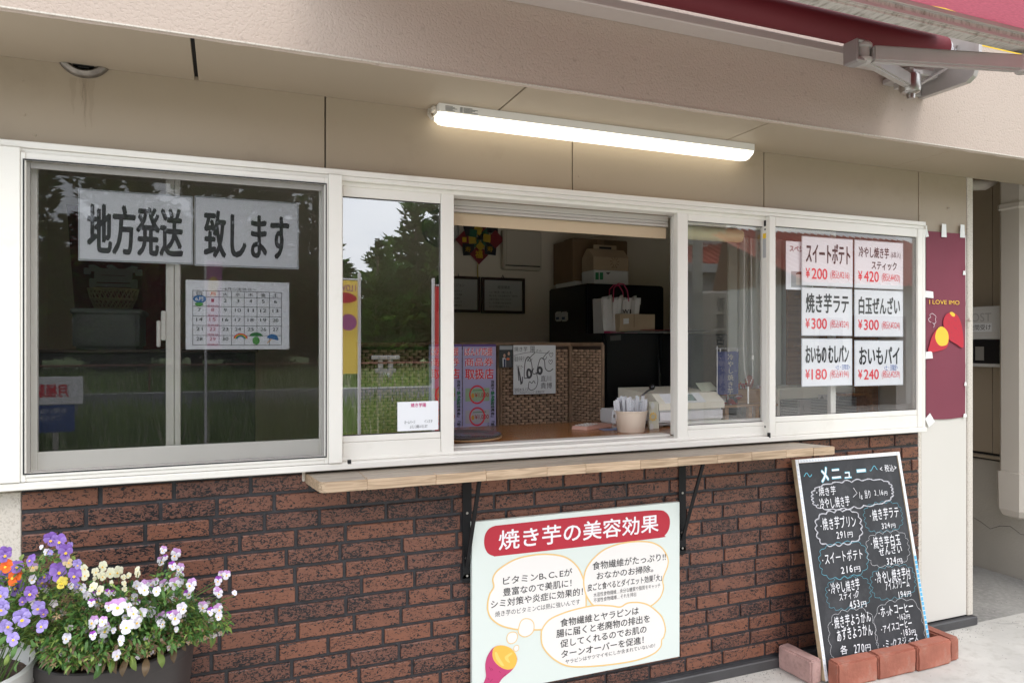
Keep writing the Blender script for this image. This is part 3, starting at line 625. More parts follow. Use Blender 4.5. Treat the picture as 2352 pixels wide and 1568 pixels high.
def fabp(i, j):
    x = ax0+.07+(2.47-ax0-.07)*i/nx; t = j/ny; return (x, -.478-.05+(-.915+.528)*t, 2.536+(2.325-2.536)*t-.012*math.sin(math.pi*t))
g.add([fabp(i, j) for j in range(ny+1) for i in range(nx+1)], [(j*(nx+1)+i, j*(nx+1)+i+1, (j+1)*(nx+1)+i+1, (j+1)*(nx+1)+i) for j in range(ny) for i in range(nx)])
part('canvas', g, m_fab, aw, smooth=True)
part('front_bar', G().rbox(ax0, 2.72, -.955, -.905, 2.284, 2.322, .006, seg=2), m_aludirt, aw)
part('front_bar_lip', G().rbox(ax0, 2.72, -.958, -.952, 2.292, 2.302, .001).rbox(ax0, 2.72, -.965, -.956, 2.315, 2.330, .002), m_alu, aw)
g = G(); nx = 60; vs = []
for i in range(nx+1):
    x = ax0+2.55*i/nx
    for k, (y, z_) in enumerate(((-.96, 2.331), (-1.08, 2.330), (-1.2, 2.322), (-1.38, 2.314))): vs.append((x, y+.003*math.sin(i*.9+k), z_+.002*math.sin(i*1.3+k)))
g.add(vs, [(4*i+k, 4*(i+1)+k, 4*(i+1)+k+1, 4*i+k+1) for i in range(nx) for k in range(3)])
part('shading_canvas', g, m_pinkf, aw, smooth=True)  # pink front canvas, lengthened outwards to block light from the fascia
part('shading_canvas_hem', G().rbox(ax0, 2.715, -1.392, -1.378, 2.299, 2.319, .003), m_pinkf, aw)
# end plate
px_ = 2.602; P3 = [(px_, -.3445, 2.356), (px_, -.54, 2.356), (px_, -.565, 2.372), (px_, -.585, 2.43), (px_, -.585, 2.60), (px_, -.3445, 2.60)]
part('end_plate', G().prism([(x, y, z_) for x, y, z_ in P3], (.022, 0, 0)), m_alu, aw)
part('wall_bracket', G().rbox(2.50, 2.60, -.3545, -.3435, 2.362, 2.45, .002).rbox(2.46, 2.585, -.44, -.345, 2.405, 2.4285, .003), m_alu, aw)
part('end_plate_rim', G().prism([(px_-.006, -.3445, 2.356), (px_-.006, -.543, 2.356), (px_-.006, -.570, 2.372), (px_-.006, -.592, 2.43), (px_-.006, -.592, 2.60), (px_-.006, -.584, 2.60), (px_-.006, -.577, 2.433), (px_-.006, -.560, 2.379), (px_-.006, -.538, 2.364), (px_-.006, -.3445, 2.364)], (.006, 0, 0)), m_alu, aw)
el = hy(1979, 124, -.757); so = hy(2086, 186, -.46); fe = hy(2349, 147, -.925)
def arm_beam(a, b, w_, h_, mt, nm, r=.006):
    a, b = Vector(a), Vector(b); d = (b-a); Ln = d.length; d.normalize(); y = Vector((0,0,1)).cross(d).normalized(); z_ = d.cross(y)
    g0 = G().rbox(0, Ln, -w_/2, w_/2, -h_/2, h_/2, r, seg=2); h = G(); h.v = [tuple(a+d*p[0]+y*p[1]+z_*p[2]) for p in g0.v]; h.f = g0.f; h.m = g0.m
    return part(nm, h, mt, aw)
arm_beam(so, el, .030, .052, m_alu, 'upper_arm')
e2 = el+(fe-el).normalized()*.03
arm_beam(e2, fe, .030, .050, m_alu, 'forearm')
part('elbow_joint', G().lathe(el+Vector((0,0,-.030)), [(.0,0),(.027,0),(.030,.005),(.030,.012),(.022,.014),(.022,.046),(.030,.048),(.030,.055),(.026,.060),(0,.060)], 24), m_alu, aw, smooth=True)
part('elbow_cover', G().rbox(el.x-.042, el.x+.0, el.y-.024, el.y+.03, el.z-.036, el.z-.020, .005).rbox(el.x-.042, el.x+.01, el.y-.024, el.y+.03, el.z+.024, el.z+.036, .005).rbox(el.x-.046, el.x-.036, el.y-.024, el.y+.03, el.z-.034, el.z+.034, .003), mat('elbow_cast', (.30,.27,.26), .4, metal=.4), aw)
part('shoulder_joint', G().lathe(so+Vector((.010,0,-.048)), [(.0,0),(.024,0),(.034,.006),(.038,.018),(.038,.062),(.032,.072),(0,.072)], 24).lathe(so+Vector((.014,0,-.066)), [(.0,0),(.014,0),(.016,.02)], 14), m_steel, aw, smooth=True)
part('shoulder_bracket', G().rbox(so.x+.0, so.x+.055, so.y-.02, -.345, so.z+.022, so.z+.042, .003).rbox(so.x+.03, so.x+.06, -.44, -.37, so.z+.0, 2.428, .003), m_alu, aw)
part('hand_rod', G().tube([(so.x+.07, -.40, so.z+.03), (so.x+.12, -.42, so.z+.02), (so.x+.19, -.47, so.z+.07), (so.x+.2, -.50, so.z+.15)], .007, 8), m_alu, aw, smooth=True)
part('forearm_cap', G().lathe(fe+Vector((.005,0,-.028)), [(0,0),(.02,0),(.024,.004),(.024,.052),(0,.056)], 18), m_alu, aw, smooth=True)
# ================================================================== HEALTH SIGN BOARD
m_board = mat('pale_green_board', (.70,.765,.72), .35, var=(2,.02))
m_bubble = mat('bubble_white', (.83,.805,.77), .4)
m_bline = mat('bubble_outline', (.80,.55,.22), .4)
m_crim = mat('crimson_print', (.46,.020,.040), .4)
m_spw = mat('white_print', (.86,.85,.88), .4)
m_skin = mat('potato_skin_print', (.52,.05,.17), .4); m_skin2 = mat('potato_skin_shadow_print', (.33,.02,.09), .4)
m_flesh = mat('potato_flesh_print', (.90,.50,.08), .4); m_flesh2 = mat('potato_flesh_light_print', (.95,.62,.16), .4)
sy = -.031; p0 = hy(1084, 1199, sy); p1 = hy(1561, 1158, sy)
zb_ = .135; sg = thing('wall_sign', 'pale green printed board about sweet potato benefits mounted on the brick wall', 'sign', (p0.x, sy, zb_))
part('board', G().rbox(p0.x, p1.x, sy, sy+.018, zb_, p0.z, .001), m_board, sg)
s = Sheet((p0.x, sy, zb_)).size(p1.x-p0.x, p0.z-zb_)
pill = [cI(*p) for p in ((310,575),(318,520),(345,480),(385,461),(430,455),(900,405),(1400,358),(1540,350),(1585,362),(1612,395),(1618,440),(1608,490),(1580,528),(1540,545),(1000,607),(430,670),(380,672),(340,655),(318,620))]
s.poly(smooth_curve([s.hit(*p) for p in pill], 4), m_crim, frac=False)
def bubble(pts, wd=.0056):
    q = smooth_curve([s.hit(*cI(*p)) for p in pts], 7)
    s.poly(q, m_bubble, frac=False); s.line(q, wd, m_bline, frac=False, closed=True)
bubble([(335,1010),(350,940),(378,890),(372,830),(410,770),(520,700),(640,668),(760,660),(880,680),(960,740),(1003,820),(1022,900),(1028,1000),(1018,1060),(960,1130),(830,1180),(700,1190),(560,1190),(440,1165),(370,1120),(340,1070)])
bubble([(1012,830),(1030,760),(1080,690),(1160,625),(1270,585),(1390,570),(1490,578),(1560,615),(1600,680),(1602,740),(1568,835),(1572,900),(1545,970),(1480,1025),(1400,1055),(1250,1060),(1100,1030),(1040,970),(1015,900)])
bubble([(712,1230),(722,1180),(770,1120),(850,1080),(960,1045),(1090,1020),(1200,1022),(1268,1030),(1320,1003),(1390,998),(1450,1010),(1500,1040),(1560,1100),(1585,1180),(1575,1240),(1560,1262),(1552,1310),(1500,1360),(1380,1405),(1200,1435),(1020,1450),(900,1445),(820,1410),(760,1360),(720,1300)])
bubble([(555,1170),(570,1130),(600,1112),(640,1120),(660,1150),(658,1195),(635,1225),(595,1240),(560,1225),(550,1200)], .0035)
bubble([(470,1250),(480,1220),(505,1207),(535,1212),(545,1240),(530,1275),(500,1288),(478,1278)], .003)
bubble([(518,1320),(530,1302),(550,1302),(553,1325),(540,1340),(522,1338)], .0025)
s.linepx('焼き芋の美容効果', (412, 492), 1538, 142, m_spw, .016, cI)
for t_, a, u1, h_ in [('ビタミンB､C､Eが',(443,820),930,56), ('豊富なので美肌に！',(443,898),925,58), ('シミ対策や炎症に効果的！',(357,985),1005,58), ('焼き芋のビタミンCは熱に強いんです',(387,1062),985,40),
       ('食物繊維がたっぷり!!',(1072,714),1588,58), ('おなかのお掃除｡',(1102,786),1500,54), ('皮ごと食べるとダイエット効果｢大｣',(1037,870),1560,52), ('水溶性食物繊維…余分な糖質や脂質をキャッチ',(1080,930),1550,32), ('不溶性食物繊維…それを排出',(1080,969),1380,31),
       ('食物繊維とヤラピンは',(846,1114),1398,58), ('腸に届くと老廃物の排出を',(818,1190),1476,59), ('促してくれるのでお肌の',(846,1262),1452,56), ('ターンオーバーを促進！',(852,1336),1432,56), ('ヤラピンはサツマイモにしか含まれていないの！',(882,1400),1512,31)]:
    s.linepx(t_, a, u1, h_, m_ink, .0125 if h_ > 45 else 0, cI)
s.poly(smooth_curve([s.hit(*cI(*p)) for p in [(320,1420),(335,1370),(375,1315),(430,1300),(500,1325),(540,1380),(535,1430),(500,1480),(440,1530),(400,1580),(340,1600),(300,1590),(322,1520),(318,1460)]], 5), m_skin, frac=False)
s.poly(smooth_curve([s.hit(*cI(*p)) for p in [(368,1370),(378,1318),(425,1299),(490,1315),(532,1360),(540,1410),(520,1455),(480,1470),(430,1455),(385,1415)]], 5), m_flesh, frac=False)
s.poly(smooth_curve([s.hit(*cI(*p)) for p in [(385,1350),(400,1350),(420,1390),(450,1440),(430,1440),(395,1395)]], 4), m_flesh2, frac=False)
s.poly(smooth_curve([s.hit(*cI(*p)) for p in [(455,1380),(500,1350),(508,1358),(480,1385),(492,1420),(470,1412)]], 4), m_flesh2, frac=False)
for a, b in (((345,1450),(360,1480)), ((360,1460),(372,1475)), ((415,1480),(425,1492)), ((335,1530),(345,1540)), ((465,1500),(440,1520)), ((350,1555),(370,1535))): s.line([cI(*a), cI(*b)], .0022, m_skin2, px=True)
s.finish(sg)
# ================================================================== CHALKBOARD MENU
m_chalkb = mat('chalkboard_black', (.030,.031,.035), .7, var=(5,.3), stain=(9,.5,.8,(.085,.085,.09),.6))
m_chalk = mat('white_chalk', (.80,.80,.82), .9); m_chalkd = veil('smudged_white_chalk', (.7,.7,.74), .38); m_chblue = veil('blue_chalk', (.18,.55,.68), .8)
xl, xr = 2.246, 2.858; yt, zt = -.040, .879; ybm = -.205; zb0 = .01
tlt = math.atan2(yt-ybm, zt-zb0); Hb = math.hypot(yt-ybm, zt-zb0); Wb = xr-xl
cb = thing('chalkboard', 'black chalkboard menu in a white taped wooden frame leaning against the wall', 'chalkboard', (xl, ybm, zb0), (-tlt, 0, 0))
m_wfr = mat('raw_wood_frame', (.46,.36,.23), .6, var=(30,.15)); m_deco = mat('patterned_white_tape', (.78,.80,.83), .4)
part('slate', G().box(.016, Wb-.016, .004, .012, .016, Hb-.016), m_chalkb, cb, local=True)
for nm, b_ in (('l', (0, .017, 0, Hb)), ('r', (Wb-.017, Wb, 0, Hb)), ('t', (.0175, Wb-.0175, Hb-.017, Hb)), ('b', (.0175, Wb-.0175, 0, .017))):
    fr_ = part('frame_rail', G().rbox(b_[0], b_[1], -.0, .022, b_[2], b_[3], .0015), m_wfr, cb, local=True)
    part('decorative_tape', G().box(b_[0]+.0008, b_[1]-.0008, -.0008, -.0004, b_[2]+.001, b_[3]-.001), m_deco, fr_, local=True)
Mcb = MW[cb.name]; ex_ = Mcb.to_3x3() @ Vector((1,0,0)); ez_ = Mcb.to_3x3() @ Vector((0,0,1)); ey_ = Mcb.to_3x3() @ Vector((0,1,0))
g = G(); gb = G()
def loc_box(g, a0, a1, b0, b1, y): g.add([(a0,y,b0),(a1,y,b0),(a1,y,b1),(a0,y,b1)], [(0,1,2,3)])
k = 0; t_ = .02
while t_ < Hb-.01:
    for xx in (.0085, Wb-.0085):
        if xx > .1 and t_ < .42: loc_box(gb, xx-.0065, xx+.0065, t_, t_+.016, -.0014)
        else: loc_box(g, xx-.003, xx+.003, t_, t_+.0014, -.0014); loc_box(g, xx-.003, xx-.0017, t_, t_+.006, -.0014)
    t_ += .0195
t_ = .03
while t_ < Wb-.02: loc_box(g, t_, t_+.0013, Hb-.012, Hb-.005, -.0014); loc_box(g, t_, t_+.006, Hb-.012, Hb-.0107, -.0014); t_ += .016
part('tape_pattern', g, mat('tape_grey_blue', (.36,.45,.58), .5), cb, local=True, kind='stuff'); part('tape_pattern', gb, mat('tape_bright_blue', (.10,.42,.68), .5), cb, local=True, kind='stuff')
s = Sheet(Mcb @ Vector((0, .0035, 0)), ex_, ez_).size(Wb, Hb)
rc = random.Random(11)
def chalk(t, p0, p1, m=m_chalk, bold=0.0):
    # hand lettering: each sign a little off the line
    a0, b1 = s.hit(*cJ(*p0)); a1, b0 = s.hit(*cJ(*p1)); wts = [.55 if c in '0123456789.>ッっュ・' else 1.0 for c in t]; tot = sum(wts); x = a0; h = b1-b0
    for c, wt in zip(t, wts):
        w_ = (a1-a0)*wt/tot
        if c != ' ':
            sm = .66 if c in 'ッっュ・円g' else 1.0; lift = rc.uniform(-.05, .05)*h; hh = h*sm*rc.uniform(.92, 1.04)
            if c == 'ー': s.box_text(c, x+w_*.08, b0+h*.45, x+w_*.92, b0+h*.45+.005, m, bold)
            elif c == '・': s.box_text('●', x+w_*.4, b0+h*.35, x+w_*.4+.005, b0+h*.35+.005, m, bold)
            elif c == '.': s.box_text('●', x+w_*.3, b0, x+w_*.3+.004, b0+.004, m, bold)
            else: s.cell(c, x+w_*.03, b0+lift, w_*.94, hh, wt, m, rc.uniform(-.03, .08), .004)
        x += w_
def cloud(x0, y0, x1, y1, m, wd, nbump, amp=.008, p=3.2):
    c = s.hit(*cJ((x0+x1)/2, (y0+y1)/2)); a = s.hit(*cJ(x0, (y0+y1)/2)); b = s.hit(*cJ(x1, (y0+y1)/2)); t_ = s.hit(*cJ((x0+x1)/2, y0)); d = s.hit(*cJ((x0+x1)/2, y1))
    cx, cy = (a[0]+b[0])/2, (t_[1]+d[1])/2; rx, ry = (b[0]-a[0])/2, (t_[1]-d[1])/2; pts = []; n_ = nbump*8; ph = rc.uniform(0, 3)
    for i in range(n_):
        th = 2*math.pi*i/n_; co, si = math.cos(th), math.sin(th)
        r_ = 1/((abs(co)**p+abs(si)**p)**(1/p)); bu = abs(math.sin(th*nbump/2+ph+.2*math.sin(3*th)))
        X, Y = co*r_*rx, si*r_*ry; L_ = math.hypot(X, Y); X *= 1+(bu*amp-amp*.5)/L_*1.6; Y *= 1+(bu*amp-amp*.5)/L_*1.6
        pts.append((cx+X, cy+Y))
    for q in range(3 if wd > .003 else 1):
        j = [(a+rc.uniform(-.0009, .0009)+q*.0012, b+rc.uniform(-.0009, .0009)-q*.0008) for a, b in pts]
        s.line(j, wd*(.5 if q == 0 else .9), m_chalk if (q == 0 and m is m_chalkd) else m, frac=False, closed=True)
for k, wv in enumerate(((280,270),(690,228))):
    x0, y0 = wv; s.line([cJ(x0-5+i*6, y0+14*math.sin(i*.85+(.8 if k else 2.6))-(i*1.0)) for i in range(9)], .0035, m_chblue, px=True)
def outlined(t, p0, p1):
    a0, b1 = s.hit(*cJ(*p0)); a1, b0 = s.hit(*cJ(*p1)); s.box_text(t, a0-.003, b0-.003, a1+.003, b1+.003, m_chblue, .06); s.box_text(t, a0, b0, a1, b1, m_chalk, .03)
outlined('メ', (372, 220), (432, 310)); outlined('ニ', (443, 232), (505, 285)); outlined('ュ', (525, 250), (570, 283))
s.line([cJ(602, 242), cJ(662, 237)], .016, m_chblue, px=True); s.line([cJ(605, 242), cJ(658, 237)], .011, m_chalk, px=True)
chalk('<税込>', (742, 205), (855, 240))
cloud(322, 303, 828, 470, m_chalkd, .0045, 24)
chalk('・焼き芋', (338, 345), (478, 388)); chalk('・冷やし焼き芋', (345, 415), (565, 458))
s.line([cJ(582,347), cJ(605,380), cJ(580,405)], .0022, m_chalk, px=True)
chalk('1g当り', (610, 362), (695, 408)); chalk('2.16円', (708, 355), (797, 390))
cloud(348, 490, 630, 700, m_chalkd, .0045, 16); chalk('・焼き芋プリン', (362, 540), (605, 588)); chalk('291円', (468, 612), (582, 655))
cloud(650, 440, 885, 618, m_chblue, .002, 18); chalk('・焼き芋ラテ', (670, 480), (870, 530)); chalk('324円', (750, 562), (848, 595))
cloud(370, 690, 668, 905, m_chblue, .003, 16); chalk('・スイートポテト', (372, 760), (645, 790)); chalk('216円', (495, 830), (630, 868))
cloud(665, 622, 925, 832, m_chalkd, .0018, 16); chalk('・焼き芋白玉', (675, 655), (880, 700)); chalk('ぜんざい', (732, 718), (888, 750)); chalk('324円', (778, 775), (890, 815))
cloud(410, 905, 685, 1098, m_chblue, .002, 18); chalk('・冷やし焼き芋', (412, 945), (625, 980)); chalk('スティック', (482, 1000), (618, 1030)); chalk('453円', (548, 1045), (665, 1085))
cloud(690, 835, 965, 1035, m_chblue, .002, 18); chalk('・冷やし焼き芋付', (700, 875), (940, 912)); chalk('アイスクリーム', (768, 928), (930, 962)); chalk('194円', (848, 985), (942, 1022))
cloud(428, 1105, 722, 1480, m_chalkd, .0018, 16); chalk('・焼き芋ようかん', (430, 1155), (690, 1182)); chalk('あずきようかん', (462, 1230), (700, 1262)); chalk('各', (488, 1335), (545, 1380), bold=.01); chalk('270円', (572, 1315), (690, 1362), bold=.01)
cloud(715, 1045, 1020, 1450, m_chalkd, .0018, 14); chalk('・ホットコーヒー', (720, 1090), (955, 1115)); chalk('・162円', (840, 1130), (932, 1160)); chalk('・アイスコーヒー', (738, 1200), (945, 1215)); chalk('・183円', (860, 1225), (968, 1258)); chalk('・ミックスジュース', (750, 1300), (985, 1305))
s.finish(cb, 'chalk_writing')
# ================================================================== LOOSE BRICKS
m_rb = mat('red_brick', (.33,.115,.075), .85, bump=(70,.5,.004), var=(9,.22), obj=.12, stain=(14,.52,.7,(.42,.27,.21),.5))
m_pb = mat('pinkish_brick', (.46,.29,.26), .9, bump=(60,.6,.005), var=(12,.15), stain=(30,.5,.65,(.25,.16,.15),.6))
def loose(x0, x1, y0, y1, h, m, label, rz=0):
    rr = random.Random(int(x0*1000)); bm = bmesh.new(); bmesh.ops.create_cube(bm, size=1)
    bmesh.ops.scale(bm, vec=(x1-x0, y1-y0, h), verts=bm.verts); bmesh.ops.bevel(bm, geom=bm.edges[:], offset=.007, segments=2, affect='EDGES')
    bmesh.ops.subdivide_edges(bm, edges=[e for e in bm.edges if e.calc_length() > .04], cuts=3, use_grid_fill=True)
    for v in bm.verts: v.co += Vector((rr.uniform(-1,1), rr.uniform(-1,1), rr.uniform(-1,1)))*.0011+Vector((0,0,h/2))
    bm.verts.index_update(); g = G().add([v.co for v in bm.verts], [[v.index for v in f.verts] for f in bm.faces]); bm.free()
    o = part('brick_block', g, m, smooth=True); o.location = ((x0+x1)/2, (y0+y1)/2, 0); o.rotation_euler = (0, 0, R(rz)); tag(o, label, 'brick', 'bricks around the chalkboard foot')
loose(2.178, 2.238, -.192, -.018, .098, m_pb, 'pale pinkish brick standing end-on left of the chalkboard foot', 4)
loose(2.258, 2.468, -.262, -.205, .100, m_rb, 'left red brick in the front row, touching the pale pink brick', -1.5)
loose(2.472, 2.683, -.266, -.209, .102, m_rb, 'middle red brick in the front row before the chalkboard', -.5)
loose(2.687, 2.892, -.270, -.212, .104, m_rb, 'right red brick of the front row, below the coffee prices', 1)
loose(2.898, 2.956, -.255, -.058, .100, m_rb, 'red brick standing end-on right of the chalkboard foot', 1)
# ================================================================== BANNER ON THE RIGHT PANEL
m_ban = mat('maroon_cloth', (.20,.040,.065), .75, bump=(500,.1,.0008), var=(1.5,.10))
bt = hy(2129, 530, -.010); bb = hy(2131, 962, -.010); b1_ = hy(2219, 534, -.010)
bn = thing('cloth_banner', 'maroon cloth banner with I LOVE IMO and sweet potatoes taped beside the window', 'banner', (bt.x, -.01, bb.z))
g = G(); nx, nz = 14, 50; W_, H_ = b1_.x-bt.x, bt.z-bb.z; vs = []
for j in range(nz+1):
    for i in range(nx+1):
        u_, v_ = i/nx, j/nz
        fold = -.0012*math.exp(-((u_-.33)/.02)**2)-.0010*sum(math.exp(-((v_-q)/.006)**2) for q in (.28, .62, .82))
        rip = .0008*math.sin(u_*9+v_*3)+.0006*math.sin(v_*14+u_*2)
        vs.append((bt.x+W_*u_, -.006+fold+rip, bb.z+H_*v_-.006*math.sin(u_*math.pi)*(1-v_)))
g.add(vs, [(j*(nx+1)+i, j*(nx+1)+i+1, (j+1)*(nx+1)+i+1, (j+1)*(nx+1)+i) for j in range(nz) for i in range(nx)])
part('cloth', g, m_ban, bn, smooth=True)
s = Sheet((bt.x, -.0102, bb.z)).size(W_, H_)
m_bred = mat('potato_red_print', (.50,.025,.045), .7); m_byel = mat('potato_yellow_print', (.88,.55,.05), .7); m_bwh = mat('steam_white_print', (.75,.65,.68), .7)
s.textpx('I LOVE IMO', cS(214, 608), cS(345, 630), m_byel, .0)
q = lambda P_: smooth_curve([s.hit(*cS(*p)) for p in P_], 5)
s.poly(q([(215,805),(225,770),(250,735),(290,730),(300,770),(290,815),(250,832),(210,835)]), m_bred, frac=False)
s.poly(q([(275,700),(290,670),(320,665),(345,690),(360,750),(361,815),(330,800),(300,780),(280,740)]), m_bred, frac=False)
s.poly(q([(240,765),(250,735),(270,725),(292,745),(298,775),(290,803),(262,808),(245,790)]), m_byel, frac=False)
s.poly(q([(303,664),(315,662),(326,672),(322,681),(312,678)]), m_byel, frac=False)
s.line(q([(232,728),(236,716),(226,708),(236,712),(243,704),(240,694),(243,682),(234,672),(225,668),(216,675),(220,684),(210,692),(216,704),(226,708)])[:64], .002, m_bwh, frac=False)
for k in range(22): a, b = 292+rnd.random()*58, 690+rnd.random()*100; s.line([cS(a, b), cS(a+2, b+5)], .0016, m_ban, px=True)
s.finish(bn, 'print')
tp = G()
def tape(a, b, y=-.0165, rot=0):
    p, q_ = hy(*cS(*a), y), hy(*cS(*b), y); c = (p+q_)/2; w_, h_ = abs(q_.x-p.x)/2, abs(p.z-q_.z)/2; ca, sa = math.cos(R(rot)), math.sin(R(rot))
    pts = [(c.x+(i*w_)*ca-(j*h_)*sa, y+(.006 if i*j > 0 else .003), c.z+(i*w_)*sa+(j*h_)*ca) for i, j in ((-1,-1),(1,-1),(1,1),(-1,1))]
    part('tape', G().prism(pts, (0, .0006, 0)), m_tape, bn)
tape((273,277),(293,336)); tape((354,280),(373,338)); tape((200,290),(212,335), rot=14); tape((200,570),(236,600), rot=-3); tape((202,834),(232,864), rot=3); tape((206,1110),(235,1155), rot=35)
tape((366,482),(376,500)); tape((372,966),(381,982)); tape((368,1104),(381,1119))
hk = thing('wall_hook', 'tiny nail left in the siding above the maroon banner', 'nail', tuple(hy(*cS(299, 210), -.002)))
part('shank', G().tube([hy(*cS(293, 208), -.001), hy(*cS(299, 211), -.008), hy(*cS(304, 210), -.012)], .0022, 6), m_steel, hk)
kb = thing('door_knob', 'small beige knob on the corner trim beside the maroon banner', 'knob', tuple(hy(*cS(382, 695), -.01)))
kp = hy(*cS(382, 697), -.012); part('knob', G().lathe((kp.x, -.0065, kp.z), [(.005, 0), (.005, -.008), (.009, -.012), (.009, -.02), (0, -.024)], 16, 'y'), m_trim, kb, smooth=True)
# ================================================================== MAILBOX ON THE NEIGHBOUR WALL
XM = 4.21
mt_, mb_ = hx(*cS(548, 636), XM), hx(*cS(547, 903), XM)
mb = thing('mailbox', 'white and black wall mailbox marked POST in the passage', 'mailbox', (XM, mt_.y, mb_.z))
y1m = mt_.y; y0m = y1m+.40; zt_, zb2 = mt_.z, mb_.z; zm = hx(*cS(545, 778), XM).z
m_mbw = mat('mailbox_white', (.66,.65,.63), .45)
part('body', G().rbox(XM+.012, 4.329, y1m, y0m, zb2, zt_, .008, seg=2), m_mbw, mb)
part('lid', G().rbox(XM-.006, XM+.011, y1m-.004, y0m+.004, zm, zt_+.004, .004, seg=2), m_mbw, mb)
part('ridges', G().box(XM-.0065, XM-.006, y1m, y0m, zm+.02, zm+.0215).box(XM-.0065, XM-.006, y1m, y0m, zm+.035, zm+.0365).box(XM-.0065, XM-.006, y1m, y0m, zt_-.015, zt_-.0135), m_trim, mb)
part('window_panel', G().rbox(XM+.002, XM+.011, y1m+.008, y0m-.004, zb2+.02, zm-.004, .002), mat('black_gloss', (.015,.015,.018), .15), mb)
s = Sheet((XM-.0062, 0, 0), (0, -1, 0), (0, 0, 1))
a0, b1 = s.hit(*cS(403, 668)); a1, b0 = s.hit(*cS(485, 702)); wP = (a1-a0)/3.0
s.box_text('POST', a1-wP*4.05, b0, a1, b1, mat('post_grey', (.45,.44,.43), .5), .01)
a0, b1 = s.hit(*cS(404, 714)); a1, b0 = s.hit(*cS(487, 742)); s.poly([(a0-.1, b0-.006), (a0-.1, b1+.004), (a1, b1+.004), (a1, b0-.006)], m_paper, frac=False)
s.box_text('夜間受け', a1-.004-(a1-a0)*1.18, b0+.004, a1-.006, b1-.004, m_ink, .01)
s.finish(mb); s = Sheet((XM+.0018, 0, 0), (0, -1, 0), (0, 0, 1)); a0, b1 = s.hit(*cS(415, 812)); a1, b0 = s.hit(*cS(453, 872)); s.poly([(a0, b0), (a0, b1), (a1, b1), (a1, b0)], mat('paper_note', (.25,.24,.22), .6), frac=False); s.finish(mb, 'note')
# ================================================================== DOWNPIPES IN THE PASSAGE
m_pvc = mat('beige_pipe', (.58,.53,.46), .4, var=(3,.03))
dp = thing('downpipe', 'thick beige square downpipe at the right edge of the picture', 'pipe', (4.13, -.02, .4))
cc = hx(*cS(602, 800), 4.15); 
dx, dy = 4.15, cc.y
def rsq(cx, cy, z_, w_): return [(cx+w_*a, cy+w_*b, z_) for a, b in ((-1,-.7),(-.7,-1),(.7,-1),(1,-.7),(1,.7),(.7,1),(-.7,1),(-1,.7))]
g = G(); zz = [(.94-.27, .068), (2.6, .068)]
zl = hx(*cS(540, 1352), 4.1).z
rings = [(zl-.26, .03), (zl-.245, .062), (zl-.21, .078), (zl-.02, .082), (zl, .082), (zl+.001, .070), (2.12, .070), (2.13, .078), (2.155, .078), (2.156, .07), (3.0, .07)]
for z_, w_ in rings: g.v += rsq(dx, dy, z_, w_)
n = len(rings)
for i in range(n-1):
    for j in range(8): g.f.append((i*8+j, i*8+(j+1) % 8, (i+1)*8+(j+1) % 8, (i+1)*8+j)); g.m.append(0)
g.f.append(tuple(range(8))[::-1]); g.m.append(0)
part('pipe', g, m_pvc, dp); part('pipe_clip', G().rbox(dx-.02, 4.33, dy-.09, dy-.082, zl-.03, zl-.015, .002), m_pvc, dp)
hp = thing('crossing_pipe', 'thin beige pipe running across the passage just under the roof', 'pipe', (3.6, .4, 2.3))
a = hy(*cS(404, 150), .45); b = hy(*cS(505, 112), .28)
part('pipe', G().tube([(3.40, .42, a.z-.01), (3.7, .42, a.z+.01), (4.1, .42, a.z+.055), (4.16, .42, a.z+.08), (4.2, .42, a.z+.2)], .032, 12), m_pvc, hp, smooth=True)
# ================================================================== PLANTERS AND FLOWERS
m_pot = mat('brown_plastic', (.040,.034,.033), .45, bump=(8,.2,.004), var=(4,.25), stain=(30,.66,.8,(.14,.13,.12),.5))
m_potw = mat('white_plastic_pot', (.62,.62,.60), .45, bump=(9,.15,.003), var=(6,.05)); m_soil = mat('soil', (.075,.045,.03), .95, bump=(60,1,.01), var=(50,.5))
PB = Vector((-.262, -.262, 0)); PW = Vector((-.615, -.335, 0)); zr = .585
bp = thing('brown_planter', 'large dark brown tapered planter in front of the brick wall, bottom left', 'planter', tuple(PB))
prof = [(.128, .02), (.132, .0), (.186, .548), (.1885, .552), (.192, .560), (.193, .583), (.189, .587), (.180, .585), (.176, .54)]
part('pot', G().lathe(PB, [(0, .02)]+prof, 48), m_pot, bp, smooth=True); part('soil', G().lathe(PB, [(.178, .545), (.0, .56)], 24), m_soil, bp)
wp = thing('white_planter', 'white ribbed planter at the left edge beside the brown one', 'planter', tuple(PW))
prof = [(.11, .02), (.115, .0), (.13, .22), (.15, .40), (.153, .43), (.160, .44), (.163, .48), (.171, .49), (.175, .535), (.184, .545), (.188, .59), (.182, .597), (.172, .59), (.168, .55)]
part('pot', G().lathe(PW, [(0, .02)]+prof, 44), m_potw, wp, smooth=True); part('soil', G().lathe(PW, [(.170, .555), (.0, .575)], 24), m_soil, wp)
def leafmat(name, c): return mat(name, c, .5, var=(25,.3), trans=.25)
m_lf = [leafmat('leaf_green', (.085,.19,.038)), leafmat('leaf_dark_green', (.042,.115,.026)), leafmat('leaf_yellow_green', (.20,.28,.06)), leafmat('leaf_bronze', (.16,.105,.055)), mat('dry_straw', (.52,.36,.20), .8)]
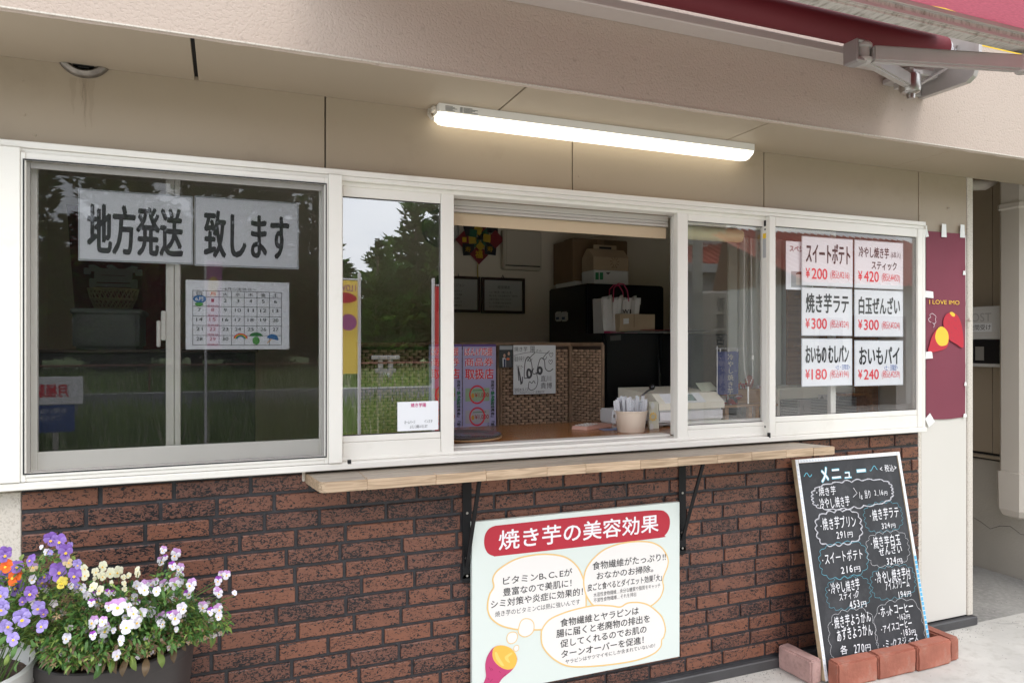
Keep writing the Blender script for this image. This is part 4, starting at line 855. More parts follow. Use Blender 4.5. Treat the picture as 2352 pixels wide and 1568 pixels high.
def leaf(g, p, d, ln, wd, m, up=None, curl=.3):
    d = Vector(d).normalized(); s_ = d.cross(Vector((rnd.uniform(-.4,.4), rnd.uniform(-.4,.4), 1))).normalized(); n_ = s_.cross(d)
    p = Vector(p); a = p; b = p+d*ln*.35+n_*ln*.06; c = p+d*ln*.7+n_*ln*.02-Vector((0,0,ln*curl*.3)); e = p+d*ln-Vector((0,0,ln*curl))
    g.add([a, b+s_*wd*.8, b, b-s_*wd*.8, c+s_*wd, c, c-s_*wd, e], [(0,1,2),(0,2,3),(1,4,5,2),(2,5,6,3),(4,7,5),(5,7,6)], m)
def flower_mesh(name, cu, cl, cc=(.85,.52,.03), dark=None):
    mu = mat(name+'_upper_petal', cu, .6, trans=.2, var=(120,.10)); ml = mat(name+'_lower_petal', cl, .6, trans=.2, var=(140,.08)); mc = mat(name+'_eye', cc, .5)
    g = G()
    def petal(ang, r0, L_, Wd, m, y):
        pts = []; n_ = 11; ca, sa = math.cos(R(ang)), math.sin(R(ang))
        for i in range(n_):
            t = i/(n_-1)*math.pi; w_ = math.sin(t)**.75; x = Wd*w_*(1 if i else 1); 
        n_ = 14
        for i in range(n_):
            t = 2*math.pi*i/n_; x = L_*(.5-.5*math.cos(t))+r0; yv = Wd*math.sin(t)*(.55+.45*(.5-.5*math.cos(t)))
            rf = 1+.05*math.sin(3*t+ang)
            pts.append((x*ca*rf-yv*sa, y-.10*(x*x)*28+.0008*math.sin(5*t), x*sa*rf+yv*ca))
        c = (L_*.55*ca, y-.0012, L_*.55*sa); g.add(pts+[c], [(i, (i+1) % n_, n_) for i in range(n_)], m)
    petal(62, 0, .0150, .0085, 0, .0012); petal(118, 0, .0150, .0085, 0, .0018)
    petal(8, 0, .0128, .0075, 1, -.0002); petal(172, 0, .0128, .0075, 1, 0); petal(-90, 0, .0150, .0105, 1, -.0014)
    g.add([(.0026*math.cos(R(45*i)), -.0042, .0026*math.sin(R(45*i))-.0022) for i in range(8)], [tuple(range(8))], 2)
    if dark:
        md = mat(name+'_whisker', dark, .6)
        g.m = g.m
        for a in (-60, -90, -120): g.add([(0,-.0038,-.001), (.0075*math.cos(R(a-6)), -.0040, .0075*math.sin(R(a-6))), (.0075*math.cos(R(a+6)), -.0040, .0075*math.sin(R(a+6)))], [(0,1,2)], 3)
        return mesh_of('flower', g, [mu, ml, mc, md], True)
    return mesh_of('flower', g, [mu, ml, mc], True)
fm = {'w': flower_mesh('lilac_white', (.62,.34,.66), (.80,.78,.84)), 'W': flower_mesh('white', (.74,.68,.80), (.82,.81,.86)), 'm': flower_mesh('magenta_white', (.30,.05,.42), (.76,.72,.82)),
      'c': flower_mesh('cream', (.80,.79,.62), (.82,.80,.58)), 'p': flower_mesh('purple', (.23,.11,.45), (.29,.17,.53), dark=(.06,.02,.16)), 'l': flower_mesh('lavender', (.36,.28,.66), (.42,.34,.72)),
      'o': flower_mesh('orange', (.85,.12,.01), (.88,.15,.01)), 'y': flower_mesh('yellow', (.80,.66,.12), (.82,.68,.10), dark=(.12,.05,.02)), 'g': flower_mesh('mauve_yellow', (.33,.22,.42), (.62,.50,.30))}
vp = thing('viola_plant', 'bushy white and lilac violas spilling over the brown planter', 'plant', (PB.x, PB.y, .56))
pp = thing('pansy_plant', 'purple pansies with orange and yellow blooms in the white planter', 'plant', (PW.x, PW.y, .57))
_rr = random.Random(77)
stems = {'v': G(), 'p': G()}
def put(kind, X, Y, size=1.0, who='v', y=None, tilt=None):
    u, v = cK(X, Y); par, C0 = (vp, PB) if who == 'v' else (pp, PW)
    yy = (C0.y-.14+_rr.uniform(-.07, .06)) if y is None else y
    yy -= max(0, (Y-620))*.00028; yy = min(yy, -.05)
    p = hy(u, v, yy); o = bpy.data.objects.new('flower', fm[kind]); COL.objects.link(o); o.parent = par; o.location = p-Vector(MW[par.name].translation)
    face = (CAM-p); az = math.atan2(face.x, -face.y)*-1
    o.rotation_euler = (R(_rr.uniform(-28, 12)), R(_rr.uniform(-25, 25)), -az*0+R(_rr.uniform(-38, 38))-math.atan2(p.x-CAM.x, p.y-CAM.y)*.6); k = 1.03*size*_rr.uniform(.92, 1.08); o.scale = (k, k*_rr.uniform(.8, 2.2), k*_rr.uniform(.85, 1.05))
    base = Vector((C0.x+(p.x-C0.x)*.45, C0.y+(p.y-C0.y)*.4+.01, .57)); mid = (base+p)/2+Vector((0, .02, .03)); q = p+Vector((0, .004, -.001))
    stems[who].tube([base, mid, q+Vector((0, .012, -.012)), q], [.0012, .0011, .0009, .0009], 4, m=0)
for X, Y, k, s_ in [(770,445,'c',.8),(780,505,'c',.75),(875,470,'c',.75),(948,420,'c',.95),(930,510,'c',.7),(960,510,'c',.75),(1018,480,'c',.8),(1083,470,'c',1),(1183,505,'c',.55),(1262,490,'c',.7),(1262,450,'c',.5),(1135,520,'c',.5),(855,610,'c',.75),(918,640,'c',.75),(1140,580,'c',.5),(1145,630,'c',.5),(1025,575,'c',.5),(870,535,'c',.4),
        (1502,270,'w',.7),(1615,310,'w',.95),(1480,370,'w',.8),(1520,338,'m',.5),(1585,415,'m',.7),(1655,440,'w',1),(1655,505,'m',.85),(1250,590,'W',.8),(1320,600,'w',1.05),(1320,640,'W',1),(1380,580,'w',.8),(1430,560,'w',.7),(1400,635,'m',.6),(1510,590,'w',.95),(1605,580,'w',1.1),(1760,590,'w',1.1),(1722,675,'m',.85),(1440,650,'W',.8),(1575,680,'W',.6),(1650,570,'W',.8),
        (2080,500,'w',.95),(2030,495,'w',.7),(2005,555,'m',.85),(2010,665,'w',.9),(1985,640,'w',.6),(2155,665,'W',.5),(1862,795,'w',.95),(2005,815,'w',.9),(1935,835,'m',.7),(2010,880,'W',.7),(1672,805,'W',.9),
        (800,690,'W',.8),(858,680,'m',.75),(885,745,'w',.8),(840,755,'m',.6),(765,620,'W',.8),(990,665,'m',.6),(1040,665,'m',.5),(1235,700,'W',.7),(1085,790,'w',1.45),(1140,745,'W',.7),(1000,790,'w',.7),(1390,840,'W',.95),(1300,860,'W',1.1),(1220,850,'W',.9),(1250,930,'W',1.1),(1165,975,'W',1.2),(1480,900,'w',1.2),(1505,855,'m',.6),(1480,950,'W',.8),(1615,885,'w',1.1),(1560,865,'m',.6),
        (858,935,'w',1.1),(945,925,'w',.8),(955,1005,'w',1.25),(958,955,'m',.6),(855,1055,'m',.6),(612,1080,'W',.85),(1115,1100,'W',.75),(1070,1235,'W',.8),(1620,1000,'W',.5),(1045,1010,'W',.5),(650,600,'W',.6),(1145,890,'W',.5),(1270,750,'m',.4),(700,600,'l',.6),(1600,720,'W',.6),(1180,790,'W',.7)]: put(k, X, Y, s_*.98)
for X, Y, k, s_ in [(470,170,'p',1.35),(550,195,'p',1.3),(600,285,'p',1.25),(285,365,'p',1.0),(155,425,'p',1.15),(305,430,'g',.8),(620,385,'g',.9),(530,475,'p',1.5),(690,500,'p',1.2),(430,520,'p',1.0),(400,570,'p',1.15),(570,570,'y',.9),(155,615,'p',1.35),(285,665,'p',1.25),(350,800,'l',1.1),(205,890,'l',1.5),(135,520,'o',1.3),(400,850,'p',.8),(385,970,'l',.9),(120,1090,'l',1.0),(710,400,'l',.7),(640,230,'l',.6),(30,800,'l',1.2),(60,420,'o',1.2),(40,310,'p',1.2),(60,520,'p',1.3),(20,680,'l',1.1),(-20,560,'p',1.2),(50,980,'l',1.1),(210,740,'p',.7),(300,540,'W',.8),(430,290,'W',.6),(460,300,'l',.5),(380,245,'W',.4)]: put(k, X, Y, s_*.98, 'p', y=-.42+_rr.uniform(-.08, .05))
m_stem = leafmat('stem_green', (.12,.20,.05))
part('stems', stems['v'], m_stem, vp, kind='stuff'); part('stems', stems['p'], m_stem, pp, kind='stuff')
# foliage: thousands of small toothed leaves through the crown's volume
g = G(); gp = G(); dead = G(); deadp = G(); rl = random.Random(99)
def dead_bloom(g, p, s_):
    mm_ = 1 if rl.random() < .42 else 0
    for i in range(5):
        a = 2*math.pi*i/5+rl.random(); d = Vector((math.cos(a), -.4, math.sin(a))); q = p+d*s_; t = d.cross(Vector((0,-1,0))).normalized()*s_*(.22 if mm_ == 0 else .42)
        g.add([p, p+d*s_*.6+t, q, p+d*s_*.6-t], [(0,1,2,3)], mm_)
def crown_v(x):   # top of the viola crown by photo column (crop K)
    P_ = [(480,1000),(560,900),(640,720),(760,560),(900,520),(1060,540),(1200,560),(1340,570),(1480,430),(1600,380),(1700,500),(1800,700),(1900,800),(2000,640),(2080,780),(2100,900)]
    for (a, b), (c, d) in zip(P_[:-1], P_[1:]):
        if a <= x <= c: return b+(d-b)*(x-a)/(c-a)
    return 1000
n_ = 0
while n_ < 7800:
    X = rl.uniform(400, 2090); tp_ = crown_v(X)+40; lo = 1330-.28*max(0, X-900)
    if X < 560: lo = 1300
    Y = rl.uniform(0, 1)**.8*(lo-tp_)+tp_
    if X > 1880 and rl.random() < .72: continue
    if Y < tp_+130 and rl.random() < .45: continue
    depth = rl.uniform(-1, 1); u, v = cK(X, Y); y = PB.y-.03+depth*.16-max(0, Y-900)*.00022; y = min(y, -.03)
    p = hy(u, v, y)
    out_ = Vector((p.x-PB.x, p.y-PB.y, 0)); d = out_*2+Vector((rl.uniform(-1,1), rl.uniform(-1.1,.6), rl.uniform(-.5,.9)))
    low = Y > lo-150
    mi = rl.choices([0,1,2,3], [.45, .28, .22, .05] if not low else [.36, .2, .24, .2])[0]
    leaf(g, p, d, rl.uniform(.010, .026), rl.uniform(.0018, .0042), mi, curl=rl.uniform(0, .6)); n_ += 1
for k in range(230):
    X = rl.uniform(450, 2060); Y = rl.uniform(700, 1330); u, v = cK(X, min(Y, 1350-.28*max(0, X-900))); p = hy(u, v, min(-.05, PB.y-.06+rl.uniform(-.1, .08)-max(0, Y-900)*.0002)); dead_bloom(dead, p, rl.uniform(.004, .010))
n_ = 0
while n_ < 2600:
    X = rl.uniform(-120, 740); tpp = 160+abs(X-520)*.75 if X > 300 else 330
    Y = rl.uniform(tpp+60, 1150)
    if X > 560 and rl.random() < .5: continue
    if Y < 640 and rl.random() < .62: continue
    u, v = cK(X, Y); p = hy(u, v, PW.y+.02+rl.uniform(-.13, .13)); d = Vector((rl.uniform(-1,1), rl.uniform(-1,.5), rl.uniform(-.3,1)))
    leaf(gp, p, d, rl.uniform(.012, .032), rl.uniform(.002, .0045), rl.choices([0,1,2,3], [.4,.1,.45,.05])[0], curl=rl.uniform(0, .4)); n_ += 1
for k in range(40): 
    u, v = cK(rl.uniform(-60, 760), rl.uniform(620, 1180)); dead_bloom(deadp, hy(u, v, PW.y-.02+rl.uniform(-.12, .1)), rl.uniform(.004, .011))
part('foliage', g, m_lf, vp, kind='stuff'); part('foliage', gp, m_lf, pp, kind='stuff')
m_dead = [mat('withered_bloom', (.50,.34,.19), .85, trans=.2), mat('faded_bloom', (.66,.60,.62), .8, trans=.3)]; part('withered_blooms', dead, m_dead, vp, kind='stuff'); part('withered_blooms', deadp, m_dead, pp, kind='stuff')
# bigger leaves that hang over the rims, one object each
bl = []
for mi in (0, 2, 3):
    gg = G(); n1 = 9
    for i in range(n1):
        t = i/(n1-1); w_ = .0075*math.sin(math.pi*min(1, t*1.02+.02))**.7*(1.15-.3*t); z_ = -.032*t; y = -.016*math.sin(t*2.2); gg.v += [(-w_, y+.002, z_), (0, y, z_), (w_, y+.002, z_)]
    for i in range(n1-1): gg.f += [(3*i, 3*i+1, 3*i+4, 3*i+3), (3*i+1, 3*i+2, 3*i+5, 3*i+4)]; gg.m += [0, 0]
    bl.append(mesh_of('leaf', gg, m_lf[mi], True))
def bigleaf(par, X, Y, y, s_, rot, mi):
    p = hy(*cK(X, Y), y); o = bpy.data.objects.new('leaf', bl[mi]); COL.objects.link(o); o.parent = par; o.location = p-Vector(MW[par.name].translation); o.rotation_euler = (R(rl.uniform(-25, 15)), R(rot), R(rl.uniform(-40, 40))); o.scale = (s_*.9, s_, s_)
for X, Y, s_, rot, mi in [(545,1250,1.35,12,0),(650,1270,1.2,5,2),(790,1230,1.1,-60,1),(745,1260,1,10,1),(880,1230,1,40,1),(1005,1270,1.2,8,1),(945,1330,1.1,30,0),(1175,1270,1.3,3,2),(1210,1260,1.1,-20,1),(1345,1280,1.3,8,2),(1460,1220,1.2,-4,1),(1610,1170,1.2,-6,2),(1740,1060,1.2,-25,1),(1930,1000,1.6,4,1),(1900,960,1.2,-30,0),(1675,1140,.7,-20,2),(1330,1150,1.2,-80,2),(1540,1140,1.2,-70,0),(600,1180,1.2,40,0),(700,1160,1.2,-30,0),(1100,1180,1.1,20,0),(1240,1150,1.1,-30,0),(820,1330,.9,-50,2),(1790,1010,1.3,-75,1),(560,1050,1.2,60,0),(1490,1200,1.0,15,2),(1060,1290,1.0,-10,2)]:
    cx_ = (hy(*cK(X, Y), PB.y).x-PB.x); yy = PB.y-math.sqrt(max(.0, .199**2-min(.198, abs(cx_))**2))-.004; bigleaf(vp, X, Y-20, max(yy, -.47), s_, rot, mi)
for X, Y, s_, rot, mi in [(150,1150,.8,10,0),(280,1100,.9,-75,0),(180,1280,.9,-40,0),(80,1230,.7,20,1),(60,1060,.9,40,0),(360,1080,.8,-60,1),(330,1060,.8,-85,0)]: bigleaf(pp, X, Y, PW.y-.15, s_, rot, mi)
# ================================================================== PAPERS IN THE LEFT WINDOW
YL = .026
def wposter(label, TL, BL, RU, y, cat='sign', **k): return poster('window_notice', label, cat, TL, BL, RU, y, m_lam, **k)
t, s = wposter('large white notice reading 地方発送, left half of the pair in the left window', cD(345,213), cD(345,530), cD(850,240)[0], .010)
s.line([(.008,.012),(.992,.012),(.992,.985),(.008,.985)], .004, mat('laminate_edge', (.42,.44,.46), .2), closed=True)
s.textpx('地方発送', cD(383,275), cD(808,520), m_ink2, .020); s.finish(t)
t, s = wposter('large white notice reading 致します, right half of the pair in the left window', cD(857,245), cD(857,553), cD(1316,270)[0], .0085)
s.line([(.008,.012),(.992,.012),(.992,.985),(.008,.985)], .004, bpy.data.materials['laminate_edge'], closed=True)
s.textpx('致します', cD(897,305), cD(1275,535), m_ink2, .020); s.finish(t)
t, s = wposter('calendar sheet of closing days for month 6 below the big notices', cD(818,615), cD(812,922), cD(1274,630)[0], .010)
m_calred = mat('calendar_red', (.45,.10,.12), .6); s.textpx('～6月の定休日～', cD(968,648), cD(1130,665), m_ink2, .01)
X = [849,908,965,1020,1076,1132,1187,1240]; Y0 = [662,689,731,774,816,860,903]
def cal(x, y): a, b = s.hit(*cD(x, y)); return a, b
xa = [cal(x, 700)[0] for x in X]; yb = [cal(849, y)[1] for y in Y0]
for b in yb: s.line([(xa[0], b), (xa[-1], b)], .0012, m_ink2, frac=False)
for a in xa: s.line([(a, yb[0]), (a, yb[-1])], .0012, m_ink2, frac=False)
for i, c in enumerate('日月火水木金土'): 
    a = (xa[i]+xa[i+1])/2; s.box_text(c, a-.008, (yb[0]+yb[1])/2-.0055, a+.008, (yb[0]+yb[1])/2+.0055, m_red if i == 1 else m_ink2)
for dn in range(1, 31):
    i = dn % 7; r_ = (dn)//7; a = (xa[i]+xa[i+1])/2; b = yb[1+r_]-.011; wd = .0042 if dn < 10 else .009
    s.box_text(str(dn), a-wd, b-.005, a+wd, b+.0055, m_calred if i == 1 else m_ink2, 0)
    if i == 1: s.box_text('定休日', a-.015, b-.0215, a+.015, b-.0135, m_calred)
m_cb = mat('cartoon_blue', (.05,.18,.42)); m_cg = mat('cartoon_green', (.10,.35,.08)); m_co = mat('cartoon_orange', (.75,.35,.05))
a, b = cal(880, 700); s.poly([(a+.019*math.cos(i*.4), b+.012*math.sin(i*.4)) for i in range(16)], m_cb, frac=False); s.box_text('6月', a-.013, b-.006, a+.010, b+.007, m_paper, .02); s.poly([(a+.012*math.cos(i*.5)-.002, b-.016+.006*math.sin(i*.5)) for i in range(13)], m_cg, frac=False)
a, b = cal(1060, 878)
for r_, mm in ((.020, m_red), (.017, m_co), (.014, m_cg), (.011, m_cb)): s.line([(a+r_*math.cos(R(q_)), b+r_*math.sin(R(q_))*.9) for q_ in range(10, 171, 16)], .003, mm, frac=False)
a, b = cal(1128, 872); s.poly([(a+.011*math.cos(i*.45), b-.008+.013*math.sin(i*.45)) for i in range(14)], m_cg, frac=False); s.poly([(a+.020*math.cos(R(q_)), b+.006+.012*math.sin(R(q_))) for q_ in range(0, 181, 20)], mat('cartoon_dark_green', (.04,.2,.06)), frac=False)
a, b = cal(1200, 875); s.poly([(a+.018*math.cos(R(q_)), b-.001+.016*math.sin(R(q_))) for q_ in range(-15, 166, 20)], m_cb, frac=False); s.line([(a-.003, b), (a-.016, b-.014)], .002, m_co, frac=False)
s.finish(t)
# things seen dimly behind the left window
m_flag = mat('red_flag_cloth', (.13,.010,.014), .85)
fl = thing('shop_flag', 'dark red shop flag with white 営業中 behind the left window', 'flag', (-.2, .55, .5))
a = hy(*cD(300, 400), .55); b = hy(*cD(745, 1290), .55); g = G(); nx = 14; vs = []
for i in range(nx+1):
    x = a.x+.05+(b.x-a.x-.05)*i/nx
    for j in range(9): zz_ = b.z+(a.z+.1-b.z)*j/8; vs.append((x+(.10*(1-j/8)*0)-.06*(j/8)*(1-i/nx), .55+.014*math.sin(i*1.1)+.004*j, zz_))
g.add(vs, [(9*i+j, 9*(i+1)+j, 9*(i+1)+j+1, 9*i+j+1) for i in range(nx) for j in range(8)]); part('cloth', g, m_flag, fl, smooth=True)
s = Sheet((0, .53, 0)); s.textpx('営', cD(368, 545), cD(628, 655), mat('flag_white', (.24,.22,.20)), .05); s.finish(fl)
bk = thing('wicker_basket', 'small open wicker basket standing on a box behind the left window', 'basket', (-.27, .38, 1.32))
a = hy(*cD(385, 655), .38); b = hy(*cD(612, 655), .38); c_ = hy(*cD(500, 745), .38); g = G(); mx_ = (a.x+b.x)/2; rx_ = (b.x-a.x)/2
for i in range(26):
    a1_ = 2*math.pi*i/26
    for dd in (.5, -.5): g.tube([(mx_+rx_*.72*math.cos(a1_), .38+rx_*.5*math.sin(a1_), c_.z), (mx_+rx_*.9*math.cos(a1_+dd*.6), .38+rx_*.62*math.sin(a1_+dd*.6), (a.z+c_.z)/2), (mx_+rx_*math.cos(a1_+dd), .38+rx_*.7*math.sin(a1_+dd), a.z)], .0016, 4)
for zz_, k_ in ((c_.z, .72), ((a.z+c_.z)/2, .88), (a.z, 1.0)): g.tube([(mx_+rx_*k_*math.cos(2*math.pi*i/24), .38+rx_*.7*k_*math.sin(2*math.pi*i/24), zz_) for i in range(24)], .003, 5, closed=True)
part('weave', g, mat('wicker_straw', (.26,.20,.10), .7), bk)
cx0 = hy(*cD(345, 745), .38); cx1 = hy(*cD(628, 920), .38)
bx = thing('storage_box', 'grey plastic storage box below the small basket behind the left window', 'box', (mx_, .38, cx1.z))
part('body', G().rbox(cx0.x, cx1.x, .27, .5, cx1.z, c_.z-.002, .01, seg=2), mat('grey_plastic', (.10,.105,.095), .5), bx)
part('lid', G().rbox(cx0.x-.005, cx1.x+.008, .262, .508, c_.z-.022, c_.z-.003, .006), mat('grey_plastic_lid', (.12,.125,.115), .5), bx)
tb = thing('side_cabinet', 'dark cabinet behind the left window holding the storage box', 'cabinet', (-.3, .4, 0))
part('body', G().box(-.55, .1, .2, .52, 0, cx1.z-.012), m_dark, tb); part('top', G().rbox(-.56, .11, .19, .53, cx1.z-.011, cx1.z-.001, .003), mat('dark_wood', (.05,.035,.025), .5), tb)
# ================================================================== NOTICE WITHOUT CODES IN THE SECOND SASH
t, s = poster('small_notice', 'small white shop notice low in the narrow left sash', 'sign', cE(347,1218), cE(349,1373), cE(563,1210)[0], -.0045, m_lam)
s.textpx('焼き芋陽', cE(417,1224), cE(498,1243), mat('pink_ink', (.55,.06,.22)), .02); s.textpx('ホームページ', cE(383,1316), cE(440,1331), m_ink2, .01); s.textpx('インスタ', cE(488,1311), cE(531,1326), m_ink2, .01); s.textpx('よろしくお願いいたします', cE(413,1340), cE(505,1353), m_ink2, .01); s.finish(t)
# ================================================================== PRICE SHEETS
YP = -.016
m_redp = mat('price_red', (.78,.05,.07), .5)
def price(label, TL, BL, RU, lines):
    t, s = poster('price_sheet', label, 'price sign', cL(*TL), cL(*BL), cL(RU, 0)[0], YP, m_lam, 'price sheets in the right window')
    s.line([(.006,.008),(.994,.008),(.994,.992),(.006,.992)], .0022, bpy.data.materials['laminate_edge'], closed=True)
    for tx, b_, m_, bo in lines: s.text(tx, *b_, m_, bo)
    s.finish(t)
P_ = lambda a, b: [('¥', (.07,.64,.155,.84), m_redp, .022), (a, (.185,.635,.49,.86), m_redp, .022), ('(税込¥'+b+')', (.55,.66,.925,.86), m_redp, 0)]
price('sweet potato price sheet スイートポテト ¥200, top left of the six', (158,105), (155,548), 614, [('スイートポテト', (.075,.12,.945,.535), m_ink, .02)]+P_('200','216'))
price('price sheet 冷やし焼き芋スティック ¥420, top right of the six', (628,138), (626,570), 1062, [('冷やし焼き芋', (.08,.13,.70,.36), m_ink, .015), ('(6本入)', (.74,.19,.94,.36), m_ink2, .0), ('スティック', (.34,.42,.86,.60), m_ink, .02)]+P_('420','453'))
price('price sheet 焼き芋ラテ ¥300, middle of the left column', (157,560), (152,995), 608, [('焼き芋ラテ', (.075,.12,.93,.53), m_ink, .02)]+P_('300','324'))
price('price sheet 白玉ぜんざい ¥300, middle of the right column', (628,580), (626,1003), 1062, [('白玉ぜんざい', (.08,.14,.93,.53), m_ink, .02)]+P_('300','324'))
price('price sheet おいものむしパン ¥180, bottom of the left column', (157,1018), (155,1450), 608, [('おいもの むしパン', (.07,.14,.93,.52), m_ink, .024), ('<土・日限定>', (.66,.55,.95,.66), m_blue, 0)]+P_('180','194'))
price('price sheet おいもパイ ¥240, bottom of the right column', (628,1035), (630,1446), 1062, [('おいもパイ', (.09,.14,.92,.54), m_ink, .02), ('<土・日限定>', (.60,.54,.88,.67), m_blue, 0)]+P_('240','259'))
t, s = poster('menu_sheet', 'pale sheet showing スペ and a cup, half hidden left of the price sheets', 'sign', cL(18,150), cL(18,582), cL(260,0)[0], -.006, m_lam)
s.text('スペシャル', .13, .09, .98, .22, mat('brown_ink', (.25,.03,.03)), .02); s.rect(.18,.62,.95,.95, mat('print_grey', (.35,.36,.37))); s.disc(.55,.68,.03,.012, mat('cup_brown', (.12,.06,.04))); s.rect(.36,.68,.74,.9, mat('cup_white', (.5,.46,.42))); s.finish(t)
# ================================================================== INSIDE THE SHOP
ct = thing('inner_counter', 'glossy brown wooden counter just inside the serving window', 'counter', (1.9, .3, 0))
part('counter_top', G().rbox(.36, 3.12, .064, .62, .972, 1.0005, .003), m_ctr, ct)
part('counter_front', G().box(.36, 3.12, .13, .15, 0, .971).box(.36, .39, .15, .6, 0, .971).box(3.08, 3.12, .15, .6, 0, .971), m_ctr, ct)
# roller shade in the opening
rs_ = thing('roller_shade', 'cream roller shade with grey rails rolled up at the top of the serving opening', 'shade', (1.2, .06, 1.86))
part('rail', G().rbox(.75, 1.672, .050, .062, 1.866, 1.887, .002).rbox(.75, 1.672, .052, .066, 1.853, 1.8655, .002).rbox(.75, 1.672, .047, .058, 1.8425, 1.8525, .002), mat('shade_rail', (.50,.47,.43), .4, metal=.2), rs_)
part('fabric', G().box(.75, 1.672, .066, .068, 1.797, 1.8424), mat('shade_cream', (.72,.58,.40), .8, trans=.3), rs_)
part('rail_slot', G().box(.75, 1.672, .046, .05, 1.8876, 1.8995), mat('orange_brown_shade_edge', (.22,.09,.02), .6), rs_)
part('tube', G().lathe((1.74, .11, 1.838), [(0, 0), (.030, 0), (.030, .34), (0, .34)], 20, 'x'), mat('shade_olive', (.55,.50,.28), .7), rs_, smooth=True)
ch = thing('pull_chain', 'white beaded pull chain loop hanging in the narrow right sash', 'chain', (2.0, .09, 1.1)); g = G()
a = [hy(*cF(x, y), .09) for x, y in ((450,258),(449,500),(447,750),(444,870),(452,1000),(470,1075))]; b = [hy(*cF(x, y), .09) for x, y in ((488,255),(489,500),(492,750),(496,900),(497,1040),(480,1078))]
def lerp_pts(P_, st):
    o_ = []
    for p, q_ in zip(P_[:-1], P_[1:]):
        k = max(1, int((q_-p).length/st)); o_ += [p.lerp(q_, i/k) for i in range(k)]
    return o_
for P_ in (a, b):
    for p in lerp_pts(P_, .0095): g.ball(p, .0028, 6)
    g.tube(P_, .0008, 4)
g.rbox(b[3].x-.004, b[3].x+.004, .086, .094, b[3].z-.03, b[3].z-.012, .001); g.box(a[-1].x-.002, a[-1].x+.004, .088, .092, a[-1].z-.085, a[-1].z-.01)
part('beads', g, mat('chain_white', (.78,.77,.72), .35), ch, smooth=True)
# back wall
ck = thing('wall_clock', 'round pale wall clock high on the back wall, mostly behind the white stile', 'clock', (1.341, 2.2, 2.08))
cz = hy(*cE(575, 300), 2.18); part('rim', G().lathe((cz.x, 2.199, cz.z), [(.125, 0), (.128, -.03), (.118, -.036), (.114, -.03)], 40, 'y'), mat('clock_rim', (.5,.5,.48), .3, metal=.5), ck, smooth=True)
part('face', G().lathe((cz.x, 2.178, cz.z), [(0, 0), (.114, 0)], 40, 'y'), mat('clock_face', (.42,.41,.38), .5), ck)
s = Sheet((cz.x, 2.176, cz.z))
for i in range(1, 13): a = R(90-30*i); s.box_text(str(i), .088*math.cos(a)-.008, .088*math.sin(a)-.009, .088*math.cos(a)+.008, .088*math.sin(a)+.009, m_ink, .01)
s.line([(0,0),(-.03,.05)], .006, m_ink, frac=False); s.line([(0,0),(.075,.02)], .004, m_ink, frac=False); s.finish(ck, 'dial_print')
wr = thing('paper_wreath', 'folded paper wreath of red, green, yellow and black squares on the back wall', 'decoration', (0,0,0))
wc = hy(*cE(780, 350), 2.17); WR_ = [('wreath_red',(.20,.012,.02)),('wreath_black',(.012,.016,.022)),('wreath_green',(.01,.10,.05)),('wreath_yellow',(.45,.30,.02))]
wm = [mat(n_, c, .4, bump=(60,.2,.002)) for n_, c in WR_]; scE = lambda X, Y: hy(*cE(X, Y), 2.17)
def sq(cx, cy, r_, rot, m, nm, off=0):
    c = scE(cx, cy); rr_ = r_*.4336*4.85/1640; pts = [(c.x+rr_*1.3*math.cos(R(rot+90*i)), 2.165-off, c.z+rr_*1.3*math.sin(R(rot+90*i))) for i in range(4)]
    part(nm, G().prism(pts, (0, .006, 0)), m, wr)
for x, y, r_, rot, mi in [(785,278,38,0,0),(848,292,34,45,1),(700,360,38,0,0),(863,358,38,0,0),(728,305,34,60,1),(722,410,34,50,1),(838,408,34,40,1),(778,437,40,0,0),(770,310,24,20,3),(810,318,22,50,2),(745,325,22,40,2),(742,360,22,50,3),(818,352,22,40,3),(810,372,22,45,2),(757,378,22,45,2),(783,395,20,0,3),(783,345,16,45,1)]: sq(x, y, r_, rot, wm[mi], 'folded_square', off=.001*(len(wr.children) if False else rnd.random()*8))
s = Sheet((0, 2.150, 0)); m_gold = mat('gold_ink', (.65,.42,.03), .3, metal=.4)
s.textpx('福', cE(758, 415), cE(798, 458), m_gold, .03); s.textpx('寿', cE(705, 395), cE(735, 425), m_gold, .0); s.textpx('寿', cE(822, 393), cE(852, 423), m_gold, .0); s.textpx('一', cE(690, 345), cE(712, 372), m_gold, .02); s.finish(wr, 'gold_print')
part('tassel', G().tube([scE(775, 470), scE(771, 510), scE(773, 560)], .004, 6).tube([scE(778, 280), scE(781, 420)], .004, 6), wm[3], wr)
el_ = thing('breaker_box', 'cream electrical breaker box on the back wall right of the wreath', 'breaker box', (0,0,0))
a = hy(*cE(910, 302), 2.13); b = hy(*cE(1112, 522), 2.13); m_cream = mat('breaker_cream', (.58,.53,.43), .5)
part('body', G().rbox(a.x, b.x, 2.13, 2.2, b.z, a.z, .008, seg=2), m_cream, el_); part('door', G().rbox(a.x+.018, b.x-.018, 2.124, 2.1295, b.z+.03, a.z-.006, .002), m_cream, el_)
part('door_gap', G().box(a.x+.012, b.x-.012, 2.1292, 2.1297, b.z+.022, b.z+.0295), m_dark, el_)
s = Sheet((0, 2.1235, 0)); s.line([cE(1005, 488), cE(1025, 490)], .004, m_trim, px=True); s.finish(el_, 'maker_mark')
m_fr = mat('dark_frame_wood', (.035,.018,.012), .35); m_fp = mat('framed_paper', (.46,.48,.46), .6)
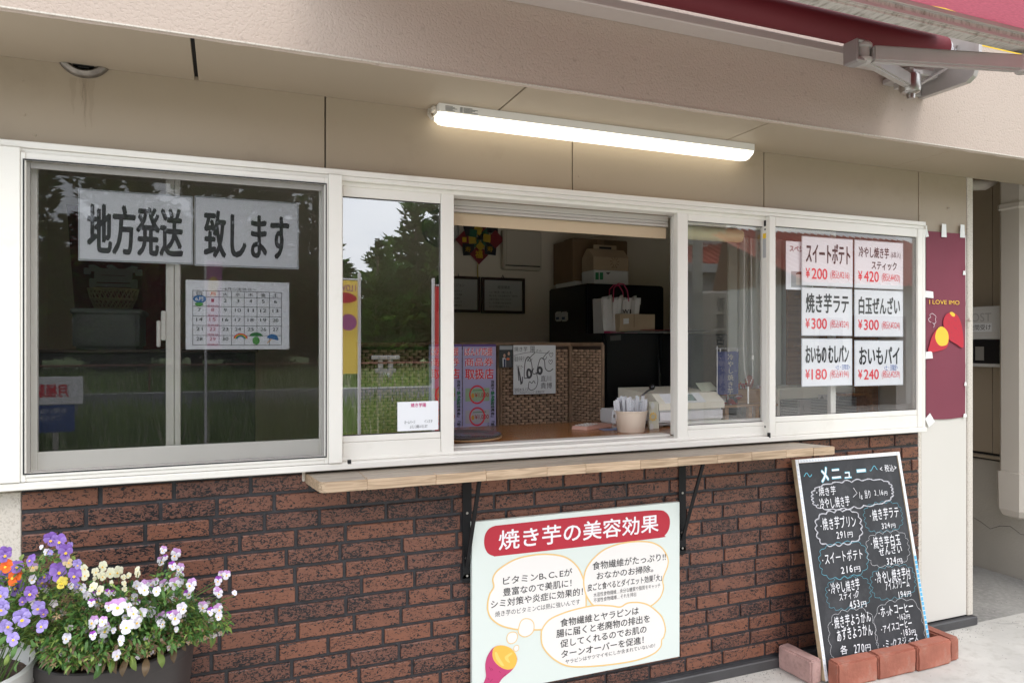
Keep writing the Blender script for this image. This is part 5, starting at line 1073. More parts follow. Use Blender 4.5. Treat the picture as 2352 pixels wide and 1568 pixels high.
def frame(X0, Y0, X1, Y1, lab_, title, lines, tx):
    a = hy(*cE(X0, Y0), 2.17); b = hy(*cE(X1, Y1), 2.17); t = thing('picture_frame', lab_, 'frame', (a.x, 2.17, b.z), group='framed mottos on the back wall')
    part('moulding', frame_boxes(a.x, b.x, b.z, a.z, 2.168, 2.198, .018, .018, .018, .018), m_fr, t); part('paper', G().box(a.x+.017, b.x-.017, 2.18, 2.185, b.z+.017, a.z-.017), m_fp, t)
    part('hanger', G().tube([(a.x+.15, 2.19, a.z), ((a.x+b.x)/2, 2.19, a.z+.02), (b.x-.15, 2.19, a.z)], .003, 5), m_fr, t)
    s = Sheet((a.x, 2.1795, b.z)).size(b.x-a.x, a.z-b.z); s.line([(.10,.12),(.90,.12),(.90,.88),(.10,.88)], .002, m_trim, closed=True)
    s.text(title, *tx, m_ink2, .01)
    for i, l in enumerate(lines): s.text(l, .17, .38+.1*i, .17+.68*min(1, len(l)/17), .44+.1*i, m_ink2, .01)
    s.finish(t)
frame(795, 556, 1022, 750, 'dark framed motto reading 経営理念 below the breaker box', '経営理念', ['人は「焼き芋」を食べると笑', '顔になる。それは焼き芋が「焼き芋」', 'が幸せを運んできてくれるか', 'ら。その笑顔と幸せを追求す', 'ることが私の喜びとなる。'], (.37,.22,.66,.31))
frame(560, 547, 786, 744, 'dark framed motto half hidden behind the white stile of the left sash', 'ビジョン', ['焼き芋が豊かなサツマ', 'イモにすることで笑顔', '広がる。それを焼き', '芋というスイーツに甘', 'みとイモの価値を伝え'], (.37,.2,.63,.29))
# fridges
m_fridge = mat('black_fridge', (.007,.0075,.009), .28, spec=.4)
fr1 = thing('tall_fridge', 'tall black fridge in the back right corner holding boxes', 'fridge', (2.4, 1.85, 0))
part('body', G().rbox(2.12, 2.68, 1.60, 2.16, .02, 1.75, .008, seg=2), m_fridge, fr1); part('door', G().rbox(2.122, 2.678, 1.572, 1.597, .60, 1.745, .008, seg=2), m_fridge, fr1); part('drawer', G().rbox(2.122, 2.678, 1.572, 1.597, .05, .592, .008, seg=2), m_fridge, fr1)
part('handle', G().rbox(2.14, 2.155, 1.55, 1.571, .75, 1.2, .003), m_alu, fr1)
fr2 = thing('low_fridge', 'lower black fridge in front, with the paper bag and newspapers on it', 'fridge', (2.5, 1.35, 0))
part('body', G().rbox(1.99, 2.95, 1.16, 1.56, .02, 1.43, .008, seg=2), m_fridge, fr2); part('door', G().rbox(1.992, 2.35, 1.132, 1.157, .05, 1.425, .008, seg=2).rbox(2.358, 2.948, 1.132, 1.157, .05, 1.425, .008, seg=2), m_fridge, fr2)
part('handle', G().tube([(2.335, 1.12, .5), (2.335, 1.105, .6), (2.335, 1.105, 1.2), (2.335, 1.12, 1.3)], .007, 6), mat('dark_chrome', (.12,.12,.12), .25, metal=.8), fr2, smooth=True)
s = Sheet((0, 1.1315, 0)); s.poly([cE(1398,1023), cE(1398,1128), cE(1420,1128), cE(1420,1023)], mat('yellow_note', (.42,.36,.16)), px=True); s.poly([cE(1403,1035), cE(1403,1095), cE(1414,1095), cE(1414,1035)], m_green, px=True); s.poly([cE(1472,868), cE(1474,894), cE(1530,890), cE(1530,862)], mat('faded_label', (.10,.095,.085)), px=True); s.finish(fr2, 'sticker')
for i, (X0, lb) in enumerate(((1177, 'left one of two small white kitchen timers on the tall black fridge'), (1208, 'right one of two small white kitchen timers on the tall black fridge'))):
    a = hx(*cE(X0, 740), 2.10); b = hx(*cE(X0+30, 790), 2.10); t = thing('kitchen_timer', lb, 'timer', (2.10, (a.y+b.y)/2, b.z), group='kitchen timers')
    part('case', G().rbox(2.104, 2.1195, b.y, a.y, b.z, a.z, .008, seg=3), mat('timer_white', (.6,.6,.58), .4), t, smooth=True); part('display', G().rbox(2.1025, 2.1045, b.y+.025, a.y-.025, b.z+.045, a.z-.02, .001), mat('timer_grey', (.06,.07,.07), .3), t)
    part('buttons', G().box(2.103, 2.1045, b.y+.02, b.y+.05, b.z+.012, b.z+.03).box(2.103, 2.1045, a.y-.05, a.y-.02, b.z+.012, b.z+.03), mat('timer_blue', (.08,.12,.2)), t)
m_card = mat('brown_cardboard', (.20,.125,.065), .8, var=(6,.1)); m_card2 = mat('light_cardboard', (.40,.30,.19), .8, var=(6,.08)); m_boxw = mat('white_carton', (.60,.60,.57), .6)
def ebox(nm, lab_, X0, Y0, X1, Y1, y, dy, m, cat='box', z0=None, **k):
    a = hy(*cE(X0, Y0), y); b = hy(*cE(X1, Y1), y); zb = b.z if z0 is None else z0; t = thing(nm, lab_, cat, (a.x, y, zb), **k)
    part('box_body', G().rbox(a.x, b.x, y, y+dy, zb, a.z, .003), m, t); return t, a, b, zb
t, a, b, zb = ebox('cardboard_box', 'big brown cardboard box at the back on the tall fridge', 1275, 352, 1565, 575, 1.82, .30, m_card, z0=1.776)
part('tape_strip', G().box((a.x+b.x)/2-.025, (a.x+b.x)/2+.025, 1.8175, 1.8195, zb, a.z), mat('parcel_tape', (.26,.17,.09), .3), t); part('flap', G().rbox(a.x+.004, b.x-.004, 1.824, 1.96, a.z+.001, a.z+.005, .001), m_card, t)
s = Sheet((0, 1.8168, 0)); s.textpx('PACK', cE(1325, 462), cE(1362, 482), m_ink, .01); s.finish(t)
t, a, b, zb = ebox('carton', 'flat white carton at the bottom of the pile on the tall fridge', 1288, 576, 1400, 598, 1.78, .3, m_boxw, z0=1.7505); 
part('lid', G().rbox(a.x-.002, b.x+.002, 1.777, 2.083, 1.7705, 1.7745, .001), m_boxw, t)
t, a, b, zb = ebox('carton', 'white box with green labels under the handled carton', 1388, 520, 1570, 598, 1.60, .17, m_boxw, z0=1.7505); wz = a.z
part('flap', G().rbox(a.x+.003, b.x-.003, 1.603, 1.765, a.z+.0005, a.z+.003, .001), m_boxw, t)
s = Sheet((0, 1.5985, 0))
for X0 in (1395, 1418): s.poly([cE(X0, 532), cE(X0, 570), cE(X0+18, 570), cE(X0+18, 532)], m_green, px=True)
s.poly([cE(1450, 532), cE(1475, 532), cE(1462, 544)], m_ink2, px=True); s.finish(t)
t, a, b, zb = ebox('handled_carton', 'tan carton with a carrying handle on the white box', 1384, 445, 1572, 520, 1.605, .16, m_card2, z0=wz+.0035)
mx_ = (a.x+b.x)/2; part('gable', G().prism([(a.x, 1.607, a.z), (a.x, 1.763, a.z), (a.x+.0, 1.70, a.z+.055), (a.x, 1.67, a.z+.055)], (b.x-a.x, 0, 0)), m_card2, t)
part('handle', G().rbox(mx_-.085, mx_+.085, 1.682, 1.688, a.z+.055, a.z+.085, .002), m_card2, t); part('handle_slot', G().box(mx_-.045, mx_+.045, 1.6805, 1.6815, a.z+.060, a.z+.074), m_dark, t)
s = Sheet((0, 1.6035, 0)); c_ = s.hit(*cE(1497, 478))
for i in range(9): an = i*2*math.pi/9; s.line([(c_[0]+.016*math.cos(an), c_[1]+.016*math.sin(an)), (c_[0]+.036*math.cos(an+.2), c_[1]+.036*math.sin(an+.2))], .004, m_card, frac=False)
s.textpx('焼き芋', cE(1480, 500), cE(1512, 512), m_card, .02); s.finish(t)
# paper bag
a = hy(*cE(1424, 668), 1.20); b = hy(*cE(1634, 838), 1.20); zb = 1.4305
pb = thing('paper_bag', 'white paper carrier bag with pink handles standing on the low fridge', 'bag', (a.x, 1.2, zb)); m_bag = mat('bag_white', (.60,.58,.55), .6, bump=(5,.4,.01))
g = G(); n1 = 12
top_ = [(a.x+.004+(b.x-a.x-.006)*i/n1, 1.205+.012*math.sin(i*1.9), a.z+.008*math.sin(i*2.3)) for i in range(n1+1)]; bot = [(a.x+.018+(b.x-a.x-.04)*i/n1, 1.20, zb) for i in range(n1+1)]
topb = [(x, y+.10, z_) for x, y, z_ in top_]; botb = [(x, 1.32, z_) for x, y, z_ in bot]; g.v = top_+bot+topb+botb; k = n1+1
for i in range(n1): g.f += [(k+i, k+i+1, i+1, i), (2*k+i, 2*k+i+1, 3*k+i+1, 3*k+i)]; g.m += [0, 0]
for q_ in (0, n1): g.f.append((q_, k+q_, 3*k+q_, 2*k+q_)); g.m.append(0)
part('bag_body', g, m_bag, pb); mx_ = (a.x+b.x)/2
for yy, sg_ in ((1.203, 0), (1.305, .03)): part('handle', G().tube([(mx_-.05+sg_, yy, a.z-.02), (mx_-.045+sg_, yy, a.z+.06), (mx_-.015+sg_, yy, a.z+.088), (mx_+.02+sg_, yy, a.z+.085), (mx_+.045+sg_, yy, a.z+.05), (mx_+.055+sg_, yy, a.z-.015)], .0035, 6), mat('pink_cord', (.42,.03,.10), .6), pb, smooth=True)
part('bottom_trim', G().box(a.x+.019, b.x-.023, 1.196, 1.1975, zb, zb+.012), bpy.data.materials['pink_cord'], pb)
g = G()
for i in range(9): x = a.x+.03+i*.028; g.prism([(x, 1.22, a.z-.03), (x+.03, 1.23, a.z-.03), (x+.026+.006*math.sin(i), 1.23, a.z+.014+.01*math.sin(i*2)), (x+.004, 1.22, a.z+.01)], (0, .03, .0))
part('tissue', g, m_boxw, pb); s = Sheet((0, 1.194, 0)); s.textpx('W', cE(1538, 727), cE(1572, 750), m_ink, .02); s.textpx('I', cE(1576, 727), cE(1584, 750), m_ink, .02); s.line([cE(1538, 757), cE(1590, 759)], .003, m_ink2, px=True); s.finish(pb)
t, a, b, zb = ebox('cardboard_box', 'low open brown box on the low fridge beside the paper bag', 1525, 750, 1712, 822, 1.15, .2, m_card2, z0=1.437)
s = Sheet((0, 1.1485, 0)); s.poly([cE(1543,776), cE(1543,805), cE(1572,803), cE(1572,774)], m_boxw, px=True); s.line([cE(1600,752), cE(1600,822)], .004, m_card, px=True); s.finish(t)
npx = thing('newspaper_pile', 'loose pile of newspapers and flyers lying on the low fridge edge', 'newspapers', (2.3, 1.15, 1.4305)); rn = random.Random(4)
cols = [mat('news_grey', (.30,.30,.29), .8), mat('news_white', (.5,.5,.48), .7), mat('news_red', (.30,.03,.04), .6), mat('news_dark', (.05,.05,.06), .6)]
for i in range(9):
    x0 = 2.02+rn.uniform(-.02, .42); y0 = 1.10+rn.uniform(0, .04); z_ = 1.4312+.0008*i; w_ = rn.uniform(.2, .38)
    if i > 3: z_ = 1.4345+.003*(i-3)
    part('paper', G().prism([(x0, y0, z_), (x0+w_, y0+rn.uniform(-.02,.02), z_+.001), (x0+w_-.02, y0+.045, z_+.004), (x0+.01, y0+.045, z_+.002)], (0, 0, .0022)), cols[[1,0,0,3,1,0,3,2,1][i]], npx)
# wicker screen
m_wick = mat('brown_wicker', (.34,.225,.145), .6, var=(40,.3), obj=.1, spec=.35); m_wick2 = mat('wicker_frame', (.22,.14,.085), .6, var=(30,.2))
ws = thing('wicker_screen', 'brown woven folding screen standing behind the counter', 'screen', (1.1, .9, 0))
wx0, wx1, wxm = .563, 1.655, hy(*cE(880, 1000), .9).x; wt = 1.366
def weave(p0, p1, z0, z1):
    p0, p1 = Vector(p0), Vector(p1); d = p1-p0; Ln = d.length; d.normalize(); nrm = Vector((d.y, -d.x, 0)); g = G(); rows = int((z1-z0)/.0140); ns = max(2, int(Ln/.040)); st = Ln/ns
    for r_ in range(rows):
        zz_ = z0+r_*.0140; off = (r_ % 2)*.5
        for i in range(-1, ns+1):
            s0 = max(0, (i+off)*st+.002); s1 = min(Ln, (i+off+1)*st-.002)
            if s1-s0 < .008: continue
            m_ = (s0+s1)/2; jj = rn.uniform(-.001, .001)
            pr = [(s0, .000, .002), (s0+.007, .008, .0), (m_, .0105+jj, 0), (s1-.007, .008, 0), (s1, .0, .002)]; vs = []
            for a_, o_, ins in pr: q_ = p0+d*a_+nrm*o_; vs += [(q_.x, q_.y, zz_+ins+jj), (q_.x, q_.y, zz_+.0125-ins+jj)]
            g.add(vs, [(2*j, 2*j+2, 2*j+3, 2*j+1) for j in range(4)])
    return g
for p0, p1 in (((wx0+.02, .9, 0), (wxm-.012, .9, 0)), ((wxm+.022, .9, 0), (wx1-.012, .9, 0)), ((wx1+.012, .9, 0), (wx1+.075, .70, 0))):
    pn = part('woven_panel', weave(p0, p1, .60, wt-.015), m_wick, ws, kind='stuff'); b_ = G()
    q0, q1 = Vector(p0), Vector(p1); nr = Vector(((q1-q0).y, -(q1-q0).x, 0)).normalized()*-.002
    b_.add([q0+nr, q1+nr, q1+nr+Vector((0,0,wt-.01)), q0+nr+Vector((0,0,wt-.01))], [(0,1,2,3)]); part('panel_shade_sheet', b_, mat('wicker_shadow_core', (.045,.027,.017), .8), ws)  # dark sheet behind the weave stands in for shade between the strands
part('screen_frame', G().rbox(wx0, wx0+.018, .888, .908, 0, wt, .004).rbox(wxm-.010, wxm+.004, .888, .908, 0, wt, .004).rbox(wxm+.006, wxm+.020, .888, .908, 0, wt, .004).rbox(wx1-.01, wx1+.009, .888, .908, 0, wt, .004).rbox(wx1+.07, wx1+.085, .69, .708, 0, wt, .004)
     .tube([(wx0, .898, wt), (wx1, .898, wt)], .011, 8).tube([(wx1, .898, wt), (wx1+.078, .70, wt)], .010, 8), m_wick2, ws)
# voucher posters pinned on the screen
m_lav = mat('lavender_poster', (.40,.37,.58), .5, bump=(5,.3,.01)); m_pur = mat('purple_band', (.09,.04,.22), .5); m_vg = mat('voucher_green', (.30,.42,.26), .5); m_vb = mat('voucher_grey', (.42,.40,.42), .5)
def voucher(X0, X1, lab_):
    y = .872; a = hy(*cE(X0, 912), y); b = hy(*cE(X1, 1400), y); t = thing('voucher_poster', lab_, 'poster', (a.x, y, b.z), group='voucher posters on the woven screen')
    part('sheet', G().box(a.x, b.x, y, y+.0015, b.z-.1, a.z), m_lav, t); s = Sheet((a.x, y, b.z)).size(b.x-a.x, a.z-b.z)
    s.rect(0, 0, 1, .024, m_pur)
    for tx, b_ in (('ばんげ応援', (.055,.035,.90,.125)), ('商品券', (.06,.145,.92,.235))): s.text(tx, *b_, m_spw, .05); s.text(tx, *b_, m_red, .013)
    s.text('取扱店', .07, .26, .93, .375, m_spw, .05); s.text('取扱店', .07, .26, .93, .375, m_red, .025)
    for fy, m_ in ((.54, m_vg), (.775, m_vb)):
        s.rect(.08, fy-.07, .80, fy+.07, m_); s.text('¥1,000', .36, fy-.02, .78, fy+.035, mat('voucher_red', (.40,.06,.05)), .02); s.disc(.30, fy+.01, .008, .012, mat('mascot_orange', (.6,.3,.04))); s.line([(.3, fy-.045), (.7, fy-.048)], .003, m_green)
        s.arc(.43, fy, .034, .041, m_red, asp=1.12)
    s.col_text('当店では『全店共通券』『地元店専', .84, .385, 1.0, .115, m_ink, .03); s.col_text('全店共通券', .84, .505, .70, .115, m_green, .06); s.col_text('の両方ご利用', .735, .84, 1.0, .06, m_ink, .01); s.finish(t); return t
voucher(692, 868, 'lavender voucher poster reading 取扱店 on the woven screen, fully in the opening'); voucher(513, 688, 'lavender voucher poster partly hidden by the white sash stile')
# snapshot photo print
a = hy(*cE(885, 917), .87); b = hy(*cE(958, 1034), .87); t = thing('photo_print', 'small photo of two people in aprons pinned on the woven screen', 'photo', (a.x, .87, b.z)); part('sheet', G().box(a.x, b.x, .87, .8715, b.z, a.z), mat('photo_dark', (.04,.045,.05), .25), t)
s = Sheet((a.x, .87, b.z)).size(b.x-a.x, a.z-b.z); sk = mat('photo_skin', (.45,.27,.19)); s.rect(.03,.03,.97,.2,mat('photo_pale', (.32,.34,.35))); s.disc(.38,.47,.006,.009,sk); s.disc(.70,.38,.006,.009,sk)
s.poly([(.24,.58),(.34,.56),(.5,.6),(.5,.98),(.26,.98)], mat('photo_white', (.5,.52,.54))); s.poly([(.32,.62),(.46,.62),(.46,.98),(.32,.98)], mat('photo_navy', (.02,.03,.08))); s.poly([(.56,.5),(.84,.5),(.92,.98),(.52,.98)], m_ink2); s.disc(.64,.62,.009,.006,mat('photo_orange', (.6,.14,.05))); s.finish(t, 'picture')
# autograph card
a = hy(*cE(961, 917), .862); b = hy(*cE(1185, 1172), .862); t = thing('autograph_card', 'white card with big pen lettering and scribbled drawing on the woven screen', 'card', (a.x, .862, b.z)); part('card', G().rbox(a.x, b.x, .862, .866, b.z, a.z, .001), mat('card_white', (.62,.64,.64), .5), t)
s = Sheet((0, .862, 0)); E_ = lambda P_: [cE(*p) for p in P_]
def pen(P_, w_=.0030, m=m_ink2, close=False):
    q_ = [s.hit(*cE(*p)) for p in P_]
    if close: s.line(smooth_curve(q_, 6), w_, m, frac=False, closed=True)
    else:
        r_ = smooth_curve(q_, 6)[:-6]; s.line(r_, w_, m, frac=False)
s.textpx('焼き芋', cE(965, 925), cE(1035, 950), m_ink2); s.textpx('陽', cE(1050, 922), cE(1075, 955), m_ink2); s.textpx('さん', cE(1080, 938), cE(1112, 952), m_ink2)
s.textpx('福島中央テレビ', cE(965, 975), cE(1040, 1003), m_ink2); s.textpx('アナウンサー', cE(975, 1020), cE(1012, 1045), m_ink2)
pen([(990,1105),(985,1030),(1000,1118),(998,1118)], .005); pen([(985,1030),(992,1060),(1005,1120),(1008,1075)], .005)
pen([(1018,1085),(1022,1010),(1035,980),(1050,990),(1060,1040),(1050,1085),(1030,1090)], .0042, close=True); pen([(1034,1060),(1040,1045),(1052,1055),(1055,1075),(1045,1088),(1036,1082)], .011, close=True)
pen([(1090,1070),(1098,1000),(1112,985),(1125,1000),(1130,1040),(1150,1055),(1168,1040)], .0042); pen([(1090,1045),(1098,1035),(1108,1040),(1110,1055),(1102,1068),(1092,1060)], .012, close=True)
pen([(1070,1040),(1062,1055),(1068,1070),(1082,1065),(1088,1060)], .004); pen([(1078,1060),(1090,1100),(1080,1140),(1055,1155),(1040,1140),(1045,1110),(1058,1118),(1068,1105),(1078,1118)], .0035)
pen([(1035,1000),(1055,975),(1075,958)], .0035); pen([(1040,990),(1048,1003),(1060,985)], .0028); pen([(1115,990),(1132,965),(1152,948)], .0035); pen([(1118,985),(1130,992),(1136,975)], .0028)
for hx_, hy_ in ((1160, 965), (1157, 1003)): pen([(hx_, hy_+14), (hx_-10, hy_), (hx_-5, hy_-8), (hx_, hy_-2), (hx_+6, hy_-9), (hx_+10, hy_)], .0022, close=True)
pen([(965,975),(1040,955),(1110,958),(1140,962)], .002); s.textpx('直川', cE(1105, 1078), cE(1160, 1108), m_ink2); s.textpx('貴博', cE(1105, 1115), cE(1165, 1145), m_ink2); s.textpx('2024.5.12', cE(965, 1145), cE(1040, 1157), m_ink2); s.textpx('ゴジてれChu!チャレンジ  会津坂下町', cE(966, 1160), cE(1125, 1169), m_ink2); s.finish(t, 'pen_writing')
# things on the counter
CT = 1.0012
cl = thing('calculator', 'pink calculator lying on the wooden counter', 'calculator', (1.66, .2, CT)); a = hz(*cG(1085, 738), CT); b = hz(*cG(1345, 722), CT)
g = G().prism([(1.62-.0, .150, CT), (1.80, .205, CT), (1.775, .30, CT), (1.60, .25, CT)], (0, 0, .012)); ax = hz(*cG(1085, 742), CT)
cxx, cyy = ax.x, ax.y
pts = [(cxx, cyy, CT), (cxx+.045, cyy-.055, CT), (cxx+.205, cyy+.015, CT), (cxx+.16, cyy+.09, CT)]
part('case', G().prism(pts, (0.004, 0, .014)), mat('calculator_pink', (.62,.36,.28), .45), cl); g = G()
for i in range(4):
    for j in range(5): o_ = Vector(pts[0]).lerp(Vector(pts[2]), .0)+ (Vector(pts[1])-Vector(pts[0]))*(.15+.2*i)+(Vector(pts[3])-Vector(pts[0]))*(.08+.12*j); g.box(o_.x, o_.x+.009, o_.y, o_.y+.008, CT+.0145, CT+.018)
part('keys', g, m_boxw, cl)
ke = thing('clip_and_card', 'silver clip and blue card lying beside the calculator', 'stationery', (1.86, .2, CT)); a = hz(*cG(1370, 745), CT)
part('card', G().rbox(a.x-.04, a.x+.06, a.y-.02, a.y+.03, CT, CT+.002, .0005), mat('card_blue', (.25,.33,.55), .5), ke); part('clip', G().tube([(a.x+.06, a.y-.01, CT+.004), (a.x+.085, a.y-.02, CT+.012), (a.x+.10, a.y+.0, CT+.004), (a.x+.075, a.y+.01, CT+.004)], .003, 6), m_steel, ke)
ty = thing('coin_tray', 'dark round tray with wooden base at the left end of the counter', 'tray', (.85, .15, CT)); tc_ = hz(*cG(330, 815), CT)
part('base', G().lathe((tc_.x, tc_.y+.02, CT), [(.125, 0), (.135, .006), (.135, .010)], 36), m_lightwood, ty, smooth=True); part('dish', G().lathe((tc_.x, tc_.y+.02, CT+.0105), [(.130, 0), (.137, .008), (.130, .009), (.118, .003), (0, .002)], 36), mat('smoked_plastic', (.10,.095,.09), .12), ty, smooth=True)
m_tub = mat('beige_tub', (.70,.58,.47), .45); c_ = hz(*cG(1548, 766), CT); c_.y += .03; wT = (hy(*cG(1652, 620), c_.y).x-hy(*cG(1445, 620), c_.y).x)/2; hT = hy(*cG(1548, 612), c_.y-.03).z-CT
tu = thing('spoon_tub', 'beige plastic tub full of wrapped spoons on the counter', 'tub', (c_.x, c_.y, CT))
part('tub', G().lathe((c_.x, c_.y, CT), [(0, .0), (wT*.78, 0), (wT*.82, .004), (wT*.985, hT-.004), (wT*1.03, hT-.002), (wT*1.03, hT+.003), (wT*.96, hT), (wT*.8, .01)], 32), m_tub, tu, smooth=True)
m_wrap = mat('clear_wrap', (.60,.61,.64), .18); m_wrap2 = veil('thin_wrap', (.72,.74,.78), .30); rk = random.Random(12)
for i in range(52):
    an = rk.uniform(0, 6.28); r_ = wT*.8*math.sqrt(rk.random()); x, y = c_.x+r_*math.cos(an), c_.y+r_*math.sin(an)*.9; ln = hT+rk.uniform(.012, .040); tx_, ty_ = (x-c_.x)*.28+rk.uniform(-.008,.008), (y-c_.y)*.3; wq = rk.uniform(.008, .015)
    g = G(); ca, sa = math.cos(an*3), .4*math.sin(an*3); vs = []
    for t_, ww in ((.3, .8), (.6, 1), (.85, 1.1), (.97, .9), (1, 1)): 
        px2, py2, pz = x+tx_*t_, y+ty_*t_, CT+.02+ln*t_; vs += [(px2-wq*ww*ca, py2-wq*ww*sa, pz+rk.uniform(-.007,.004)*(t_ > .9)), (px2+wq*ww*ca, py2+wq*ww*sa, pz+rk.uniform(-.004,.007)*(t_ > .9))]
    g.add(vs, [(2*j, 2*j+1, 2*j+3, 2*j+2) for j in range(4)]); part('wrapped_spoon', g, m_wrap2 if i % 3 else m_wrap, tu)
cs_ = thing('card_holder', 'pale leaflet card with a yellow sun mark behind the tub', 'card', (c_.x+.1, c_.y, CT)); a = hy(*cG(1655, 540), c_.y+.06); b = hy(*cG(1718, 765), c_.y+.06); m_leaf = mat('leaflet', (.56,.55,.44), .5)
part('card', G().prism([(a.x-.006, c_.y+.05, CT), (b.x, c_.y+.05, CT), (b.x+.004, c_.y+.065, a.z-.002), (a.x, c_.y+.065, a.z)], (0, .012, 0)), m_leaf, cs_)
s = Sheet((0, c_.y+.049, 0)); q0 = s.hit(*cG(1683, 650))
for i in range(10): an = i*.628; s.line([(q0[0]+.011*math.cos(an), q0[1]+.011*math.sin(an)), (q0[0]+.019*math.cos(an+.3), q0[1]+.019*math.sin(an+.3))], .005, m_byel, frac=False)
s.textpx('焼き芋', cG(1645, 620), cG(1653, 680), mat('purple_ink', (.06,.03,.15))); s.disc(0,0,0.001,.001,m_leaf) if False else None
for q_ in ((1680, 570), (1672, 725)): w0 = s.hit(*cG(*q_)); s.poly([(w0[0]+.010*math.cos(i*.6), w0[1]+.016*math.sin(i*.6)) for i in range(10)], m_boxw, frac=False)
s.finish(cs_, 'print')
# cash register
m_reg = mat('register_cream', (.86,.83,.70), .4); m_regw = mat('register_white', (.85,.87,.88), .4); m_regd = mat('register_grey', (.32,.30,.28), .4)
rx0 = hy(*cG(1722, 700), .26).x; rx1 = hy(*cG(2203, 650), .26).x; zk = hy(*cG(1722, 605), .26).z; ztp = hy(*cG(2150, 470), .30).z
rg_ = thing('cash_register', 'cream and white electronic cash register on the counter at the right', 'cash register', ((rx0+rx1)/2, .4, CT))
part('drawer', G().rbox(rx0, rx1, .26, .60, CT+.022, zk, .008, seg=2), m_regw, rg_); part('feet', G().rbox(rx0+.01, rx1-.01, .275, .59, CT+.006, CT+.0215, .003).lathe((rx0+.035, .30, CT), [(0, 0), (.014, 0), (.014, .007)], 12).lathe((rx1-.04, .30, CT), [(0, 0), (.014, 0), (.014, .007)], 12), m_regd, rg_)
part('housing', G().prism([(rx0-.002, .252, zk+.001), (rx0-.002, .252, zk+.03), (rx0-.002, .31, ztp), (rx0-.002, .60, ztp+.012), (rx0-.002, .60, zk+.001)], (rx1-rx0-.0, 0, 0)), m_reg, rg_)
dA = Vector((0, .252, zk+.03)); dB = Vector((0, .31, ztp)); nn = Vector((0, -(dB.z-dA.z), dB.y-dA.y)).normalized()
def onface(xa, xb, t0, t1, off, mt, nm, sl=0): p = dA.lerp(dB, t0)+nn*off; q_ = dA.lerp(dB, t1)+nn*off; part(nm, G().prism([(xa, p.y, p.z), (xb, p.y, p.z), (xb-sl, q_.y, q_.z), (xa+sl, q_.y, q_.z)], -nn*.004), mt, rg_)
xq = hy(*cG(1770, 530), .26).x; xr_ = hy(*cG(2065, 530), .26).x; x1_ = hy(*cG(1930, 530), .26).x; x2_ = hy(*cG(2005, 530), .26).x
onface(xq, xr_, .0, .95, .002, m_regw, 'face_plate'); onface(x1_, x2_, .15, .78, .0035, mat('lcd_grey_green', (.30,.38,.36), .15), 'display')
part('knob', G().ball((rx0+.02, .34, ztp+.028), .014, 12).tube([(rx0-.05, .32, ztp-.01), (rx0-.01, .33, ztp+.012), (rx0+.02, .34, ztp+.02)], .004, 6), mat('black_plastic', (.015,.015,.018), .2), rg_, smooth=True)
rc_ = thing('receipt_card', 'pale green price card with a sun mark lying on the cash register', 'card', (rx1-.1, .4, ztp)); P4 = [hy(*cF(178, 1068), .42), hy(*cF(260, 1063), .44), hy(*cF(306, 1108), .38), hy(*cF(208, 1112), .36)]
part('card', G().prism([(p.x, p.y, p.z) for p in P4], (0, .002, -.002)), mat('pale_green_card', (.60,.66,.52), .5), rc_)
# small printer behind the tub
pr = thing('card_reader', 'small white device behind the spoon tub', 'device', (1.9, .45, CT)); a = hy(*cG(1385, 602), .46); b = hy(*cG(1450, 722), .46)
part('body', G().rbox(a.x, b.x+.04, .46, .58, CT, a.z, .006, seg=2), m_regw, pr); part('slot', G().box(a.x+.012, a.x+.03, .4585, .4605, CT+.07, a.z-.02), m_dark, pr); part('panel', G().rbox(a.x+.004, a.x+.012, .4555, .4598, CT+.03, a.z-.02, .001), m_regd, pr)
# little shrine of folk toys behind the narrow sash
st_ = thing('toy_stand', 'low light-wood stand carrying folk toys on the counter', 'stand', (2.3, .42, CT)); a = hy(*cF(335, 1195), .40); b = hy(*cF(640, 1195), .40)
part('board', G().rbox(a.x, b.x, .40, .56, a.z-.012, a.z, .002), m_lightwood, st_)
for xx in (a.x+.012, (a.x+b.x)/2-.012, (a.x+b.x)/2+.03, b.x-.035): part('leg', G().rbox(xx, xx+.022, .405, .425, CT, a.z-.0125, .001), m_lightwood, st_)
a2 = hy(*cF(405, 1105), .48); b2 = hy(*cF(640, 1185), .48); part('back_block', G().rbox(a2.x, b2.x, .48, .55, a.z+.0005, a2.z, .002), m_lightwood, st_); TZ = a.z+.0005; TZ2 = a2.z+.0005
m_hw = mat('horse_white', (.72,.72,.74), .35); m_hr = mat('lacquer_red', (.42,.015,.02), .2); m_hb = mat('toy_black', (.02,.02,.02), .3)
hs_ = thing('horse_figurine', 'small white horse figurine with red halter beside the cash register', 'figurine', (0,0,0)); hc = hy(*cF(345, 1200), .43); hX = hc.x
def tb_(g, P_, r_): return g.tube(P_, r_, 12)
H_ = lambda X, Y, y=.43: hy(*cF(X, Y), y)
g = G(); tb_(g, [H_(330,1205,.45), H_(333,1180,.45), H_(330,1150,.44), H_(325,1125,.43), H_(332,1110,.425)], [.014,.015,.013,.0115,.008]); tb_(g, [H_(325,1118,.43), H_(338,1128,.425), H_(352,1145,.42), H_(359,1155,.42)], [.0095,.0105,.0085,.006]); tb_(g, [H_(326,1112,.428), H_(324,1100,.428), H_(325,1090,.428)], [.004,.004,.001]); tb_(g, [H_(340,1112,.422), H_(342,1100,.422), H_(342,1092,.422)], [.004,.0035,.001])
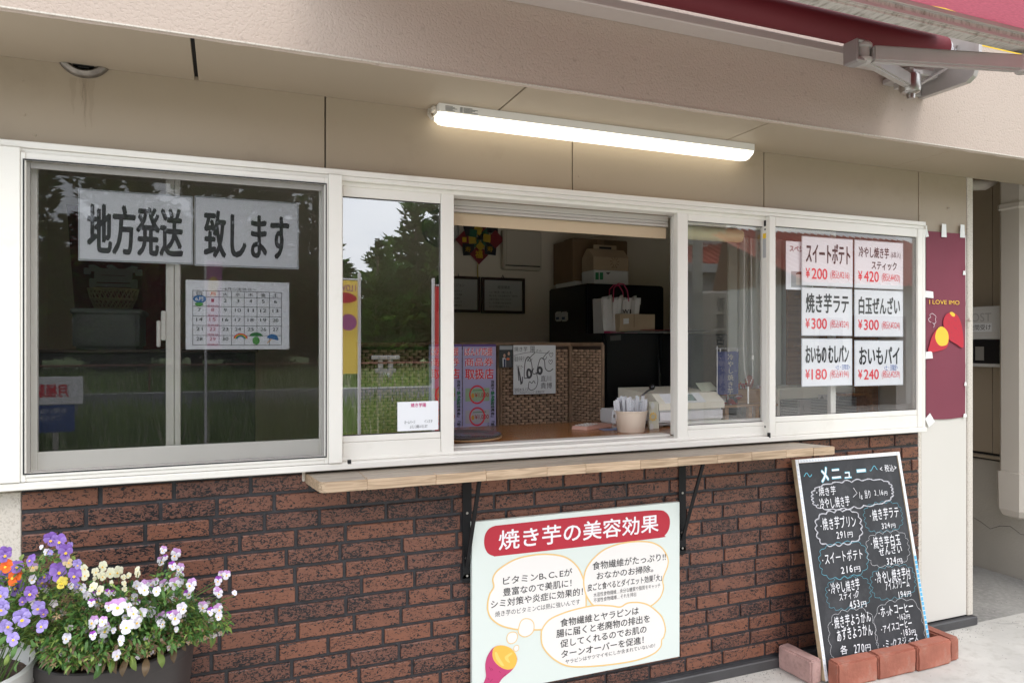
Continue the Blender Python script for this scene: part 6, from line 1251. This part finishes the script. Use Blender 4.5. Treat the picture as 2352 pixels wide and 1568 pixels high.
part('body', g, m_hw, hs_, smooth=True); part('halter', G().tube([H_(320,1132,.413), H_(338,1136,.413), H_(350,1134,.413), H_(358,1128,.415)], .0022, 6).tube([H_(346,1134,.411), H_(352,1146,.411), H_(350,1158,.415)], .002, 6).tube([H_(318,1178,.432), H_(333,1184,.430), H_(348,1180,.434)], .0035, 6), m_hr, hs_); part('eye', G().ball(H_(338,1124,.415), .0022, 8), m_hb, hs_); part('mane', G().tube([H_(320,1108,.435), H_(314,1125,.44), H_(315,1150,.445)], .005, 6), m_hw, hs_, smooth=True)
cw = thing('cow_figurine', 'glossy red folk-toy cow with black trim behind the white horse', 'figurine', (0,0,0)); C_ = lambda X, Y, y=.455: hy(*cF(X, Y), y)
g = G(); c0 = C_(385,1175); g.ball(c0, .026, 16, sx=.85, sy=1.1, sz=.9); g.ball(C_(412,1148,.445), .020, 16, sx=1.5, sy=.9, sz=.62, rot=Matrix.Rotation(R(-14), 3, 'Y')); 
for dx_, dy_ in ((-.012, -.012), (.012, -.012), (-.012, .014), (.012, .014)): g.tube([(c0.x+dx_, c0.y+dy_, TZ), (c0.x+dx_, c0.y+dy_, c0.z-.01)], .007, 8)
part('body', g, m_hr, cw, smooth=True); part('saddle', G().ball((c0.x, c0.y-.003, c0.z+.006), .0255, 14, sx=.6, sy=1.1, sz=.85).ball(C_(380,1150,.45), .008, 10), m_hb, cw, smooth=True); part('stripe', G().tube([C_(395,1147,.424), C_(415,1141,.426), C_(435,1143,.43)], .0026, 6), m_hw, cw)
part('spots', G().ball(C_(375,1190,.428), .005, 10).ball(C_(392,1193,.427), .004, 10), m_hw, cw, smooth=True)
for i, (X, lb) in enumerate(((381, 'left small red cow toy on the wooden block'), (412, 'middle small red cow toy on the wooden block'), (443, 'right small red cow toy on the wooden block'))):
    c = hy(*cF(X, 1100), .51); cz_ = TZ2; t = thing('toy_cow', lb, 'figurine', (c.x, .51, cz_), group='small red cow toys'); g = G().ball((c.x, .51, cz_+.018), .010, 10, sx=1.2).ball((c.x+.012, .503, cz_+.026), .006, 10)
    for dx_ in (-.007, .006): g.tube([(c.x+dx_, .505, cz_), (c.x+dx_, .505, cz_+.014)], .003, 6)
    part('body', g, m_hr, t, smooth=True); part('horns', G().tube([(c.x+.010, .503, cz_+.031), (c.x+.007, .503, cz_+.037)], .0015, 5).tube([(c.x+.015, .503, cz_+.031), (c.x+.018, .503, cz_+.037)], .0015, 5).tube([(c.x-.006, .4985, cz_+.015), (c.x+.004, .4985, cz_+.02)], .0015, 5), m_gold, t)
for X, Y, lb in ((375, 1085, 'round brown doll head between the horse and the red cow toys'),): 
    c = hy(*cF(X, Y), .53); t = thing('doll_figurine', lb, 'figurine', (c.x, .53, TZ2)); part('body', G().lathe((c.x, .53, TZ2), [(0,0),(.011,0),(.012,.02),(.006,.028)], 14).ball((c.x, .53, TZ2+.035), .011, 12), mat('doll_brown', (.40,.20,.08), .4), t, smooth=True); part('hair', G().ball((c.x, .533, TZ2+.038), .0112, 12), m_hb, t, smooth=True)
for X, lb in ((525, 'left tiny white ornament on the wooden block'), (543, 'right tiny white ornament on the wooden block')):
    c = hy(*cF(X, 1100), .50); t = thing('small_ornament', lb, 'ornament', (c.x, .5, TZ2), group='tiny white ornaments'); part('body', G().lathe((c.x, .5, TZ2), [(0,0),(.012,0),(.008,.008),(.003,.02),(0,.022)], 12), m_hw, t, smooth=True); part('base', G().lathe((c.x+.008, .494, TZ2), [(0,0),(.005,0),(.004,.01),(0,.012)], 10), m_hr, t, smooth=True)
c = hy(*cF(478, 1045), .53); t = thing('pink_ornament', 'round pink shell-like ornament behind the bead chain', 'ornament', (c.x, .53, TZ2)); part('body', G().ball((c.x, .53, TZ2+.034), .034, 16, sx=.75, sy=.5), mat('shell_pink', (.42,.14,.10), .4), t, smooth=True); part('foot', G().lathe((c.x, .53, TZ2), [(0,0),(.012,0),(.010,.006)], 12), m_lightwood, t)
# mini flag
mf = thing('mini_flag', 'small navy flag reading 冷やし焼き芋 on a white stand behind the sash', 'flag', (0,0,0)); a = hy(*cF(298, 862), .36); b = hy(*cF(298, 1200), .36); mr_ = hy(*cF(458, 875), .36)
part('pole', G().tube([(a.x, .36, CT+.01), (a.x, .36, a.z)], .0026, 6).tube([(a.x-.008, .36, mr_.z), (mr_.x, .36, mr_.z)], .0016, 6), m_hw, mf); part('foot', G().lathe((a.x, .36, CT), [(0,0),(.022,0),(.022,.006),(0,.011)], 18), m_hw, mf, smooth=True)
q0 = hy(*cF(302, 892), .36); q1 = hy(*cF(420, 1130), .36); g = G(); nx = 8; vs = []
for i in range(nx+1):
    for j in range(9): vs.append((q0.x+(q1.x-q0.x)*i/nx, .362+.003*math.sin(i*.9+j*.3), q1.z+(q0.z-q1.z)*j/8))
g.add(vs, [(9*i+j, 9*(i+1)+j, 9*(i+1)+j+1, 9*i+j+1) for i in range(nx) for j in range(8)]); part('cloth', g, mat('navy_cloth', (.045,.060,.20), .8), mf, smooth=True)
g = G()
for X in (315, 362, 410): p = hy(*cF(X, 885), .358); g.box(p.x-.003, p.x+.003, .357, .3585, p.z-.008, p.z+.008)
part('loops', g, m_hw, mf); s = Sheet((q0.x, .357, q1.z)).size(q1.x-q0.x, q0.z-q1.z); s.col_text('冷やし焼き芋', .42, .05, 1.0, .30, m_cream, .0)
for k in range(14): s.disc(rnd.random()*.95, rnd.random()*.95, .0016, .0016, m_cream, 6)
s.finish(mf)
# heater / air unit and shelf behind the big right pane
ac = thing('air_conditioner', 'cream air unit with louvred grille low behind the right window', 'air conditioner', (2.5, .5, CT)); a = hy(*cF(650, 1098), .40); b = hy(*cF(1165, 1240), .40); m_acb = mat('unit_cream', (.82,.80,.68), .4)
part('casing', G().rbox(a.x, b.x, .41, .62, CT, a.z, .010, seg=2), m_acb, ac); g = G(); k = 0
zz_ = CT+.012
while zz_ < CT+.088: g.rbox(a.x+.012, b.x-.012, .4, .409, zz_, zz_+.0042, .0008); zz_ += .0078
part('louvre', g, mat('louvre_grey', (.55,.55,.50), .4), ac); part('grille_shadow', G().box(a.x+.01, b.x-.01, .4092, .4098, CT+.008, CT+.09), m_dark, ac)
part('control', G().rbox(a.x+.12, a.x+.20, .396, .4088, CT+.01, CT+.086, .003).lathe((a.x+.16, .3955, CT+.045), [(0, -.003), (.016, -.003), (.017, 0)], 18, 'y'), m_alu, ac)
s = Sheet((0, .3985, 0)); s.poly([cF(862,1132), cF(862,1162), cF(980,1160), cF(980,1130)], m_boxw, px=True); s.poly([cF(872,1157), cF(884,1136), cF(896,1157)], m_ink2, px=True); s.line([cF(900,1141), cF(970,1140)], .0015, m_ink2, px=True); s.line([cF(900,1150), cF(975,1149)], .0015, m_ink2, px=True); s.finish(ac, 'warning_label')
cn = thing('curtain', 'pale vertical curtain strip behind the right window', 'curtain', (2.7, .8, 1)); g = G()
a = hy(*cF(640, 300), .75); b = hy(*cF(770, 300), .75); vs = []
for i in range(31): x = a.x-.35+(b.x+.02-a.x+.35)*i/30; vs += [(x, .75+.014*math.sin(i*1.5), 1.02), (x, .75+.014*math.sin(i*1.5), 1.95)]
g.add(vs, [(2*i, 2*i+2, 2*i+3, 2*i+1) for i in range(30)]); part('cloth', g, mat('pale_curtain', (.68,.69,.60), .8, trans=.2), cn, smooth=True)
wsx = thing('wooden_shelf', 'warm brown wooden shelf unit at the far right inside the window', 'shelf', (2.95, .4, CT)); part('side', G().box(3.08, 3.12, .3, .7, CT, 1.86), m_ctr, wsx)
for zz_ in (1.10, 1.35, 1.62): part('shelf_board', G().rbox(2.94, 3.079, .34, .7, zz_, zz_+.016, .002), m_ctr, wsx)
part('back', G().box(2.90, 3.079, .7, .715, CT, 1.86), m_ctr, wsx)
# ================================================================== ACROSS THE STREET (seen mirrored in the panes)
m_asph = mat('asphalt', (.085,.087,.09), .9, bump=(60,.4,.004), var=(.8,.1)); m_grassb = mat('meadow_ground', (.12,.17,.055), .95, var=(.6,.25), bump=(20,.8,.03))
struct('meadow', G().box(-70, 90, -120, -20.4, -.2, -.03), m_grassb); struct('verge', G().box(-70, 8.5, -13.0, -7.6, -.2, -.015), m_grassb); struct('far_forecourt', G().box(8.5, 90, -13.0, -7.6, -.2, -.014), m_conc); struct('road', G().box(-70, 90, -20.4, -13.0, -.2, -.02), m_asph)
struct('road_line', G().box(-70, 90, -13.5, -13.36, -.0195, -.012).box(-70, 90, -20.1, -19.96, -.0195, -.012), mat('road_paint', (.7,.7,.68), .7)); struct('farm_ground', G().box(-200, -70, -120, 60, -.2, -.03).box(90, 200, -120, 60, -.2, -.03).box(-70, 90, 4.7, 60, -.2, -.03).box(-70, -30.01, -7.6, 4.7, -.2, -.03).box(4.4, 90, 0, 4.7, -.2, -.03).box(4.311, 90, -7.6, 0, -.2, -.001), m_grassb)
m_gr = mat('grass_blades', (.17,.25,.07), .9, spec=.1, var=(.5,.5), trans=.2); m_gr2 = mat('grass_heads', (.35,.36,.22), .8)
rgx = random.Random(8)
def grass(n_, x0, x1, y0, y1, h0, h1, w_):
    g = G()
    for _ in range(n_):
        x, y = rgx.uniform(x0, x1), rgx.uniform(y0, y1); h = rgx.uniform(h0, h1); a = rgx.uniform(0, 3.14); c, s_ = math.cos(a)*w_, math.sin(a)*w_; l = rgx.uniform(-.3,.3)*h
        g.add([(x-c, y-s_, -.03), (x+c, y+s_, -.03), (x+l, y+l*.4, h)], [(0,1,2)], 1 if rgx.random() < .17 else 0)
    return g
tag(part('verge_grass', grass(12000, -9, 8.4, -12.7, -8.2, .1, .58, .016), [m_gr, m_gr2]), 'tall weeds growing along the near side of the road', 'grass', kind='stuff')
tag(part('meadow_grass', grass(26000, -16, 30, -38, -20.8, .12, .50, .035), [m_gr, m_gr2]), 'rough meadow grass between the road and the conifers', 'grass', kind='stuff')
# conifers
m_bark = mat('bark', (.10,.07,.05), .9, bump=(20,.6,.02)); m_con = [mat('conifer_dark', (.020,.055,.010), .9, spec=.1, trans=.15), mat('conifer_mid', (.040,.105,.016), .9, spec=.1, trans=.2), mat('conifer_light', (.085,.17,.026), .9, spec=.1, trans=.2)]
def conifer(seed, h, rad, dense):
    r_ = random.Random(seed); g = G(); rings = int(h*2.6)
    for i in range(rings):
        t = i/rings; z0 = h*(.10+.90*t); rr_ = rad*(1-t)**.8*r_.uniform(.75, 1.15)+.15; nb_ = max(4, int(9*(1-t)+4))
        for k in range(nb_):
            a = r_.uniform(0, 6.283); ln = rr_*r_.uniform(.7, 1.2); steps = max(2, int(ln*dense)); mi = r_.choices([0,1,2], [.45,.4,.15])[0]
            for s_ in range(steps):
                f = (s_+1)/steps; c = Vector((math.cos(a)*ln*f, math.sin(a)*ln*f, z0+.35*ln*f*f-.2*ln*f))
                for q_ in range(8):
                    d = Vector((math.cos(a)+r_.uniform(-.9,.9), math.sin(a)+r_.uniform(-.9,.9), r_.uniform(-.1,1.0))).normalized()*r_.uniform(.18,.42); sd_ = d.cross(Vector((r_.uniform(-1,1), r_.uniform(-1,1), r_.uniform(-1,1)))).normalized()*r_.uniform(.05,.12); c2 = c+Vector((r_.uniform(-.18,.18), r_.uniform(-.18,.18), r_.uniform(-.18,.18)))
                    g.add([c2-d*.4, c2+sd_, c2+d, c2-sd_], [(0,1,2,3)], mi)
    tk = G().tube([(0,0,-.2), (.03,0,h*.4), (0,.03,h*.97)], [.22,.15,.02], 8); return mesh_of('crown', g, m_con), mesh_of('trunk', tk, m_bark, True)
cms = [conifer(1, 9.5, 2.3, 3.0), conifer(2, 7.6, 2.6, 3.0), conifer(3, 8.6, 1.9, 3.2)]
rt = random.Random(31); trees = []
for i, x in enumerate([-16,-13.6,-11.5,-9.2,-7.4,-5.2,-3.3,-1.2,.6,2.4,4.2,5.6,7.1,8.4,9.8,11.3,12.9,15.0,17.3,20,23,26.5,30]):
    y = -33-rt.uniform(0, 4); sc_ = rt.uniform(.85, 1.12)
    kk = rt.choice([0,1,2]); Hx = 10.8 if x < 3.2 else 8.8 if x < 4.4 else 6.3 if x < 7.6 else 8.0 if x < 9 else 10.6
    sc_ *= Hx/(9.5, 7.6, 8.6)[kk]
    trees.append((x, y, sc_, kk))
for x in (-14.5, -10, -4.2, 1.6, 6.5, 10.7, 14.2, 19): trees.append((x, -30.6, rt.uniform(.4, .5), 1))
for i, (x, y, sc_, k) in enumerate(trees):
    t = thing('conifer_tree', 'conifer across the meadow, seen only mirrored in the window panes', 'tree', (x, y, 0), (0, 0, rt.uniform(0, 6)), 'conifers across the road'); t.scale = (sc_,)*3
    for me, nm in ((cms[k][0], 'crown'), (cms[k][1], 'trunk')): o = bpy.data.objects.new(nm, me); COL.objects.link(o); o.parent = t
# nobori flags standing outside, mirrored
def nobori(x, y, w_, zb, zt, col, lab_, txt_=None, tcol=m_paper, drop=0, deco=None, nm='nobori_flag', bend=.03, side=-1):
    t = thing(nm, lab_, 'flag', (x, y, 0)); g = G(); nx, nz = 6, 24; vs = []
    for j in range(nz+1):
        for i in range(nx+1): vs.append((x+side*w_*i/nx*(1-drop*(1-j/nz)), y+bend*math.sin(j*.35+i*.5)*i/nx, zb+(zt-zb)*j/nz))
    g.add(vs, [(j*(nx+1)+i, j*(nx+1)+i+1, (j+1)*(nx+1)+i+1, (j+1)*(nx+1)+i) for j in range(nz) for i in range(nx)]); part('cloth', g, col, t, smooth=True)
    part('pole', G().tube([(x+.01, y, 0), (x+.01, y, zt+.06)], .012, 8).tube([(x+.03, y, zt+.01), (x+side*(w_+.03), y, zt+.01)], .006, 6), m_hw, t)
    part('base', G().rbox(x-.2, x+.2, y-.2, y+.2, .0005, .06, .01), m_conc, t)
    # lettering faces the shop (+y)
    s = Sheet((x+w_/2 if side > 0 else x, y+.04, zb), (-1, 0, 0), (0, 0, 1))
    if side < 0: s = Sheet((x, y+.04, zb), (-1, 0, 0), (0, 0, 1)); s.size(w_, zt-zb)
    else: s = Sheet((x+w_, y+.04, zb), (-1, 0, 0), (0, 0, 1)); s.size(w_, zt-zb)
    if deco: deco(s)
    if txt_: s.col_text(txt_, .25, .05, .9, .5, tcol, .05)
    s.finish(t); return t
def vx(u, v, Y): p = hy(u, v, Y); return p    # virtual point at +Y; the real one is at -Y
m_yel = mat('yellow_cloth', (.86,.64,.12), .8, trans=.25, bump=(4,.4,.02)); m_redc = mat('red_cloth', (.62,.045,.05), .8, trans=.25, bump=(4,.4,.02)); m_purc = mat('purple_cloth', (.40,.12,.34), .8, trans=.25)
Yv = 2.9; p = vx(822, 645, Yv); q0 = vx(810, 858, Yv)
def dec(s): s.text('I LOVE IMO', .08, .05, .92, .12, m_purc, .03); s.poly(smooth_curve([(s.W*.06, s.H*.80), (s.W*.25, s.H*.86), (s.W*.6, s.H*.86), (s.W*.9, s.H*.80), (s.W*.6, s.H*.76), (s.W*.25, s.H*.76)], 5), m_bred, frac=False); s.disc(.3, .45, .06, .06, m_purc)
nobori(p.x+.0, -Yv, .25, q0.z, p.z, m_yel, 'yellow flag with sweet potato print, mirrored in the second pane', deco=dec)
p = vx(992, 658, 2.6); nobori(p.x, -2.6, .45, vx(992, 990, 2.6).z, p.z, m_redc, 'red banner flag, mirrored at the right edge of the second pane', '営業中', side=1)
Yp = 5.2; p = vx(470, 598, Yp); q0 = vx(470, 800, Yp); nobori(p.x, -Yp, .16, q0.z, p.z, m_purc, 'thin purple and yellow flag on a tall pole, mirrored in the left window', drop=.1, bend=.06, side=1, deco=lambda s: s.disc(.5, .3, .05, .1, m_yel))
# parking sign
Yk = 4.6; a = vx(60, 866, Yk); b = vx(190, 990, Yk); pk = thing('parking_sign', 'white and blue roadside sign reading 月極駐車場, mirrored low in the left window', 'sign', ((a.x+b.x)/2, -Yk, 0)); zmid = vx(100, 930, Yk).z
part('white_board', G().rbox(a.x-.15, b.x, -Yk-.02, -Yk, zmid+.003, a.z, .004), m_paper, pk); part('blue_board', G().rbox(a.x-.15, b.x-.06, -Yk-.02, -Yk, b.z, zmid-.003, .004), mat('sign_blue', (.02,.07,.25), .4), pk); part('post', G().rbox((a.x+b.x)/2-.02, (a.x+b.x)/2+.02, -Yk-.06, -Yk-.021, .0005, a.z, .004), m_steel, pk)
s = Sheet((b.x, -Yk+.001, 0), (-1, 0, 0)); w_ = b.x-a.x+.15; s.box_text('月極駐車場', .10, zmid+.06, w_-.03, a.z-.06, m_red, .03); s.box_text('お問い合わせは', .12, zmid-.07, w_-.1, zmid-.03, m_paper, .01); s.box_text('こちらまで', .16, zmid-.13, w_-.2, zmid-.09, m_paper, .01); s.finish(pk)
# torii and stone pieces
m_stone = mat('grey_stone', (.36,.35,.33), .85, var=(3,.2), bump=(15,.4,.01)); Yt = 24; a = vx(868, 838, Yt); b = vx(903, 838, Yt); to = thing('torii_gate', 'grey stone torii gate at the foot of the trees, mirrored in the second pane', 'torii', ((a.x+b.x)/2, -Yt, 0)); zt_ = a.z+.2
for xx in (a.x+.1, b.x-.1): part('pillar', G().tube([(xx, -Yt, -.03), (xx, -Yt, zt_)], .10, 10), m_stone, to, smooth=True)
part('lintel', G().rbox(a.x-.22, b.x+.22, -Yt-.14, -Yt+.14, zt_, zt_+.15, .02), m_stone, to); part('tie_beam', G().rbox(a.x-.1, b.x+.1, -Yt-.08, -Yt+.08, zt_-.5, zt_-.34, .01), m_stone, to); g = G()
g.tube([(a.x+.2+(b.x-a.x-.4)*i/10, -Yt+.16, zt_-.5-.12*math.sin(math.pi*i/10)) for i in range(11)], .05, 6)
for i in (2, 5, 8): xx = a.x+.2+(b.x-a.x-.4)*i/10; g.prism([(xx-.06, -Yt+.2, zt_-.6), (xx+.06, -Yt+.2, zt_-.6), (xx+.09, -Yt+.2, zt_-.95), (xx-.03, -Yt+.2, zt_-.9)], (0, .01, 0))
part('sacred_rope', g, m_paper, to)
Ys = 9.0; a = vx(1628, 665, Ys); b = vx(1681, 665, Ys); sp = thing('stone_pillar', 'tall inscribed stone pillar, mirrored in the narrow right sash', 'monument', ((a.x+b.x)/2, -Ys, 0)); m_sp = mat('pillar_stone', (.42,.37,.33), .85, var=(4,.12), bump=(30,.4,.01))
W2 = (b.x-a.x)/2; cxs = (a.x+b.x)/2; part('shaft', G().rbox(cxs-W2*.8, cxs+W2*.8, -Ys-.35, -Ys, .0, a.z-.02, .04), m_sp, sp); part('plinth', G().rbox(cxs-W2*1.2, cxs+W2*1.2, -Ys-.5, -Ys+.12, -.015, .3, .03), m_stone, sp)
s = Sheet((cxs+W2*.8, -Ys+.001, 0), (-1, 0, 0)); s.size(W2*1.6, a.z); s.col_text('勅宣宮原神社', .22, .04, .86, .55, m_ink2, .02); s.finish(sp)
# houses with red roofs across the road on the right
m_rr = mat('red_metal_roof', (.44,.085,.055), .5, var=(1,.1)); m_plas = mat('white_plaster', (.48,.48,.46), .8, var=(.6,.08)); m_dk = mat('dark_tile_roof', (.11,.095,.085), .7, var=(1.5,.3)); m_gw = mat('dark_house_glass', (.03,.035,.04), .1); m_brw = mat('brown_timber', (.17,.085,.045), .7)
def ribbed(g, x0, x1, ya, yb, za, zb, st=.33):
    n1 = int((x1-x0)/st); 
    for i in range(n1): xa_ = x0+i*st; g.add([(xa_, ya, za), (xa_+st*.72, ya, za), (xa_+st*.72, yb, zb), (xa_, yb, zb), (xa_+st*.78, ya, za+.07), (xa_+st*.94, ya, za+.07), (xa_+st*.94, yb, zb+.07), (xa_+st*.78, yb, zb+.07), (xa_+st, ya, za), (xa_+st, yb, zb)], [(0,1,2,3),(1,4,7,2),(4,5,6,7),(5,8,9,6)])
    return g
Yh = 15.5
h1 = thing('red_roof_house', 'white house with a red ribbed roof across the road, mirrored in the right window', 'house', (18, -Yh, 0))
part('wall', G().box(13.0, 26.0, -Yh-7, -Yh-.3, 0, 3.5).box(12.0, 15.6, -Yh-6, -Yh-1.6, 3.5, 5.6), m_plas, h1)
part('roof', ribbed(G(), 12.7, 26.4, -Yh+.3, -Yh-3.6, 3.75, 5.6), m_rr, h1); part('roof_eave', G().box(12.7, 26.4, -Yh+.26, -Yh+.32, 3.5, 3.76), m_plas, h1); part('upper_roof', G().prism([(11.5, -Yh-.9, 5.4), (11.5, -Yh-6.6, 5.4), (11.5, -Yh-3.7, 7.2)], (4.4, 0, 0)), m_dk, h1)
part('gable', G().prism([(26.0, -Yh-.4, 3.6), (26.0, -Yh-7, 3.6), (26.0, -Yh-3.7, 5.6)], (.1, 0, 0)), m_brw, h1)
for x in (13.4, 15.2, 17.4, 19.8, 22.2, 24.4):
    f_ = part('window', G().box(x, x+1.5, -Yh-.29, -Yh-.22, .9, 2.5), m_brw, h1); part('pane', G().box(x+.08, x+.70, -Yh-.215, -Yh-.205, 1.0, 2.4).box(x+.8, x+1.42, -Yh-.215, -Yh-.205, 1.0, 2.4), m_gw, f_)
part('door', G().box(21.5, 22.0, -Yh-.29, -Yh-.2, 0, 2.2), m_brw, h1)
h2 = thing('timber_house', 'low house with brown door with an orange-red roof, mirrored at the right edge', 'house', (11, -9, 0))
part('wall', G().box(11.6, 17.5, -12.6, -9.6, -.01, 2.7), m_plas, h2); part('gable', G().prism([(11.58, -9.6, 2.7), (11.58, -12.6, 2.7), (11.58, -12.2, 4.0)], (.1, 0, 0)), m_brw, h2); part('roof', ribbed(G(), 11.2, 17.9, -9.1, -12.2, 2.65, 4.1, .30), m_rr, h2); part('door', G().box(13.0, 14.6, -9.59, -9.54, 0, 2.0), m_gw, h2)
for x in (11.9, 15.2): f_ = part('window', G().box(x, x+.8, -9.59, -9.53, .9, 2.0), m_plas, h2); part('pane', G().box(x+.06, x+.74, -9.525, -9.515, .96, 1.94), m_gw, f_)
up = thing('utility_pole', 'pale concrete utility pole, mirrored in the narrow right sash', 'pole', (0,0,0)); p = vx(1602, 600, 7.5); part('pole', G().tube([(p.x, -7.5, -.02), (p.x, -7.5, 8.5)], [.10, .07], 10), m_stone, up, smooth=True); part('step_bolts', G().box(p.x-.2, p.x+.2, -7.51, -7.49, 2.2, 2.22).box(p.x-.2, p.x+.2, -7.51, -7.49, 3.0, 3.02), m_steel, up)
sv = thing('vertical_signboard', 'narrow vertical signboard hanging on the utility pole, mirrored', 'sign', (0,0,0)); part('board', G().rbox(p.x-.42, p.x-.12, -7.56, -7.44, 3.0, 4.1, .02), m_plas, sv)
gr_ = thing('guard_rail', 'thin rusty pipe rail along the far road edge', 'rail', (0, -20.7, 0)); part('rail', G().tube([(-20, -20.7, .75), (28, -20.7, .75)], .03, 6), mat('rusty_pipe', (.20,.08,.05), .7), gr_)
for i in range(17): part('post', G().tube([(-20+i*3, -20.7, -.03), (-20+i*3, -20.7, .75)], .025, 6), bpy.data.materials['rusty_pipe'], gr_)
